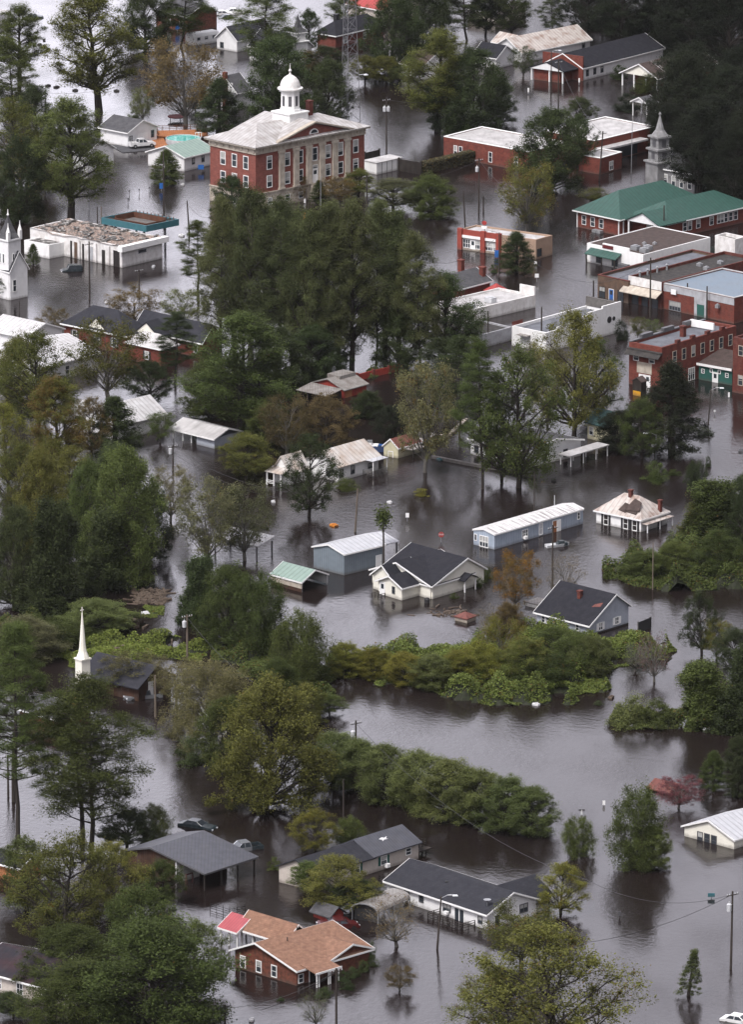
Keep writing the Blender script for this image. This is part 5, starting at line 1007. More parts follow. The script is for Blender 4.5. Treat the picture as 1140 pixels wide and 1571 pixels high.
def proto(kind, seed):
    """crown and trunk meshes of one tree, about its real size; returns (crown, trunk, height, width)"""
    rg = np.random.default_rng(seed * 7 + 13); b = MB(); cl = []; cr_ = []
    K = dict(oak=(14, 14, .16), tall=(20, 12, .22), pine=(26, 9, .32), cedar=(11, 6.5, .03), willow=(8, 8, .05), bush=(3, 4, .0), sparse=(9, 9, .25),
             bare=(8, 8, .25), vine=(12, 7, .0), weep=(10, 13, .05), fir=(6, 2.8, .08), stand=(18, 9, .20), full=(12, 12, .03), airy=(13, 13, .12))[kind]
    H, W, hb = K; rt = H * .022 + .08
    if kind in ('pine', 'stand'): rt = H * .008 + .06
    lean = Vector((rg.normal() * .25, rg.normal() * .25, 0)); top = H * {'oak': .72, 'tall': .85, 'pine': .97, 'cedar': .95, 'willow': .5, 'bush': .6, 'sparse': .6, 'bare': .55, 'vine': .8, 'weep': .6, 'fir': .98, 'stand': .9, 'full': .72, 'airy': .75}[kind]
    tr = [Vector((0, 0, -2.5))] + [Vector((0, 0, top * i / 6)) + lean * (i / 3) + Vector((rg.normal(), rg.normal(), 0)) * .05 * H / 10 for i in range(7)]
    multi = kind in ('willow', 'bush')
    if not multi: b.tube(tr, [rt * 1.15] + [rt * (1 - .82 * i / 6) for i in range(7)], 8)
    at = lambda z: tr[1].lerp(tr[-1], min(1, max(0, z / top)))
    prof = {
     'oak': lambda t: (math.sin(math.pi * min(1, (t * .93 + .09))) ** .6), 'tall': lambda t: (math.sin(math.pi * min(1, t * .88 + .13)) ** .7) * (1.05 - .25 * t),
     'pine': lambda t: (.45 + .55 * math.sin(math.pi * (t * .75 + .2))) * (1 - t ** 4) , 'stand': lambda t: (.5 + .5 * math.sin(math.pi * (t * .8 + .1))) * (1 - t ** 5),
     'cedar': lambda t: (1 - t) ** .62 * (.75 + .25 * min(1, t * 6)), 'willow': lambda t: math.sin(math.pi * min(1, t * .62 + .32)) ** .6, 'bush': lambda t: math.sqrt(max(0, 1 - t * t)),
     'airy': lambda t: (math.sin(math.pi * min(1, (t * .9 + .12))) ** .7), 'full': lambda t: (math.sin(math.pi * min(1, t * .75 + .24)) ** .6), 'sparse': lambda t: .35 + .65 * math.sin(math.pi * (t * .7 + .15)), 'bare': lambda t: .35 + .65 * math.sin(math.pi * (t * .7 + .15)), 'vine': lambda t: (1 - .55 * t ** 1.5) * (.85 + .15 * math.sin(9 * t)),
     'weep': lambda t: math.sqrt(max(0.02, 1 - t ** 2.2)), 'fir': lambda t: (1 - t) ** .9}[kind]
    NB = dict(oak=54, tall=58, pine=56, cedar=100, willow=54, bush=14, sparse=42, bare=40, vine=66, weep=50, fir=70, stand=62, full=74, airy=44)[kind]
    for i in range(NB):
        t = (i + rg.uniform(0, 1)) / NB; az = i * 2.399 + rg.normal() * .35
        if kind in ('oak', 'weep', 'willow'): t = t ** .8
        rr = W / 2 * prof(t) * (rg.uniform(.55, 1.06) if kind not in ('cedar', 'fir') else rg.uniform(.8, 1.05))
        if kind in ('oak', 'tall', 'stand', 'pine') and rg.uniform() < .16: rr *= 1.15
        z = H * (hb + (1 - hb) * t)
        e = Vector((math.cos(az) * rr, math.sin(az) * rr, z)) + at(z) * 1.0; e.z = z
        if kind in ('pine', 'stand'): s = at(max(.6, z - rr * .35)); 
        elif kind in ('cedar', 'fir', 'vine'): s = at(z * .9)
        elif kind in ('sparse', 'bare'): s = at(min(top, max(H * .10, (z - rr * 1.1) * .75)))
        elif multi: s = Vector((rg.normal() * .15, rg.normal() * .15, -1.5))
        else: s = at(min(top, max(H * hb * .8, z - rr * rg.uniform(.55, 1.1))))
        r0 = {'oak': .17, 'tall': .15, 'pine': .085, 'stand': .08, 'cedar': .03, 'willow': .06, 'bush': .03, 'sparse': .065, 'bare': .07, 'vine': .03, 'weep': .12, 'fir': .025, 'full': .12, 'airy': .15}[kind] * (1.2 - .6 * t)
        sag = {'weep': .28, 'oak': .06, 'pine': -.04, 'willow': .05, 'sparse': .06}.get(kind, .02)
        pts = limb(b, s, e, r0, r0 * .25, rg, sag)
        nsub = dict(oak=4, tall=4, pine=3, stand=3, cedar=0, willow=2, bush=0, sparse=4, bare=6, vine=1, weep=4, fir=0, full=3, airy=4)[kind]
        ends = [e]
        for k in range(nsub):
            a = pts[int(rg.integers(2, 4))]; dd = Vector(rg.normal(size=3)); dd.z = dd.z * .5 + (.35 if kind != 'weep' else -.3); q = a.lerp(e, .6) + dd.normalized() * W * rg.uniform(.06, .14); q.z = max(.3, q.z)
            limb(b, a, q, r0 * .4, r0 * .12, rg, 0, 2); ends.append(q)
            if kind in ('bare', 'sparse'):
                for _ in range(2):
                    q2 = q + Vector(rg.normal(size=3)).normalized() * W * .07; limb(b, q, q2, r0 * .15, r0 * .06, rg, 0, 1)
        for j, q in enumerate(ends):
            cl.append(q); cr_.append(1.0)
            if kind in ('oak', 'tall', 'full') and j == 0: cl.append(Vector(pts[3])); cr_.append(.9)
            if kind in ('vine', 'cedar', 'bush', 'willow') and j == 0: cl.append(Vector(pts[2])); cr_.append(1.1)
            if kind == 'cedar' and j == 0: cl.append(Vector(pts[3])); cr_.append(.9)
            if kind == 'weep': cl.append(q + Vector((0, 0, -H * .12))); cr_.append(.8)
    cl = np.array([tuple(c) for c in cl]); cr_ = np.array(cr_) * rg.uniform(.55, 1.5, len(cr_))
    P_ = dict(  # clump radius, leaves per clump, leaf half length, aspect, flatness, up bias, shell
      oak=(1.15, 170, 0.107, .55, .7, .7, .8), tall=(1.2, 190, 0.107, .55, .75, .7, .8), pine=(1.0, 255, 0.141, .18, .5, .3, .8), stand=(1.15, 215, 0.126, .25, .6, .3, .8),
      cedar=(.62, 136, 0.096, .4, .95, .35, .8), willow=(.85, 187, 0.111, .3, 1.2, .1, .8), bush=(.75, 374, 0.074, .5, .9, .5, .8), sparse=(.85, 90, 0.096, .5, .8, .4, .8),
      bare=(.7, 8, 0.089, .5, .8, .4, .8), vine=(1.0, 289, 0.118, .75, 1.2, .3, .8), weep=(.95, 136, 0.104, .3, 1.1, .2, .8), fir=(.42, 150, 0.085, .35, .6, .4, .8), airy=(1.05, 150, .105, .55, .8, .5, .8), full=(1.1, 178, 0.107, .55, .8, .6, .8))[kind]
    cm = crown_mesh(kind + '_crown', cl, cr_ * P_[0], P_[1], P_[2], P_[3], rg, P_[4], P_[5], P_[6])
    V = np.array([tuple(v) for v in b.V]); tm = bpy.data.meshes.new(kind + '_trunk'); tm.from_pydata([tuple(v) for v in b.V], [], b.F); tm.uv_layers.new(name='UVMap'); tm.materials.append(mat('pale_bark' if kind in ('sparse', 'bare', 'weep') else 'bark'))
    # true height and width of the crown
    co_ = np.empty(len(cm.vertices) * 3, np.float32); cm.vertices.foreach_get('co', co_); co_ = co_.reshape(-1, 3)
    Hh = np.percentile(co_[:, 2], 99.6); Ww = np.percentile(co_[:, 0], 99) - np.percentile(co_[:, 0], 1)
    return cm, tm, float(Hh), float(Ww)
NV = dict(oak=4, tall=3, pine=4, cedar=2, willow=3, bush=2, sparse=3, bare=2, vine=2, weep=1, fir=1, stand=3, full=4, airy=4)
PROTO = {}
def get_proto(kind, i):
    k = (kind, i % NV[kind])
    if k not in PROTO: PROTO[k] = proto(kind, i % NV[kind] + 17 * len(kind) + ord(kind[0]))
    return PROTO[k]
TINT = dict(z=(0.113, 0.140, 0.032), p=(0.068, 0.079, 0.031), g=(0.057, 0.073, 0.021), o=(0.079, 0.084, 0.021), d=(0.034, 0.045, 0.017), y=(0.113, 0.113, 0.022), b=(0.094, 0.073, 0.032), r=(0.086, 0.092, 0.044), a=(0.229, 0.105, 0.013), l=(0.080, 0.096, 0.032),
            k=(0.015, 0.019, 0.010), n=(0.039, 0.054, 0.020), m=(.095, .036, .040), w=(0.101, 0.096, 0.043), x=(0.050, 0.064, 0.018), v=(0.094, 0.119, 0.030))  # k: near-black; for top right trees the corner's shade is put into the colour
NAMES = dict(oak='oak_tree', tall='broadleaf_tree', pine='pine_tree', cedar='cedar_tree', willow='willow_tree', bush='bush', sparse='thin_tree', bare='bare_tree', vine='vine_covered_tree', weep='weeping_tree', fir='young_conifer', stand='loblolly_pine', full='oak_tree', airy='open_crowned_tree')
CATS = dict(oak='tree', tall='tree', pine='tree', cedar='tree', willow='tree', bush='bush', sparse='tree', bare='tree', vine='tree', weep='tree', fir='tree', stand='tree', full='tree', airy='tree')
_tr = random.Random(11); TC = [0]
def tree(kind, x, y, h, w_, col, turn, label, group=None):
    """x, y: photo pixel where the trunk meets the water; h, w_: size in photo pixels there"""
    TC[0] += 1; cm, tm, H, W = get_proto(kind, TC[0]); p = P(x, y); s = S(y)
    sz = h / (s * .972) / H; sx = w_ / s / W; rt = _tr.uniform(0, 6.28)
    o = bpy.data.objects.new(NAMES[kind], None); C.objects.link(o); o.location = p; o.scale = (sx, sx, sz); o.rotation_euler = (0, 0, rt)
    tag(o, label, CATS[kind], group)
    c = bpy.data.objects.new('crown', cm); C.objects.link(c); c.parent = o
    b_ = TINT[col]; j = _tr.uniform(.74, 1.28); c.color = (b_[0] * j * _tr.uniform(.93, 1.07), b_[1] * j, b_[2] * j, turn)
    t = bpy.data.objects.new('trunk' if kind != 'bush' else 'stems', tm); C.objects.link(t); t.parent = o
    return o
TREES = [
 # top band, from the far edge down
 ('tall',30,120,110,75,'g',.02,'ragged dark green tree at the upper edge above the yard of drifting blocks'),
 ('tall',152,172,188,132,'o',.03,'tallest olive tree with thick bare trunk rising above the flooded yard'),
 ('full',222,78,92,74,'d',.0,'dark round tree next to the far brown brick building'),
 ('stand',278,72,120,80,'g',.0,'thin trunked tree in front of the far brown brick building'),
 ('sparse',284,192,124,124,'b',.30,'wide brownish half bare tree above the round swimming pool'),
 ('sparse',219,187,52,36,'l',.1,'slim light green tree just behind the white garage'),
 ('bush',205,182,18,24,'l',.05,'pale green bush behind the roof of the white garage'),
 ('cedar',335,208,86,64,'d',.0,'dark evergreen beside the corner of the courthouse'),
 ('oak',300,170,22,30,'n',.0,'small dark tree behind the pool deck'),
 ('stand',22,180,120,74,'g',.02,'open branched pine at the picture edge below the white trailer'),
 ('tall',60,262,130,80,'d',.0,'dark tree behind the white house by the garage'),
 ('airy',20,285,130,100,'o',.12,'broad olive brown tree at the picture edge above the white church'),
 ('tall',108,337,182,120,'g',.03,'tall mid green tree with bare trunk over the wrecked filling station'),
 ('full',30,338,125,90,'d',.1,'dark spreading tree behind the white church spire'),
 ('sparse',68,300,60,50,'y',.35,'yellowing thin tree in front of the white house by the garage'),
 ('cedar',254,282,50,46,'x',.1,'small tree with trunk in front of the pale green roofed cottage'),
 ('bush',265,280,20,16,'k',.0,'dark ball shaped shrub near the pale green roofed cottage'),
 ('stand',410,112,140,86,'g',.02,'thin tall pine in front of the white church with grey belfry'),
 ('oak',475,84,68,46,'n',.0,'dense green tree beside the grey pointed belfry'),
 ('full',425,182,122,104,'n',.0,'big dark tree directly behind the courthouse cupola'),
 ('full',500,186,92,78,'n',.02,'dark round tree between the cupola and the lattice mast'),
 ('bush',475,112,36,50,'b',.4,'brownish autumn thicket below the small belfry'),
 ('oak',500,112,40,70,'d',.05,'low dark tree in front of the black hip roof'),
 ('oak',530,45,56,52,'g',.05,'green tree on the skyline behind the lattice mast'),
 ('full',600,112,125,95,'d',.0,'large dark tree between the lattice mast and brown roofed house'),
 ('full',648,92,110,90,'d',.0,'large dark tree beside the thin trunked trees at the top'),
 ('oak',560,128,42,50,'o',.05,'low olive tree next to the lattice mast'),
 ('oak',592,130,42,54,'o',.02,'rounded olive shrub tree standing in the channel behind the pole'),
 ('oak',628,132,44,44,'g',.02,'small rounded tree touching the brown roofed house'),
 ('stand',668,56,90,60,'d',.0,'thin trunked dark tree at the top beside the bright red roof'),
 ('stand',716,62,110,74,'d',.0,'umbrella shaped pine with a clear trunk at the top'),
 ('oak',745,55,70,60,'k',.0,'near black tree behind the umbrella shaped pine'),
 ('tall',672,202,152,108,'o',.06,'tall olive tree hiding the brown roofed house'),
 ('full',725,206,128,100,'n',.0,'heavy dark oak beside the brick school'),
 ('full',762,190,70,54,'n',.0,'low dark limb of trees reaching right from the heavy oak'),
 ('full',690,205,90,70,'n',.0,'dark undergrowth tree at the foot of the tall olive tree'),
 ('bush',750,134,28,24,'d',.0,'dark rounded bush below the small white garage'),
 ('oak',785,58,80,66,'d',.0,'dark tree behind the rust stained roof'),
 ('stand',848,55,64,40,'d',.0,'spiky dark pine above the rust stained roof'),
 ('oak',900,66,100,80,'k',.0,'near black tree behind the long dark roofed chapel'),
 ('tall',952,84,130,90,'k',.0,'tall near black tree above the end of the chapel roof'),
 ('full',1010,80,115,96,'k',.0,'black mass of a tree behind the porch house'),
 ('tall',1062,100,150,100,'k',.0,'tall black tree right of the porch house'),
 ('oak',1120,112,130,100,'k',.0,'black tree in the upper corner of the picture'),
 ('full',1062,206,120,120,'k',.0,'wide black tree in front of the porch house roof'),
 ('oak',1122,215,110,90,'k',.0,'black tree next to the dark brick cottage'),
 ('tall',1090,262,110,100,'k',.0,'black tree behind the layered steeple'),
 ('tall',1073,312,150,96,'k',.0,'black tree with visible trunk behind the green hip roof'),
 ('oak',1128,330,130,80,'k',.0,'black tree over the far end of the green hip roof'),
 ('sparse',803,118,44,42,'d',.05,'small dark tree in front of the rust stained house'),
 ('bush',948,120,20,30,'d',.0,'dark bush against the long white chapel wall'),
 ('bush',990,140,26,44,'x',.0,'olive bush below the white columned porch'),
 ('bush',960,168,24,50,'k',.0,'black bush beside the small gabled shelter'),
 ('full',843,292,122,110,'n',.03,'large round tree between the two flat brick buildings'),
 ('oak',886,262,84,56,'d',.0,'dark tree leaning over the brick hall roof'),
 ('oak',886,205,54,52,'d',.0,'round dark tree behind the long brick buildings'),
 ('sparse',809,356,108,86,'o',.30,'yellow and green thin tree standing in the street above the red diner'),
 ('cedar',793,418,62,54,'n',.0,'dark oval tree in front of the red diner'),
 ('bush',758,418,12,18,'n',.0,'clipped low bush at the foot of the diner lamp post'),
 ('full',663,332,62,74,'x',.0,'wide dark tree standing alone in water near the courthouse steps'),
 ('oak',602,322,46,76,'r',.05,'low grey green tree next to the wide dark lone tree'),
 ('sparse',455,308,38,34,'b',.3,'pale thin crepe myrtle before the courthouse basement'),
 ('cedar',489,312,34,27,'d',.0,'dark cone shaped shrub by the courthouse steps'),
 ('sparse',518,312,38,56,'b',.5,'reddish brown autumn shrub right of the courthouse steps'),
 ('oak',550,300,40,42,'o',.15,'olive shrub tree at the right corner of the courthouse'),
 ('bush',915,305,18,46,'o',.1,'olive bush at the corner of the green hip roof'),
 # central pine wood
 ('pine',304,462,122,64,'g',.02,'lone light pine at the outer edge of the central pine wood'),
 ('stand',338,545,240,79,'p',.02,'first tall pine of the central wood behind the lone light pine'),
 ('tall',384,556,262,89,'p',.0,'dense tall pine nearest to the courthouse front'),
 ('stand',428,566,262,84,'p',.0,'dark pine in the middle of the central wood'),
 ('tall',465,574,246,79,'p',.0,'pine with several visible trunks below its crown'),
 ('stand',503,572,252,84,'p',.02,'high dark pine left of the rounded crest of the wood'),
 ('tall',541,568,256,89,'p',.0,'broad pine forming the rounded crest of the wood'),
 ('stand',578,562,248,84,'p',.0,'pine whose trunk shows against bright water'),
 ('tall',612,560,232,84,'p',.0,'outer pine on the sloping right shoulder of the wood'),
 ('stand',645,566,208,75,'p',.0,'lower pine at the right shoulder of the wood'),
 ('oak',683,560,140,86,'n',.0,'dark broad tree at the end of the wood by the white long building'),
 ('full',480,585,84,84,'n',.0,'understorey tree left of the red barn'),
 ('full',425,600,96,80,'d',.0,'understorey tree between the big green oak and the barn'),
 ('sparse',700,540,70,70,'r',.1,'grey green twiggy tree in front of the pale grey annex'),
 ('tall',371,670,186,150,'g',.02,'big bright green oak in front of the pine wood'),
 ('airy',400,668,110,110,'g',.02,'lower bright green limb tree beside the big oak'),
 ('pine',268,592,112,66,'d',.0,'dark pine against the red brick wing'),
 ('oak',232,624,68,74,'d',.0,'dark glossy holly below the red brick wing'),
 ('sparse',165,612,118,112,'o',.10,'olive broad tree over the bright white roof'),
 ('airy',60,655,144,130,'o',.05,'dull olive oak left of the bright white roof'),
 ('sparse',205,500,60,80,'b',.4,'russet topped tree behind the dark cream gables'),
 ('sparse',280,505,60,64,'l',.1,'light green thin tree right of the dark cream gables'),
 ('sparse',78,520,46,50,'b',.25,'small brownish tree at the end of the dark hip roof'),
 ('oak',10,455,38,44,'g',.05,'small tree standing at the wall of the white church'),
 ('cedar',50,405,30,20,'g',.0,'narrow shrub behind the white church tower'),
 ('tall',96,730,148,92,'o',.45,'orange tipped autumn tree beside the tin roofed house'),
 ('cedar',175,694,84,78,'d',.0,'dark layered cedar in front of the tin roofed house'),
 ('sparse',245,679,46,44,'g',.1,'small twiggy tree at the water edge of the tin roofed house'),
 ('airy',12,750,130,74,'y',.12,'yellow green tree at the left edge beside the autumn tree'),
 ('full',58,850,160,84,'o',.1,'olive tree with lit top below the autumn tree'),
 ('airy',110,800,110,90,'o',.08,'rounded olive tree between the autumn tree and the vine curtains'),
 ('full',190,895,205,122,'g',.03,'huge dark green oak above the flooded clearing'),
 ('vine',75,945,170,76,'d',.0,'tree curtained in dark vines above the kudzu'),
 ('vine',148,905,120,70,'d',.0,'dark vine hung tree beside the flooded clearing'),
 ('full',20,930,150,90,'d',.0,'shadowy tree at the left edge above the kudzu'),
 ('sparse',262,800,84,64,'w',.1,'pale feathery tree next to the floodlit street pole'),
 ('sparse',320,870,132,100,'r',.08,'grey green open tree with forked trunks'),
 ('sparse',375,860,120,92,'r',.05,'grey green open tree partly over the white tin carport'),
 ('oak',376,735,68,72,'o',.12,'olive rounded tree left of the rust streaked cottage porch'),
 ('vine',300,960,100,54,'d',.0,'dark vine wrapped trunk behind the transformer pole'),
 ('full',350,985,118,92,'g',.04,'dense green tree by the transformer pole'),
 ('willow',405,1000,118,96,'g',.02,'leafy green tree sloping toward the open water'),
 ('willow',455,1050,112,90,'x',.02,'green tree at the corner of the inlet'),
 ('oak',505,1095,30,46,'x',.0,'flat dark shrub jutting into the inlet'),
 ('sparse',440,700,92,80,'b',.15,'brown green tree behind the rust streaked cottage'),
 ('airy',500,698,92,96,'b',.10,'broad brownish tree in front of the red barn'),
 ('oak',410,690,70,56,'g',.02,'green tree hiding the end of the low carport house'),
 ('airy',474,792,126,92,'d',.0,'dark oak standing in water before the rust streaked cottage'),
 ('sparse',652,725,166,96,'w',.22,'tall twiggy tree with yellow leaves behind the cream shed'),
 ('oak',606,682,58,60,'k',.0,'dark bush like tree between the red barn and cream shed'),
 ('stand',670,630,110,80,'d',.0,'dark pine behind the tall twiggy tree'),
 ('pine',742,750,230,74,'g',.05,'tall slender pine standing in the flooded street'),
 ('stand',706,670,150,76,'d',.0,'dark pine left of the tall slender pine'),
 ('airy',797,748,216,136,'g',.05,'large olive tree with two trunks before the long white house'),
 ('airy',770,735,150,80,'g',.05,'second trunk tree left of the large olive tree'),
 ('airy',882,668,190,124,'o',.05,'tall lacy tree with dark limbs in front of the white parapet building'),
 ('airy',915,640,120,80,'g',.05,'thin lacy tree joining the tall lacy one'),
 ('cedar',1030,694,134,96,'k',.0,'huge near black evergreen before the brick warehouse'),
 ('airy',985,704,92,74,'x',.05,'dark olive tree beside the cream cottage'),
 ('bush',955,520,30,28,'k',.0,'round black bush at the white parapet wall'),
 ('sparse',979,519,32,26,'o',.2,'little vase shaped tree near the round black bush'),
 ('sparse',1003,512,22,30,'g',.1,'low pale green shrub behind the warehouse parapet'),
 ('bush',1008,738,30,42,'g',.0,'round green bush standing in the street channel'),
 ('willow',1066,750,42,30,'n',.0,'upright dark shrub in the street channel'),
 ('bush',1088,716,16,12,'n',.0,'smallest round shrub in the street channel'),
 ('bush',1083,668,13,24,'n',.0,'shrub at the foot of the leaning street lamp'),
 ('bush',1032,728,8,26,'x',.0,'low trailing weed beside the round green bush'),
 ('bush',795,706,10,34,'y',.0,'patch of yellow weed behind the slender pine'),
 ('bush',645,760,10,26,'y',.05,'small yellow green tuft of weed floating before the cream shed'),
 ('bush',530,750,14,40,'x',.1,'scrubby weeds by the cottage porch steps'),
 # right hand side
 ('vine',1105,842,100,80,'x',.08,'vine smothered tree behind the broken roofed house'),
 ('vine',1060,842,66,62,'x',.15,'brown green vine covered tree next to the kudzu bank'),
 ('oak',1145,860,110,60,'d',.0,'dark tree at the right edge above the kudzu bank'),
 ('sparse',790,935,88,66,'a',.62,'orange autumn tree beside the grey blue house'),
 ('bare',862,925,74,62,'b',.3,'leafless brown tree rising behind the grey blue house roof'),
 ('bare',757,985,57,53,'b',.1,'dead grey snag above the kudzu thicket'),
 ('sparse',772,1030,79,80,'y',.25,'ragged olive tree in the middle of the kudzu thicket'),
 ('willow',740,1040,54,76,'y',.15,'shaggy olive shrub in the kudzu thicket'),
 ('willow',880,1035,66,80,'g',.03,'green shrubby tree in front of the grey blue house'),
 ('willow',835,1050,49,92,'x',.08,'shrubby tree near the tip of the kudzu thicket'),
 ('airy',1078,1005,98,66,'d',.05,'dark tree with yellow fringe across the channel'),
 ('sparse',1100,1010,60,44,'y',.30,'yellow leaved small tree beside the dark fringed tree'),
 ('bare',1005,1046,76,60,'m',.2,'bare purplish brown tree standing in the channel'),
 ('bare',975,1030,46,46,'g',.1,'low bare thicket behind the purplish tree'),
 ('vine',1088,1112,96,72,'x',.06,'vine draped tree on the far side of the channel'),
 ('vine',1130,1120,130,70,'d',.0,'dark vine draped tree at the right edge'),
 ('oak',1125,1040,76,60,'d',.0,'dark tree behind the vine draped pair'),
 ('bush',965,1112,46,66,'l',.0,'bright kudzu dome on the small islet'),
 ('bush',1015,1114,40,66,'x',.05,'dull green dome on the small islet'),
 ('cedar',1095,1208,54,42,'g',.0,'cone shaped shrub above the white metal roof'),
 ('cedar',1134,1222,60,40,'d',.0,'dark shrub at the right edge above the white metal roof'),
 ('sparse',1042,1240,46,70,'m',.03,'reddish purple bush against the sunken rusty roof'),
 ('willow',982,1330,122,84,'g',.03,'tall leafy tree in open water near the sunken rusty roof'),
 ('full',1000,1332,66,56,'g',.02,'low dark foliage tree at the foot of the tall leafy tree'),
 ('willow',889,1312,58,48,'g',.0,'young round tree alone in open water'),
 ('airy',860,1402,78,78,'y',.15,'yellow green tree at the gable of the white ranch house'),
 ('airy',850,1640,218,240,'o',.12,'great olive gold oak in the bottom foreground'),
 ('airy',770,1600,120,130,'o',.22,'lower golden limb tree beside the great oak'),
 ('sparse',800,1480,90,120,'o',.25,'russet tinged tree in front of the ranch house gable'),
 ('fir',1057,1528,74,34,'l',.0,'young pointed conifer alone in the water'),
 # row of willows
 ('full',512,1196,72,98,'l',.02,'first willow of the row, touching the great yellow tree'),
 ('full',556,1212,79,93,'l',.0,'second willow of the row, behind the utility pole'),
 ('full',600,1226,83,100,'l',.0,'third willow of the row counting from the utility pole end'),
 ('full',645,1238,85,102,'l',.0,'middle willow of the long row in open water'),
 ('full',690,1250,85,100,'l',.0,'willow just past the middle of the row'),
 ('full',735,1260,83,98,'l',.0,'third willow from the free end of the row'),
 ('full',775,1272,77,98,'l',.0,'second willow from the free end of the row'),
 ('full',818,1278,70,85,'l',.0,'willow at the free end of the row'),
 # left foreground
 ('weep',325,1140,130,140,'w',.05,'pale weeping tree bent over the water'),
 ('bush',300,1170,40,60,'d',.0,'dark bush at the foot of the pale weeping tree'),
 ('full',408,1238,200,172,'o',.05,'great yellow green tree in the centre of the foreground'),
 ('full',350,1180,110,90,'x',.1,'darker companion of the great yellow green tree'),
 ('pine',27,1290,330,118,'g',.0,'tall bare trunked pine at the left edge of the foreground'),
 ('pine',18,1230,270,96,'g',.0,'second bare trunked pine right behind the left edge one'),
 ('stand',140,1300,272,150,'g',.02,'largest foreground pine with layered boughs'),
 ('pine',128,1285,210,120,'g',.02,'ivy clad trunk pine close behind the largest foreground pine'),
 ('willow',60,990,36,126,'x',.05,'scrub at the left end of the kudzu bank'),
 ('willow',232,1290,56,54,'l',.05,'bright spray of leaves beside the barn roof'),
 ('oak',195,1300,60,70,'d',.0,'dark shrub at the end of the barn roof'),
 ('airy',484,1305,62,76,'y',.12,'yellow green tree behind the beige house'),
 ('willow',534,1292,40,44,'g',.05,'green bush next to the yellow green tree'),
 ('airy',520,1395,84,112,'o',.05,'spreading light tree before the beige house'),
 ('oak',545,1396,50,70,'d',.0,'dark bush under the spreading light tree'),
 ('oak',480,1370,48,60,'g',.0,'green bush at the wall of the beige house'),
 ('bush',420,1334,20,20,'g',.0,'bush at the far gable of the beige house'),
 ('bare',608,1452,78,80,'b',.3,'brown thicket of bare stems by the street lamp'),
 ('sparse',613,1520,38,44,'b',.25,'small round brownish shrub in front of the street lamp'),
 ('bare',485,1575,54,50,'g',.2,'reedy stems in front of the brick house'),
 ('airy',95,1450,170,170,'o',.05,'wide oak over the maroon grey roof'),
 ('full',215,1490,130,120,'g',.05,'oak between the barn and the maroon roofed house'),
 ('airy',40,1395,110,110,'g',.03,'oak in front of the orange brown shed'),
 ('airy',170,1400,110,110,'o',.08,'oak with grey limbs near the barn wall'),
 ('full',235,1600,190,210,'g',.02,'dark lower foreground oak beside the brick house'),
 ('airy',300,1520,110,110,'g',.02,'oak reaching toward the red carport'),
 ('full',120,1600,120,180,'x',.02,'oak along the bottom edge in the corner'),
 ('oak',20,1560,40,50,'n',.0,'low shrub at the corner of the maroon roofed house'),
 ('oak',250,1390,70,70,'g',.0,'dark shrub against the timber barn wall'),
 ('full',180,800,120,90,'n',.02,'dark tree filling the gap left of the pale feathery tree'),
 ('full',225,860,110,70,'d',.02,'dark tree at the right side of the huge dark green oak'),
 ('full',140,860,150,90,'g',.04,'green tree between vine curtains and the huge dark oak'),
 ('airy',25,800,120,80,'o',.10,'olive tree at the left edge under the yellow green one'),
 ('airy',80,760,90,70,'o',.2,'brown tipped tree behind the lit topped olive tree'),
 ('airy',140,700,90,60,'b',.3,'russet tinted tree right of the orange tipped one'),
 ('full',30,610,90,80,'o',.05,'olive tree at the left edge beside the bright white roof'),
 ('full',320,640,90,80,'g',.02,'lower left bough tree of the big green oak'),
 ('full',530,1035,48,62,'y',.08,'first yellow green shrub tree on the kudzu bank'),
 ('full',575,1040,44,62,'y',.05,'light green shrub tree near the left end of the kudzu bank'),
 ('full',622,1048,46,69,'y',.10,'olive shrub tree on the kudzu bank below the open inlet'),
 ('full',665,1055,49,69,'l',.05,'leafy green shrub tree in the left half of the kudzu bank'),
 ('full',705,1052,54,67,'y',.15,'dull olive shrub tree before the middle of the kudzu bank'),
 ('full',800,1048,69,87,'o',.15,'olive brown tree crowning the kudzu bank'),
 ('full',850,1020,57,69,'g',.04,'green tree behind the tip of the kudzu bank'),
 ('full',905,1040,64,60,'l',.02,'green tree nearest the grey blue house corner'),
 ('full',925,1015,36,40,'l',.05,'low green shrub under the grey blue house wall'),
 ('full',775,985,60,56,'b',.25,'brownish shrub tree below the dead grey snag'),
 ('full',1100,885,70,80,'x',.08,'kudzu swathed tree in the dark hillock'),
 ('full',1145,800,70,60,'d',.0,'dark tree at the right edge behind the broken roofed house'),
 ('full',990,885,40,70,'g',.03,'kudzu swathed hump at the tip of the dark hillock'),
 ('full',1035,880,50,64,'g',.03,'kudzu swathed hump in the middle of the dark hillock'),
 ('full',150,965,44,110,'l',.03,'light green bramble behind the needle steeple'),
 ('full',40,1010,60,110,'r',.03,'grey green scrub behind the needle steeple at the left edge'),
 ('full',430,1080,70,70,'x',.03,'green shrub tree where the inlet meets the great yellow tree'),
 ('full',470,1110,60,60,'o',.1,'olive shrub tree at the inlet corner'),
 ('sparse',200,1060,60,90,'w',.05,'pale thin tree before the church with the needle steeple'),
 ('sparse',270,1080,70,70,'w',.05,'pale thin tree between the church roof and the weeping tree'),
 ('full',1135,1180,50,50,'d',.0,'dark low tree under the vine draped pair'),
 ('full',355,330,60,60,'n',.0,'dark foliage below the courthouse side door'),
 ('full',1010,560,50,50,'d',.05,'dark tree in front of the long brick warehouse corner'),
 ('full',950,690,60,70,'k',.0,'near black shrub tree right of the cream cottage'),
 ('sparse',840,650,120,80,'w',.1,'thin tree behind the large olive one in front of the pale carport'),
 ('full',560,640,40,50,'n',.0,'dark shrub tree behind the open sided shed'),
 ('full',110,1530,110,140,'x',.02,'dark oak covering the end of the maroon grey roof'),
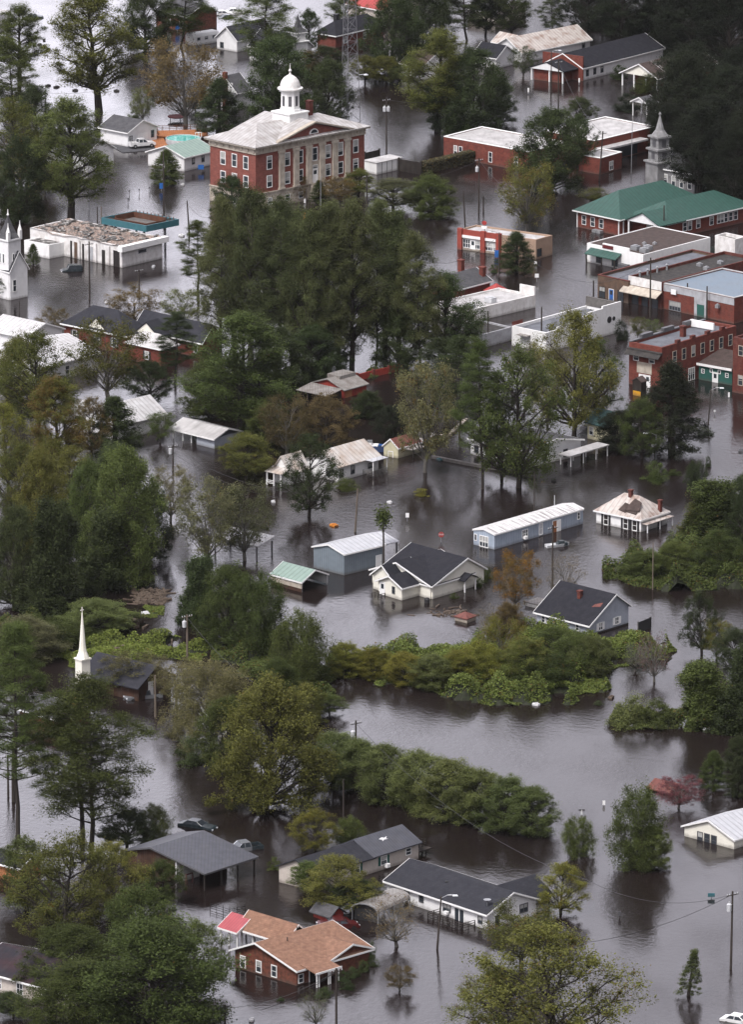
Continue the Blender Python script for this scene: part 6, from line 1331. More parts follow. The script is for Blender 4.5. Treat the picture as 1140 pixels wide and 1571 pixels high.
 ('tall',360,530,200,80,'p',.0,'pine grove tree behind the first tall pine'),
 ('tall',405,535,215,84,'p',.0,'pine grove tree behind the dense tall pine'),
 ('tall',450,540,215,84,'p',.0,'pine grove tree behind the dark middle pine'),
 ('tall',520,540,225,86,'p',.0,'pine grove tree behind the rounded crest'),
 ('tall',590,535,205,86,'p',.0,'pine grove tree behind the outer right pine'),
 ('full',500,565,110,90,'n',.0,'dark understorey tree below the high dark pine'),
 ('full',610,565,90,80,'n',.0,'dark understorey tree left of the right shoulder pines'),
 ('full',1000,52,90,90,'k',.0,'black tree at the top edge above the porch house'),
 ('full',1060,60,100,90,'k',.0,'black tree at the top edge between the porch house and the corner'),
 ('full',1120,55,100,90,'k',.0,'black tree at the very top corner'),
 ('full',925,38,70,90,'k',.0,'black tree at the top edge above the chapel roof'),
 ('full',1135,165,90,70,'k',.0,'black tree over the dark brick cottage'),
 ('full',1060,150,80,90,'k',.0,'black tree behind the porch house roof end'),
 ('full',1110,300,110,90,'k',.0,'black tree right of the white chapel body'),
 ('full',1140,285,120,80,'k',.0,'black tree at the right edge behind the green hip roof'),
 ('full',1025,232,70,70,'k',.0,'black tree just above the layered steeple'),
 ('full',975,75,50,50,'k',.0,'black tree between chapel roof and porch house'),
]
for r_ in TREES: tree(*r_)
# clipped shrubs along the foreground brick house and the cream house
for x, y, h, w_, l in ((735, 900, 14, 16, 'first clipped shrub at the cream house corner'), (743, 894, 14, 16, 'second clipped shrub at the cream house corner'), (748, 887, 15, 18, 'rear clipped shrub at the cream house corner'),
    (528, 1505, 16, 20, 'clipped shrub below the picture window of the brick house'), (543, 1499, 16, 20, 'clipped shrub between picture window and side window of the brick house'), (559, 1490, 17, 22, 'clipped shrub at the end corner of the brick house'), (572, 1482, 17, 18, 'last clipped shrub beyond the brick house corner'),
    (533, 1517, 14, 22, 'bright round shrub alone in front of the clipped row'), (495, 1530, 16, 24, 'leafy shrub beside the brick house porch'), (430, 1535, 6, 12, 'tiny weed tuft in the water before the brick house'),
    (568, 1468, 24, 16, 'tall clipped shrub behind the brick house corner'), (697, 918, 8, 14, 'sprig of shrub by the cream house porch'), (918, 1082, 8, 12, 'tuft of weed between kudzu bank and islet')):
    tree('bush', x, y, h, w_, 'n' if y > 1000 else 'x', 0, l)

# ---------------------------------------------------------------- kudzu banks: a mass of leaves over low mounds
def mass(name, label, poly, hmax, per, size, col, turn=.05, seed=1, edge=3.0, holes=2.0):
    rg = np.random.default_rng(seed); pg = np.array([tuple(P(x, y))[:2] for x, y in poly]); lo, hi = pg.min(0), pg.max(0)
    def inside(q):
        r = np.zeros(len(q), bool); j = len(pg) - 1
        for i in range(len(pg)):
            c_ = ((pg[i, 1] > q[:, 1]) != (pg[j, 1] > q[:, 1])) & (q[:, 0] < (pg[j, 0] - pg[i, 0]) * (q[:, 1] - pg[i, 1]) / (pg[j, 1] - pg[i, 1] + 1e-9) + pg[i, 0]); r ^= c_; j = i
        return r
    def dist(q):
        d_ = np.full(len(q), 1e9); j = len(pg) - 1
        for i in range(len(pg)):
            a, b_ = pg[j], pg[i]; ab = b_ - a; t = np.clip(((q - a) @ ab) / (ab @ ab + 1e-9), 0, 1); d_ = np.minimum(d_, np.linalg.norm(q - a - t[:, None] * ab, axis=1)); j = i
        return d_
    warp = lambda q: q + 1.5 * np.column_stack([np.sin(q[:, 1] * .55 + 2 * np.sin(q[:, 0] * .23)) + .6 * np.sin(q[:, 0] * 1.3), np.sin(q[:, 0] * .48 + 2 * np.sin(q[:, 1] * .3)) + .6 * np.sin(q[:, 1] * 1.1 + q[:, 0])])
    ins0, dist0 = inside, dist
    inside = lambda q: ins0(warp(q)) & ((np.sin(q[:, 0] * .42 + seed) * np.sin(q[:, 1] * .27 + 1.7 * seed + np.sin(q[:, 0] * .3))) > -holes)
    dist = lambda q: dist0(warp(q))
    nb = int(max(8, (hi - lo).prod() / 8)); bc = rg.uniform(lo, hi, (nb, 2)); br_ = rg.uniform(.9, 3.3, nb); bh = rg.uniform(.25, 1.0, nb) ** 1.3
    def height(q):
        h = np.full(len(q), .12)
        for c_, r_, k in zip(bc, br_, bh): h = np.maximum(h, k * np.sqrt(np.clip(1 - ((q - c_) ** 2).sum(1) / r_ ** 2, 0, 1)))
        return h * hmax * np.clip(dist(q) / edge, .12, 1)
    area = (hi - lo).prod(); q = rg.uniform(lo, hi, (int(area * per), 2)); q = q[inside(q)]; h = height(q)
    z = h * rg.uniform(.55, 1.08, len(q)); keep = rg.uniform(0, 1, len(q)) < 1.0; c_ = np.column_stack([q, z])[keep]
    o0 = P(*poly[0]); c_ -= np.array([o0.x, o0.y, 0])
    V, Q = leaf_quads(c_, size, .8, rg, .7)
    n1 = np.sin(c_[:, 0] * .9 + 3 * np.sin(c_[:, 1] * .35)) * .25 + .5; tint = np.clip(n1 * .6 + .55 * rg.uniform(0, 1, len(c_)), 0, 1); tu = rg.uniform(0, 1, len(c_))
    me = mesh_from(name, V, Q, 'leaf', tint, tu); o = bpy.data.objects.new(name, me); C.objects.link(o); o.location = (o0.x, o0.y, 0); b_ = TINT[col]; o.color = (*b_, turn)
    tag(o, label, 'vegetation', None, 'stuff')
    # woody mat beneath
    step = 1.2; xs = np.arange(lo[0], hi[0], step); ys = np.arange(lo[1], hi[1], step); g = np.array([(x, y) for x in xs for y in ys]); ins = inside(g); hg = height(g) * .55; b = MB(); ny = len(ys)
    g3 = np.column_stack([g, np.where(ins, hg, -.3)])
    for i in range(len(xs) - 1):
        for j in range(ny - 1):
            k = (i * ny + j, (i + 1) * ny + j, (i + 1) * ny + j + 1, i * ny + j + 1)
            if ins[list(k)].any(): b.F.append(k)
    if b.F:
        b.V = [Vector(v) for v in g3]; u_ = b.build('stem_mat', 'undergrowth', o); 
mass('kudzu_bank', 'bright green kudzu spread over the long bank in the middle of the flood', [(500, 1005), (505, 1030), (560, 1042), (640, 1060), (720, 1075), (790, 1083), (860, 1083), (870, 1072), (915, 1068), (945, 1040), (940, 1012), (985, 1010), (1045, 1000), (1040, 985), (960, 985), (900, 985), (820, 968), (760, 985), (700, 1000), (620, 1003), (560, 1006)], 3.8, 102, 0.144, 'v', .03, 3, 1.6, .75)
mass('kudzu_hillock', 'dark green kudzu heaped beside the broken roofed house', [(925, 880), (930, 895), (990, 903), (1060, 908), (1140, 905), (1200, 900), (1200, 850), (1100, 845), (1040, 845), (990, 862)], 5.0, 96, 0.150, 'g', .04, 5, 2.0)
mass('kudzu_patches', 'light kudzu and weeds around the flooded clearing behind the needle steeple', [(85, 975), (90, 1022), (170, 1030), (230, 1015), (290, 1010), (335, 1004), (330, 990), (285, 985), (262, 975), (232, 982), (190, 955), (190, 940), (110, 945)], 2.0, 102, 0.138, 'z', .02, 7, 1.5, .6)
mass('weed_raft', 'raft of light weeds at the edge of the flooded clearing', [(205, 935), (215, 946), (250, 950), (248, 935), (225, 925)], 1.0, 102, 0.126, 'v', .05, 8, 1.5)
mass('islet_kudzu', 'kudzu covering the little islet across the channel', [(935, 1108), (950, 1120), (1000, 1120), (1045, 1113), (1046, 1100), (1000, 1092), (945, 1095)], 2.6, 102, 0.138, 'l', .03, 9, 2.5)
mass('right_kudzu', 'vines below the trees on the far side of the channel', [(1045, 1112), (1060, 1125), (1140, 1125), (1200, 1120), (1200, 1060), (1120, 1060), (1060, 1085)], 3.5, 90, 0.144, 'g', .05, 10)
mass('left_bank_vines', 'dark scrub below the vine curtained trees', [(-60, 985), (-60, 1010), (60, 1015), (110, 1005), (100, 965), (40, 955), (-60, 955)], 3.2, 84, 0.144, 'x', .05, 12)
mass('clearing_scrub', 'scrub under the dense trees by the transformer pole', [(325, 985), (330, 1010), (400, 1040), (480, 1075), (515, 1065), (505, 1030), (450, 990), (380, 970)], 3.0, 84, 0.144, 'g', .05, 13)
mass('brick_wall_ivy', 'ivy spilling over the garden wall behind the red barn', [(548, 578), (556, 582), (600, 572), (598, 566)], 1.6, 120, 0.115, 'l', .02, 15, 1.0)
# clipped hedge of the school
p0, p1 = P(650, 266), P(732, 246); n_ = 260; rg = np.random.default_rng(5); t_ = rg.uniform(0, 1, 16000)
c_ = np.outer(1 - t_, np.array(p0)) + np.outer(t_, np.array(p1)); dd = np.array((p1 - p0).normalized()); nn_ = np.array([-dd[1], dd[0], 0]); c_ += np.outer(rg.uniform(-.9, .9, 16000), nn_); c_[:, 2] = rg.uniform(0, 2.3, 16000); c_ -= np.array(p0)
V, Q = leaf_quads(c_, .17, .6, rg, .5); me = mesh_from('hedge', V, Q, 'leaf', rg.uniform(0, 1, 16000), rg.uniform(0, 1, 16000)); o = bpy.data.objects.new('hedge', me); C.objects.link(o); o.location = p0; o.color = (.075, .07, .04, .1); tag(o, 'long clipped brownish hedge leading to the brick school', 'hedge')
b = MB(); L_ = (p1 - p0).length; g = XY(p0, math.atan2(dd[1], dd[0])); b.box(g, .3, L_ - .3, -.6, .6, Z0, 2.0); b.build('stems', 'bark', o)
wl_ = [P(x, y) for x, y in ((665, 702), (720, 714), (780, 724), (822, 734))]
# ---------------------------------------------------------------- poles, lamps, wires
def topz(y, yt): return (y - yt) / (S(y) * .968)
POLE = {}
def pole(name, label, x, y, yt, kind='util', xt=None, m='pole_wood', r=.15, arm=0.9, cat=None, side=1, n_tr=1):
    """wooden or steel pole from the water at (x, y) to row yt"""
    o = P(x, y); h = topz(y, yt); lean = ((xt - x) / S(y)) if xt is not None else 0
    t = thing(name, label, cat or {'util': 'utility pole', 'plain': 'pole', 'lamp': 'street lamp', 'trans': 'utility pole'}[kind], tuple(o)); T = o + Vector((lean, 0, h))
    bt = o + (T - o) * (Z0 / h); b = MB(); b.tube([bt, T], [r * 1.15, r * .75], 8); b.build('pole', m, t)
    if kind in ('util', 'trans'):
        c_ = o + (T - o) * .95; b = MB(); a_ = R(35 * side); v = Vector((math.cos(a_), math.sin(a_), 0)) * arm; b.tube([c_ - v, c_ + v], .06, 4); ca = b.build('crossarm', m, t)
        for k in (-.9, -.45, .45, .9): b = MB(); b.lathe(c_ + v * k, [(.05, .05), (.07, .12), (.05, .25)], 6); b.build('insulator', 'ceramic', ca)
    if kind == 'trans':
        for k in range(n_tr):
            c_ = o + (T - o) * .80 + Vector((.38 * (1 if k else -1), -.1, 0)); b = MB(); b.lathe(c_, [(.08, -.55), (.3, -.5), (.32, .35), (.2, .45), (.06, .5), (.06, .75)], 10); b.build('transformer', 'ceramic', t)
    if kind == 'lamp':
        v = Vector((side, -.2, 0)); b = MB(); b.tube([T - Vector((0, 0, .25)), T + v * .8 + Vector((0, 0, .2)), T + v * 1.5 + Vector((0, 0, .25))], .05, 5); la = b.build('arm', 'steel', t)
        b = MB(); c_ = T + v * 1.75 + Vector((0, 0, .2)); b.solid([c_ + Vector(q) for q in ((-.35, -.15, -.06), (.35, -.12, -.06), (.35, .12, -.06), (-.35, .15, -.06))], [c_ + Vector(q) for q in ((-.3, -.1, .1), (.25, -.08, .08), (.25, .08, .08), (-.3, .1, .1))]); b.build('lamp_head', 'lamp_glass', la)
    return T
TP = {}
for k, a in {
 'a': ('street_lamp', 'street lamp beside the far brown brick building', 240, 70, 17, 'lamp', None, 'pale_pole_wood', .12, .9, None, -1),
 'b': ('utility_pole', 'utility pole above the thin light green tree by the garage', 226, 152, 118, 'util'),
 'c': ('utility_pole', 'short pole in front of the drifting blocks at upper left', 69, 172, 140, 'plain'),
 'd': ('utility_pole', 'tall dark pole right of the wrecked station in the open street', 251, 330, 235, 'plain'),
 'e': ('utility_pole', 'leaning plain pole beyond the teal canopy', 290, 360, 309, 'plain', 287),
 'f': ('utility_pole', 'dark pole standing before the wrecked filling station', 137, 460, 372, 'util'),
 'g': ('utility_pole', 'short pole behind the russet topped tree', 213, 445, 415, 'util'),
 'h': ('utility_pole', 'double transformer pole in the channel behind the courthouse', 593, 234, 152, 'trans', None, 'pole_wood', .15, .9, None, 1, 2),
 'i': ('utility_pole', 'utility pole wrapped in weeds by the brick school', 735, 327, 244, 'trans'),
 'j': ('leaning_pole', 'bare leaning pole left of the red diner', 714, 350, 296, 'plain', 711),
 'k': ('stub_pole', 'short bare stub near the weed wrapped pole', 742, 326, 302, 'plain'),
 'l': ('utility_pole', 'dark crossarmed pole before the right corner of the courthouse', 563, 325, 270, 'util'),
 'm': ('flag_pole', 'pale steel flagpole in front of the courthouse door', 492, 340, 272, 'plain', None, 'steel', .07),
 'n': ('utility_pole', 'dark pole carrying traffic lights near the courthouse', 470, 355, 290, 'plain'),
 'o': ('utility_pole', 'pole with a lamp standing close to the red brick chapel front', 846, 142, 80, 'lamp', None, 'pole_wood', .13, .9, None, 1),
 'p': ('utility_pole', 'crossarmed pole in front of the red brick chapel front', 857, 180, 94, 'util'),
 'q': ('utility_pole', 'crossarmed pole between the flat roofed brick blocks', 920, 278, 203, 'util', 925),
 'r': ('flag_pole', 'thin steel flagpole before the taller brick hall', 969, 266, 188, 'plain', 970, 'steel', .07),
 's': ('street_lamp', 'street lamp on a wooden pole by the red diner', 766, 426, 358, 'lamp', None, 'pole_wood', .13, .9, None, -1),
 't': ('utility_pole', 'pole rising behind the green awning shop roof', 1019, 368, 316, 'plain'),
 'u': ('utility_pole', 'tall pole before the tattered cream awning', 998, 488, 397, 'util'),
 'v': ('utility_pole', 'slim pole before the blue roofed shop', 1055, 478, 435, 'plain'),
 'w': ('utility_pole', 'slim pole at the right end of the blue roofed shop', 1085, 490, 440, 'plain'),
 'x': ('utility_pole', 'short slim pole at the brown corner shop', 911, 453, 431, 'plain'),
 'y': ('utility_pole', 'pole before the white parapet building', 831, 534, 472, 'plain'),
 'z': ('utility_pole', 'pole before the pale grey annex', 749, 531, 478, 'plain'),
 'A': ('utility_pole', 'thin pole beyond the roof of the mobile home', 820, 786, 724, 'plain', None, 'pole_wood', .09),
 'C': ('street_lamp', 'street lamp near the huge near black evergreen', 1007, 705, 666, 'lamp', None, 'steel', .08, .9, None, -1),
 'D': ('street_lamp', 'leaning street lamp in the open channel by the green annex', 1087, 655, 597, 'lamp', 1091, 'pole_wood', .12, .9, None, 1),
 'E': ('utility_pole', 'transformer pole before the low carport house', 265, 722, 684, 'trans'),
 'F': ('wooden_pole', 'pale leaning wooden pole behind the metal workshop', 545, 816, 750, 'plain', 549, 'pale_pole_wood'),
 'G': ('utility_pole', 'dark tall pole in front of the mobile home', 848, 911, 806, 'util'),
 'H': ('utility_pole', 'thin pole standing in the dark kudzu hillock', 1002, 905, 833, 'plain', None, 'pale_pole_wood', .09),
 'I': ('utility_pole', 'transformer pole beside the light kudzu patches', 287, 1012, 943, 'trans', None, 'pale_pole_wood'),
 'J': ('utility_pole', 'transformer pole rising from the willow row', 546, 1205, 1105, 'trans'),
 'K': ('street_lamp', 'curved street lamp before the white ranch house', 671, 1456, 1374, 'lamp', 677, 'pole_wood', .13, .9, None, 1),
 'L': ('street_lamp', 'tall pole with lamp and transformer near the right edge', 1122, 1487, 1366, 'trans', 1123),
 'M': ('utility_pole', 'pole at the corner of the brick house porch, bottom foreground', 516, 1590, 1484, 'util'),
 'N': ('utility_pole', 'pole top at the bottom edge near the big oaks', 345, 1600, 1541, 'util'),
 'O': ('utility_pole', 'pole beside the needle steeple church roof', 238, 1100, 1036, 'plain', None, 'pale_pole_wood'),
 'Q': ('utility_pole', 'thin pole between the bare trunked pines', 12, 1222, 1158, 'util'),
 'S': ('utility_pole', 'pole standing behind the yellow green tree of the beige house', 527, 1270, 1195, 'plain', None, 'pole_wood', .10),
 'U': ('utility_pole', 'slim pole behind the white church at the picture edge', 29, 495, 462, 'plain', None, 'pole_wood', .1),
 'V': ('utility_pole', 'pair pole at the corner of the teal canopy', 149, 345, 318, 'plain', None, 'pole_wood', .13),
 'W': ('utility_pole', 'second pair pole at the corner of the teal canopy', 155, 345, 317, 'plain', None, 'pale_pole_wood', .12),
 'X': ('thin_pole', 'thin pale pipe poking above the mobile home', 851, 800, 760, 'plain', None, 'ceramic', .07),
 'Y': ('utility_pole', 'short pole with a lamp behind the wrecked station', 136, 322, 293, 'lamp', None, 'steel', .06, .9, None, 1),
}.items(): TP[k] = pole(*a)
pv = pole('vine_topped_pole', 'pole crowned with a ball of vine behind the metal workshop', 589, 872, 786, 'plain', 588)
rg = np.random.default_rng(8); cc = np.array(tuple(pv - P(589, 872))) + rg.normal(size=(900, 3)) * np.array([.55, .55, .7]) + np.array([0, 0, -.8]); V, Q = leaf_quads(cc, .2, .6, rg, .3)
me = mesh_from('vine', V, Q, 'leaf', rg.uniform(0, 1, 900), rg.uniform(0, 1, 900)); o = bpy.data.objects.new('vine', me); C.objects.link(o); o.color = (*TINT['g'], 0)
for q in bpy.data.objects:
    if q.name.startswith('vine_topped_pole') and q.parent is None: o.parent = q
def wire(label, p, q, sag=1.2, r=.03, off=0):
    p, q = Vector(p), Vector(q); p.z -= .4 + off; q.z -= .4 + off; t = thing('power_line', label, 'cable', tuple(p)); b = MB()
    b.tube([p.lerp(q, k / 14) - Vector((0, 0, 4 * sag * (k / 14) * (1 - k / 14))) for k in range(15)], r, 3); b.build('cable', 'black', t)
wire('cable from the short upper left pole toward the pole by the garage', TP['c'], TP['b']); wire('cable from the pole by the garage toward the cupola', TP['b'], P(330, 118, 3) + Vector((0, 0, 5)))
wire('cable from the pole by the station canopy to the leaning plain pole', TP['W'], TP['e'], 2); wire('cable from the leaning plain pole to the courthouse corner', TP['e'], P(322, 330, 5), 1)
wire('cable crossing from the stub near the diner to the courthouse shrubs', TP['l'], TP['i'], 2); wire('cable from the weed wrapped pole over the street', TP['i'], P(800, 300, 8), 1)
wire('cable from the diner lamp post toward the pine wood', TP['s'], P(660, 398, 7), 2); wire('cable from the diner lamp post to the short slim pole', TP['s'], TP['x'], 2)
wire('cable from the slim corner shop pole to the tall awning pole', TP['x'], TP['u'], 1); wire('cable between the two chapel front poles and the hall', TP['p'], TP['q'], 2)
wire('cable from the double transformer pole to the chapel', TP['h'], TP['o'], 4)
wire('cable over the cottage roofs from the transformer pole of the carport house', TP['E'], TP['F'], 3); wire('lower cable over the cottage roofs from the same transformer pole', TP['E'], TP['F'], 3.4, .03, .8)
wire('cable from the kudzu transformer pole into the dense trees', TP['I'], P(400, 1050, 5), 1); wire('cable from the willow row pole toward the young round tree', TP['J'], P(900, 1345, 7), 3); wire('cable passing the young round tree to the edge pole', P(900, 1345, 7), TP['L'], 2)
wire('service cable from the porch corner pole to the brick house', TP['M'], P(400, 1545, 2.4), .5); wire('cable joining the two bottom edge poles', TP['N'], TP['M'], 1); wire('cable from the edge pole toward the ranch house', TP['L'], P(800, 1445, 5), 2)
# lattice mast
o = P(536, 187); h = 46.0; t = thing('lattice_mast', 'tall three legged steel lattice radio mast behind the courthouse', 'mast', tuple(o))
A3 = [R(20 + 120 * k) for k in range(3)]; rad = lambda z: 1.85 * (1 - z / h) + .5
at = lambda k, z: o + Vector((rad(z) * math.cos(A3[k]), rad(z) * math.sin(A3[k]), z))
for k in range(3): b = MB(); b.tube([at(k, Z0), at(k, h)], .06, 5); b.build('leg', 'galvanised', t)
b = MB(); zz = [0]
while zz[-1] < h - 2: zz.append(zz[-1] + 1.2 + rad(zz[-1]) * .75)
for z0, z1 in zip(zz, zz[1:]):
    for k in range(3):
        j = (k + 1) % 3; b.tube([at(k, z0), at(j, z1)], .03, 3); b.tube([at(j, z0), at(k, z1)], .03, 3); b.tube([at(k, z1), at(j, z1)], .03, 3)
b.build('bracing', 'galvanised', t)
b = MB(); b.tube([at(0, 9.5), at(0, 9.5) + Vector((1.4, -.3, .2))], .06, 4); b.lathe(at(0, 9.5) + Vector((1.5, -.3, 0)), [(.1, .3), (.5, .1), (.5, 0), (.1, -.1)], 10); b.build('dish', 'ceramic', t)

# ---------------------------------------------------------------- vehicles
def car(label, x, y, head, m, L_=4.7, sink=.55, name='sedan', boxy=False, cat='car'):
    """body, glasshouse and roof by sections; head = heading in degrees (0 = pointing right in the picture)"""
    o = P(x, y); f = XY((o.x, o.y, -sink), R(head)); t = thing(name, label, cat, tuple(o)); t.location = o; W = .88; k = L_ / 4.7
    prof = [(-2.32, .45), (-2.28, .85), (-1.5, .98), (-.9, 1.0), (.85, .97), (2.0, .80), (2.3, .62), (2.33, .38), (2.1, .28), (-2.1, .28)]
    b = MB(); b.solid([f.p(a * k, -W, z) for a, z in prof], [f.p(a * k, W, z) for a, z in prof]); b.build('body', m, t)
    if boxy:
        b = MB(); b.solid([f.p(-2.2 * k, -W * .95, .98), f.p(.9 * k, -W * .95, .96), f.p(.9 * k, W * .95, .96), f.p(-2.2 * k, W * .95, .98)], [f.p(-2.1 * k, -W * .85, 1.62), f.p(.5 * k, -W * .85, 1.62), f.p(.5 * k, W * .85, 1.62), f.p(-2.1 * k, W * .85, 1.62)]); b.build('windows', 'glass', t)
        b = MB(); b.box(f, -2.15 * k, .55 * k, -W * .88, W * .88, 1.621, 1.72)
        for s in (-1, 1):
            for (a0, a1) in ((-2.2, -2.1), (-1.2, -1.2), (-.2, -.2), (.9, .5)): b.tube([f.p(a0 * k, s * W * .96, .97), f.p(a1 * k, s * W * .86, 1.64)], .07, 4)
        b.build('roof', m, t); b = MB(); c_ = f.p(-2.45 * k, 0, .95); b.tube([c_ - f.u * .1, c_ + f.u * .12], .36, 12); b.build('spare_wheel', 'rubber', t)
    b = MB(); b.solid([f.p(-1.55 * k, -W * .93, .975), f.p(.9 * k, -W * .93, .955), f.p(.9 * k, W * .93, .955), f.p(-1.55 * k, W * .93, .975)], [f.p(-1.05 * k, -W * .76, 1.37), f.p(.2 * k, -W * .76, 1.37), f.p(.2 * k, W * .76, 1.37), f.p(-1.05 * k, W * .76, 1.37)]); (None if boxy else b.build('windows', 'glass', t))
    b = MB(); b.box(f, -1.1 * k, .25 * k, -W * .79, W * .79, 1.371, 1.43)
    for s in (-1, 1):
        for (a0, z0, a1, z1) in ((-1.55, .98, -1.05, 1.38), (-.45, .98, -.42, 1.38), (.9, .96, .2, 1.38)): b.tube([f.p(a0 * k, s * W * .94, z0), f.p(a1 * k, s * W * .77, z1)], .045, 4)
    (None if boxy else b.build('roof', m, t))
    for s in (-1, 1):
        b = MB(); b.box(f, 2.2 * k, 2.34 * k, s * .62 - .16, s * .62 + .16, .5, .66); b.build('headlight', 'lamp_glass', t); b = MB(); b.box(f, -2.345 * k, -2.25 * k, s * .62 - .18, s * .62 + .18, .6, .76); b.build('tail_light', 'maroon_paint', t)
        b = MB(); b.box(f, .55 * k, .7 * k, s * (W + .1) - .08, s * (W + .1) + .08, .95, 1.08); b.build('mirror', m, t)
    for a in (-1.4, 1.45):
        for s in (-1, 1): b = MB(); c_ = f.p(a * k, s * W * .97, .33); v = f.v * .12; b.tube([c_ - v, c_ + v], .33, 12); b.build('wheel', 'rubber', t)
    return t
def pickup(label, x, y, head, m, L_=5.3, sink=.3, cap=None):
    o = P(x, y); f = XY((o.x, o.y, -sink), R(head)); t = thing('pickup_truck', label, 'pickup truck', tuple(o)); W = .95
    b = MB(); b.solid([f.p(a, -W, z) for a, z in ((.3, .45), (.3, 1.12), (1.6, 1.08), (2.55, .98), (2.65, .8), (2.65, .45))], [f.p(a, W, z) for a, z in ((.3, .45), (.3, 1.12), (1.6, 1.08), (2.55, .98), (2.65, .8), (2.65, .45))])
    b.box(f, -.95, .298, -W, W, .45, 1.13); b.build('body', m, t)
    b = MB(); b.box(f, -2.65, -.952, -W, W, .45, .62); b.box(f, -2.65, -.952, -W, -W + .12, .622, 1.15); b.box(f, -2.65, -.952, W - .12, W, .622, 1.15); b.box(f, -2.65, -2.55, -W + .121, W - .121, .622, 1.13); b.build('bed', cap or m, t)
    b = MB(); b.solid([f.p(-.9, -W * .94, 1.13), f.p(1.05, -W * .94, 1.11), f.p(1.05, W * .94, 1.11), f.p(-.9, W * .94, 1.13)], [f.p(-.75, -W * .8, 1.68), f.p(.4, -W * .8, 1.68), f.p(.4, W * .8, 1.68), f.p(-.75, W * .8, 1.68)]); b.build('windows', 'glass', t)
    b = MB(); b.box(f, -.8, .45, -W * .83, W * .83, 1.681, 1.76)
    for s in (-1, 1):
        for q in ((-.9, 1.13, -.75, 1.69), (0, 1.13, 0, 1.69), (1.05, 1.1, .4, 1.69)): b.tube([f.p(q[0], s * W * .95, q[1]), f.p(q[2], s * W * .81, q[3])], .06, 4)
    b.build('roof', m, t)
    for a in (-1.7, 1.75):
        for s in (-1, 1):
            b = MB(); c_ = f.p(a, s * W * .96, .42); v = f.v * .13; b.tube([c_ - v, c_ + v], .40, 12); wh = b.build('wheel', 'rubber', t); b = MB(); b.tube([c_ - v * 1.1, c_ + v * 1.1], .2, 8); b.build('hub', 'steel', wh)
    for s in (-1, 1): b = MB(); b.box(f, 2.6, 2.68, s * .7 - .15, s * .7 + .15, .75, .92); b.build('headlight', 'lamp_glass', t)
    return f, t
car('dark sedan afloat in the upper left corner of the town', 50, 27, 5, 'car_dark', sink=.5)
car('white sedan awash beside the thin trunked tree at the top', 342, 22, 15, 'car_white', sink=.55); car('white sedan farther right in the water beside the other white one', 360, 19, 8, 'car_white', sink=.5); car('half sunk dark car between the two white sedans', 350, 26, 20, 'car_dark', sink=.85)
f, t = pickup('white pickup with a canopy rack parked at the white garage', 217, 227, 22, 'car_white', sink=-.15)
b = MB()
for u_ in (-2.5, -1.8): 
    for s in (-.85, .85): b.tube([f.p(u_, s, 1.1), f.p(u_, s, 1.85)], .04, 4)
b.tube([f.p(-2.5, -.85, 1.85), f.p(.5, -.85, 1.9)], .04, 4); b.tube([f.p(-2.5, .85, 1.85), f.p(.5, .85, 1.9)], .04, 4); b.build('rack', 'steel', t)
b = MB(); x0, y0 = P(214, 226)[:2]; b.box(XY((x0, y0, 0), R(22)), -5, 5, -4, 4, Z0, .1); tag(b.build('driveway', 'roof_grey'), 'patch of driveway just above the flood', kind='structure')
car('dark off roader drowned to its windows before the wrecked station', 109, 415, 190, 'car_dark', 3.9, .62, 'off_road_car', True)
car('old dark sedan with pale bonnet standing in the open water above the barn', 303, 1268, -28, 'car_dark', 5.3, .55)
pickup('dark pickup with a silver cab nosed against the barn roof', 372, 1303, 205, 'car_silver', 5.0, .65, 'car_dark')
car('white hatchback under the trees by the barn roof', 171, 1276, 20, 'car_white', 4.4, .5); car('white saloon cut by the bottom corner of the picture', 1136, 1567, -28, 'car_white', 4.8, .6)
pickup('silver pickup before the needle steeple church', 219, 1070, 200, 'car_silver', 5.0, .6); car('red car sunk beside the ribbed tin shelter', 524, 1422, 15, 'car_red', 4.5, .35)
car('dark red saloon awash behind the tan roofed brick house', 512, 1416, 200, 'car_red', 4.2, .5)
def boat(label, x, y, head, L_, W_, H_, m, inner, name='boat', tilt=0, deck='white_trim'):
    o = P(x, y); f = XY((o.x, o.y, 0), R(head)); t = thing(name, label, 'boat', tuple(o)); n = 10
    sec = [(-1 + 2 * i / n) for i in range(n + 1)]; hw = lambda s: W_ / 2 * (1 - max(0, s) ** 2.2) * (1 if s > -.9 else .9); b = MB()
    R_ = [[f.p(s * L_ / 2, q * hw(s) * k, z + max(0, s) * .25 * H_) for q, k, z in ((-1, 1, H_), (-1, .8, -.2), (1, .8, -.2), (1, 1, H_), (1, .85, H_), (.9, .7, .1), (-.9, .7, .1), (-1, .85, H_))] for s in sec]
    for a, c_ in zip(R_, R_[1:]):
        for i in range(8): b.face([a[i], c_[i], c_[(i + 1) % 8], a[(i + 1) % 8]])
    b.face(R_[0][::-1]); b.face(R_[-1]); b.build('hull', m, t)
    for s in (-.4, .25): b = MB(); b.box(f, s * L_ / 2 - .15, s * L_ / 2 + .15, -hw(s) * .8, hw(s) * .8, H_ * .6, H_ * .7); b.build('thwart', deck, t)
    return f, t
f, t = boat('blue hulled boat with a white deck behind the rust streaked cottage', 569, 692, -8, 5.0, 2.0, .95, 'blue_paint', 'white_trim')
b = MB(); b.box(f, -2.4, 1.2, -.85, .85, .955, 1.1); b.box(f, -1.4, .2, -.6, .6, 1.102, 1.5); b.build('deck', 'white_paint', t); b = MB(); b.box(f, -.6, .2, -.5, .5, 1.502, 1.75); b.build('windscreen', 'steel', t)
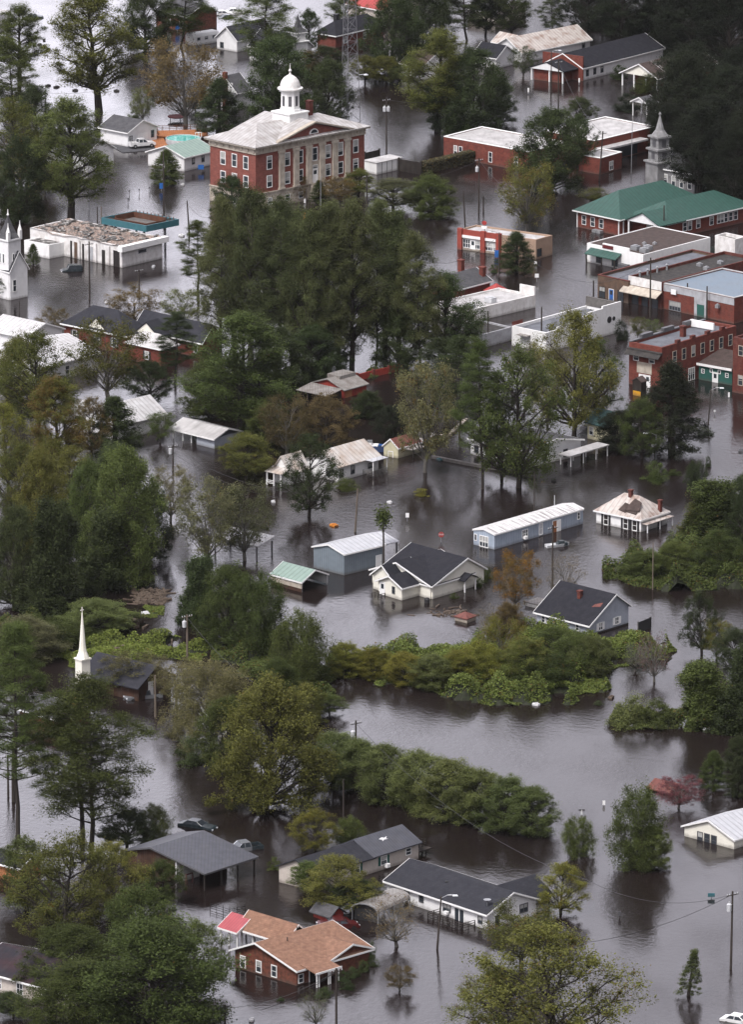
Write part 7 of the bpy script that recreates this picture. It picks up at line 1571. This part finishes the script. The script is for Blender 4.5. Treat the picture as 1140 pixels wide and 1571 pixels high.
f, t = boat('low pale skiff loaded with dark gear in front of the mobile home', 856, 838, 22, 3.9, 1.3, .4, 'ceramic', 'dark_steel'); b = MB(); b.box(f, -.1, 1.5, -.5, .5, .1, .62); b.box(f, .2, 1.0, -.4, .4, .622, .85); b.build('gear', 'car_dark', t)

# ---------------------------------------------------------------- street signs and small things
def sign_post(name, label, cat, x, y, yt, w_, h_, m, shape='box', pm='steel', text=None, tc_='white_trim', r=.04, head=0):
    o = P(x, y); zt = topz(y, yt); f = XY(o, R(head)); t = thing(name, label, cat, tuple(o)); b = MB(); b.tube([o + Vector((0, 0, Z0)), o + Vector((0, 0, zt - .05))], r, 6); b.build('post', pm, t); c_ = zt - h_ / 2; b = MB()
    if shape == 'oct': b.solid([f.p(w_ / 2 * 1.08 * math.cos(R(22.5 + 45 * k)), -.08, c_ + w_ / 2 * 1.08 * math.sin(R(22.5 + 45 * k))) for k in range(8)], [f.p(w_ / 2 * 1.08 * math.cos(R(22.5 + 45 * k)), -.05, c_ + w_ / 2 * 1.08 * math.sin(R(22.5 + 45 * k))) for k in range(8)])
    else: b.box(f, -w_ / 2, w_ / 2, -.1, -.05, zt - h_, zt)
    pn = b.build('panel', m, t)
    if text:
        cu = bpy.data.curves.new('lettering', 'FONT'); cu.body = text; cu.size = .36 * w_; cu.extrude = .004; cu.align_x = 'CENTER'; cu.align_y = 'CENTER'; tmp = bpy.data.objects.new('lettering_curve', cu); tmp.data.materials.append(mat(tc_)); me_ = bpy.data.meshes.new_from_object(tmp); bpy.data.objects.remove(tmp)
        to = bpy.data.objects.new('lettering', me_); C.objects.link(to); to.parent = pn
        to.rotation_euler = (math.pi / 2, 0, R(head)); to.location = f.p(0, -.10, c_) - o
    return t
sign_post('stop_sign', 'red octagonal stop sign standing in water above the cream house', 'sign', 677, 832, 816, .85, .85, 'roof_bright_red', 'oct', text='STOP')
sign_post('road_sign', 'small white sign on a post above the floating orange debris', 'sign', 625, 800, 787, .55, .7, 'white_trim')
sign_post('road_sign', 'white double sign by the courthouse lawn', 'sign', 478, 357, 345, .9, 1.2, 'white_trim'); sign_post('traffic_signal', 'orange traffic signal on the dark pole near the courthouse', 'traffic light', 467.5, 346, 326, .6, 1.4, 'orange_paint')
sign_post('blue_sign', 'blue sign on a post near the pale green roofed cottage', 'sign', 308, 264, 253, 1.1, .9, 'blue_paint'); sign_post('blue_sign', 'blue sign beside the tall dark pole in the open street', 'sign', 247, 293, 281, .7, 1.1, 'blue_paint')
sign_post('blue_sign', 'blue and white sign at the red diner lamp post', 'sign', 763, 396, 384, .9, 1.4, 'blue_paint'); sign_post('blue_board', 'blue board against the far brown brick building', 'board', 272, 50, 37, .9, 1.2, 'blue_paint', r=.1)
sign_post('white_marker', 'white marker post in the street by the chapel', 'marker', 811, 144, 135, .35, .9, 'white_trim', r=.1); sign_post('white_marker', 'white marker post before the corner of the brick fronted chapel', 'marker', 889, 130, 120, .3, .9, 'white_trim', r=.1)
sign_post('white_sign', 'white square sign in the dark water below the diner', 'sign', 824, 432, 420, .7, .7, 'white_trim'); sign_post('white_sign', 'white sign in front of the tan end of the diner', 'sign', 822, 407, 401, .5, .5, 'white_trim')
sign_post('marker_post', 'white topped post in the open channel by the young round tree', 'marker', 927, 1236, 1228, .35, .6, 'white_trim', r=.1); sign_post('mailbox', 'small dark mailbox with a bent cross bar near the young round tree', 'mailbox', 893, 1250, 1241, .8, .3, 'dark_steel', r=.12, pm='white_trim')
sign_post('mailbox', 'small dark mailbox alone in the lower right water', 'mailbox', 951, 1409, 1398, .35, .6, 'dark_steel', r=.07, pm='dark_wood'); sign_post('teal_chair', 'little teal seat like object poking out near the edge pole', 'object', 1092, 1378, 1370, .9, .5, 'teal_paint', r=.06)
sign_post('white_marker', 'white marker by the green annex', 'marker', 1119, 610, 602, .3, .8, 'white_trim', r=.1); sign_post('white_post', 'white statue like post on the courthouse lawn', 'marker', 468, 312, 305, .45, .8, 'white_trim', r=.12)
sign_post('white_marker', 'white post below the cut off brick building', 'marker', 1097, 636, 629, .3, .3, 'white_trim', r=.05)
for i, (x, y) in enumerate(((198, 300), (213, 298), (229, 295), (196, 312))): 
    sign_post('fence_post', 'short dark post in the open street above the teal canopy', 'post', x, y, y - 8, .3, .25, 'dark_steel', r=.06).__setitem__('group', 'short posts in the open street')
# debris
rg_ = random.Random(3)
def lump(name, label, cat, x, y, w_, d_, h_, m, head=None, group=None, kind=None):
    o = P(x, y); f = XY(o, R(rg_.uniform(0, 180) if head is None else head)); b = MB(); j = lambda: rg_.uniform(.82, 1.0)
    b.solid([f.p(-w_ / 2 * j(), -d_ / 2 * j(), -.2), f.p(w_ / 2 * j(), -d_ / 2 * j(), -.2), f.p(w_ / 2 * j(), d_ / 2 * j(), -.2), f.p(-w_ / 2 * j(), d_ / 2 * j(), -.2)], [f.p(-w_ / 2 * j(), -d_ / 2 * j(), h_ * j()), f.p(w_ / 2 * j(), -d_ / 2 * j(), h_ * j()), f.p(w_ / 2 * j(), d_ / 2 * j(), h_ * j()), f.p(-w_ / 2 * j(), d_ / 2 * j(), h_ * j())])
    b.box(XY(f.p(0, 0, h_), R(20)), -w_ * .2, w_ * .25, -d_ * .2, d_ * .1, -.1, .12)
    m_ = b; me_o = None; q = thing(name, label, cat, tuple(o), group); b.build('body', m, q); return q
for x, y in ((2, 50), (12, 49), (45, 66), (52, 70), (66, 72), (67, 62), (73, 76), (73, 132), (86, 134), (115, 139), (133, 131), (178, 140), (96, 154), (208, 113), (213, 117), (233, 120), (60, 69), (220, 89), (12, 60)):
    lump('drifting_block', 'dark block drifting on the water in the flooded yard at upper left', 'block', x, y, 1.25, .6, .28, 'bale', group='dark blocks drifting in the flooded yard')
for x, y, w_, m, l in ((512, 807, 1.4, 'orange_paint', 'orange float bobbing behind the metal workshop'), (419, 771, .9, 'cloth_white', 'white scrap floating below the cottage porch'), (598, 772, .9, 'cloth_white', 'white scrap floating near the vine topped pole'),
    (223, 942, 1.5, 'cloth_white', 'white cooler stranded on the raft of weeds'), (30, 894, .7, 'cloth_white', 'white scrap under the vine curtained trees'), (823, 1082, 1.1, 'cloth_white', 'pair of white scraps at the tip of the kudzu bank'), (713, 1067, .6, 'cloth_white', 'white speck at the foot of the kudzu bank'),
    (538, 1028, 1.4, 'cloth_white', 'heap of white and blue rubbish at the kudzu bank corner'), (788, 1270, 1.3, 'orange_paint', 'orange scrap caught in the willow row'), (938, 1071, 1.2, 'debris', 'brown rubbish beside the islet'), (1082, 1121, .7, 'cloth_white', 'first white scrap below the vine draped trees'), (1090, 1120, .7, 'cloth_white', 'second white scrap below the vine draped trees'),
    (970, 1116, .6, 'cloth_white', 'white scrap at the edge of the islet'), (386, 1566, .9, 'cloth_white', 'white scrap floating near the bottom edge'), (850, 738, .8, 'black', 'dark buoy like lump beyond the flooded road'), (407, 1239, .7, 'cloth_white', 'white scrap below the great yellow green tree'),
    (280, 284, .8, 'cloth_white', 'white scrap before the pale green roofed cottage'), (163, 465, .7, 'cloth_white', 'white scrap in the street before the wrecked station'), (79, 1390, .9, 'orange_paint', 'orange scrap on the dark water by the maroon roof'), (675, 706, 1.2, 'teal_paint', 'teal tub drifting near the flooded garden wall'), (1137, 693, 1.3, 'dark_steel', 'dark lump at the right edge of the street channel'),
    (235, 410, .9, 'ceramic', 'white tank beside the wrecked station'), (278, 362, 1.1, 'cloth_white', 'white awning scrap by the leaning plain pole')):
    lump('floating_debris', l, 'debris', x, y, w_, w_ * .6, .3, m)
b = MB(); o = P(228, 917)
for k in range(170):
    x, y = rg_.uniform(203, 255), rg_.uniform(905, 928); g = XY(P(x, y), rg_.uniform(0, 3.1)); b.box(g, 0, rg_.uniform(.3, 1.8), 0, rg_.uniform(.08, .5), -.05, rg_.uniform(.05, .25))
tag(b.build('debris_raft', 'debris'), 'raft of broken wood and rubbish in the flooded clearing', 'debris', None, 'stuff')
b = MB()
for k in range(60):
    x, y = rg_.gauss(690, 16), rg_.gauss(940, 3.5); g = XY(P(x, y), rg_.uniform(0, 3.1)); b.box(g, 0, rg_.uniform(.2, 1.5), 0, rg_.uniform(.06, .3), -.05, rg_.uniform(.03, .2))
tag(b.build('debris_scatter', 'debris'), 'scattered twigs and rubbish before the cream house', 'debris', None, 'stuff')
b = MB()
for k in range(70):
    i = rg_.choice(((200, 960), (190, 955), (235, 985), (180, 1000), (250, 980))); g = XY(P(i[0] + rg_.gauss(0, 9), i[1] + rg_.gauss(0, 3)), rg_.uniform(0, 3.1)); b.box(g, 0, rg_.uniform(.3, 1.6), 0, rg_.uniform(.1, .5), -.05, rg_.uniform(.15, .6))
tag(b.build('kudzu_debris', 'debris'), 'rubbish lodged in the light kudzu patches', 'debris', None, 'stuff')
# flooded garden fence / low walls
wall_run('mossy_garden_wall', 'low mossy garden wall snaking through the water past the slender pine', 'wall', [(664, 703), (720, 714), (780, 724), (822, 734)], .45, 'grey_wood', .6)
wall_run('picket_fence', 'thin wire fence near the mossy garden wall', 'fence', [(670, 684), (700, 688), (726, 694)], .9, 'black', .03, 1.6, 'grey_wood', open_=True)
wall_run('picket_fence', 'thin dark fence in the water before the red carport', 'fence', [(322, 1395), (352, 1404), (376, 1398)], .8, 'black', .03, 1.2, 'dark_wood', open_=True)
wall_run('bank_path', 'curved grassy kerb near the cream shed', 'kerb', [(668, 672), (690, 668), (705, 655), (715, 645)], .35, 'stone', .7)
o = P(628, 926); 
# ---------------------------------------------------------------- thin rain haze over the town
b = MB(); b.box(XY((0, 0, 0)), -500, 500, -50, 3200, -2.6, 270.0); hb = b.build('haze', 'hill'); tag(hb, 'thin rain haze', 'haze', None, 'stuff')
hm = bpy.data.materials.new('haze'); hm.use_nodes = True; hn = hm.node_tree.nodes; hn.remove(hn['Principled BSDF']); pv_ = hn.new('ShaderNodeVolumePrincipled')
pv_.inputs['Color'].default_value = (.92, .94, .96, 1); pv_.inputs['Density'].default_value = 0.000012; pv_.inputs['Anisotropy'].default_value = .2
hm.node_tree.links.new(pv_.outputs[0], hn['Material Output'].inputs['Volume']); hb.data.materials[0] = hm
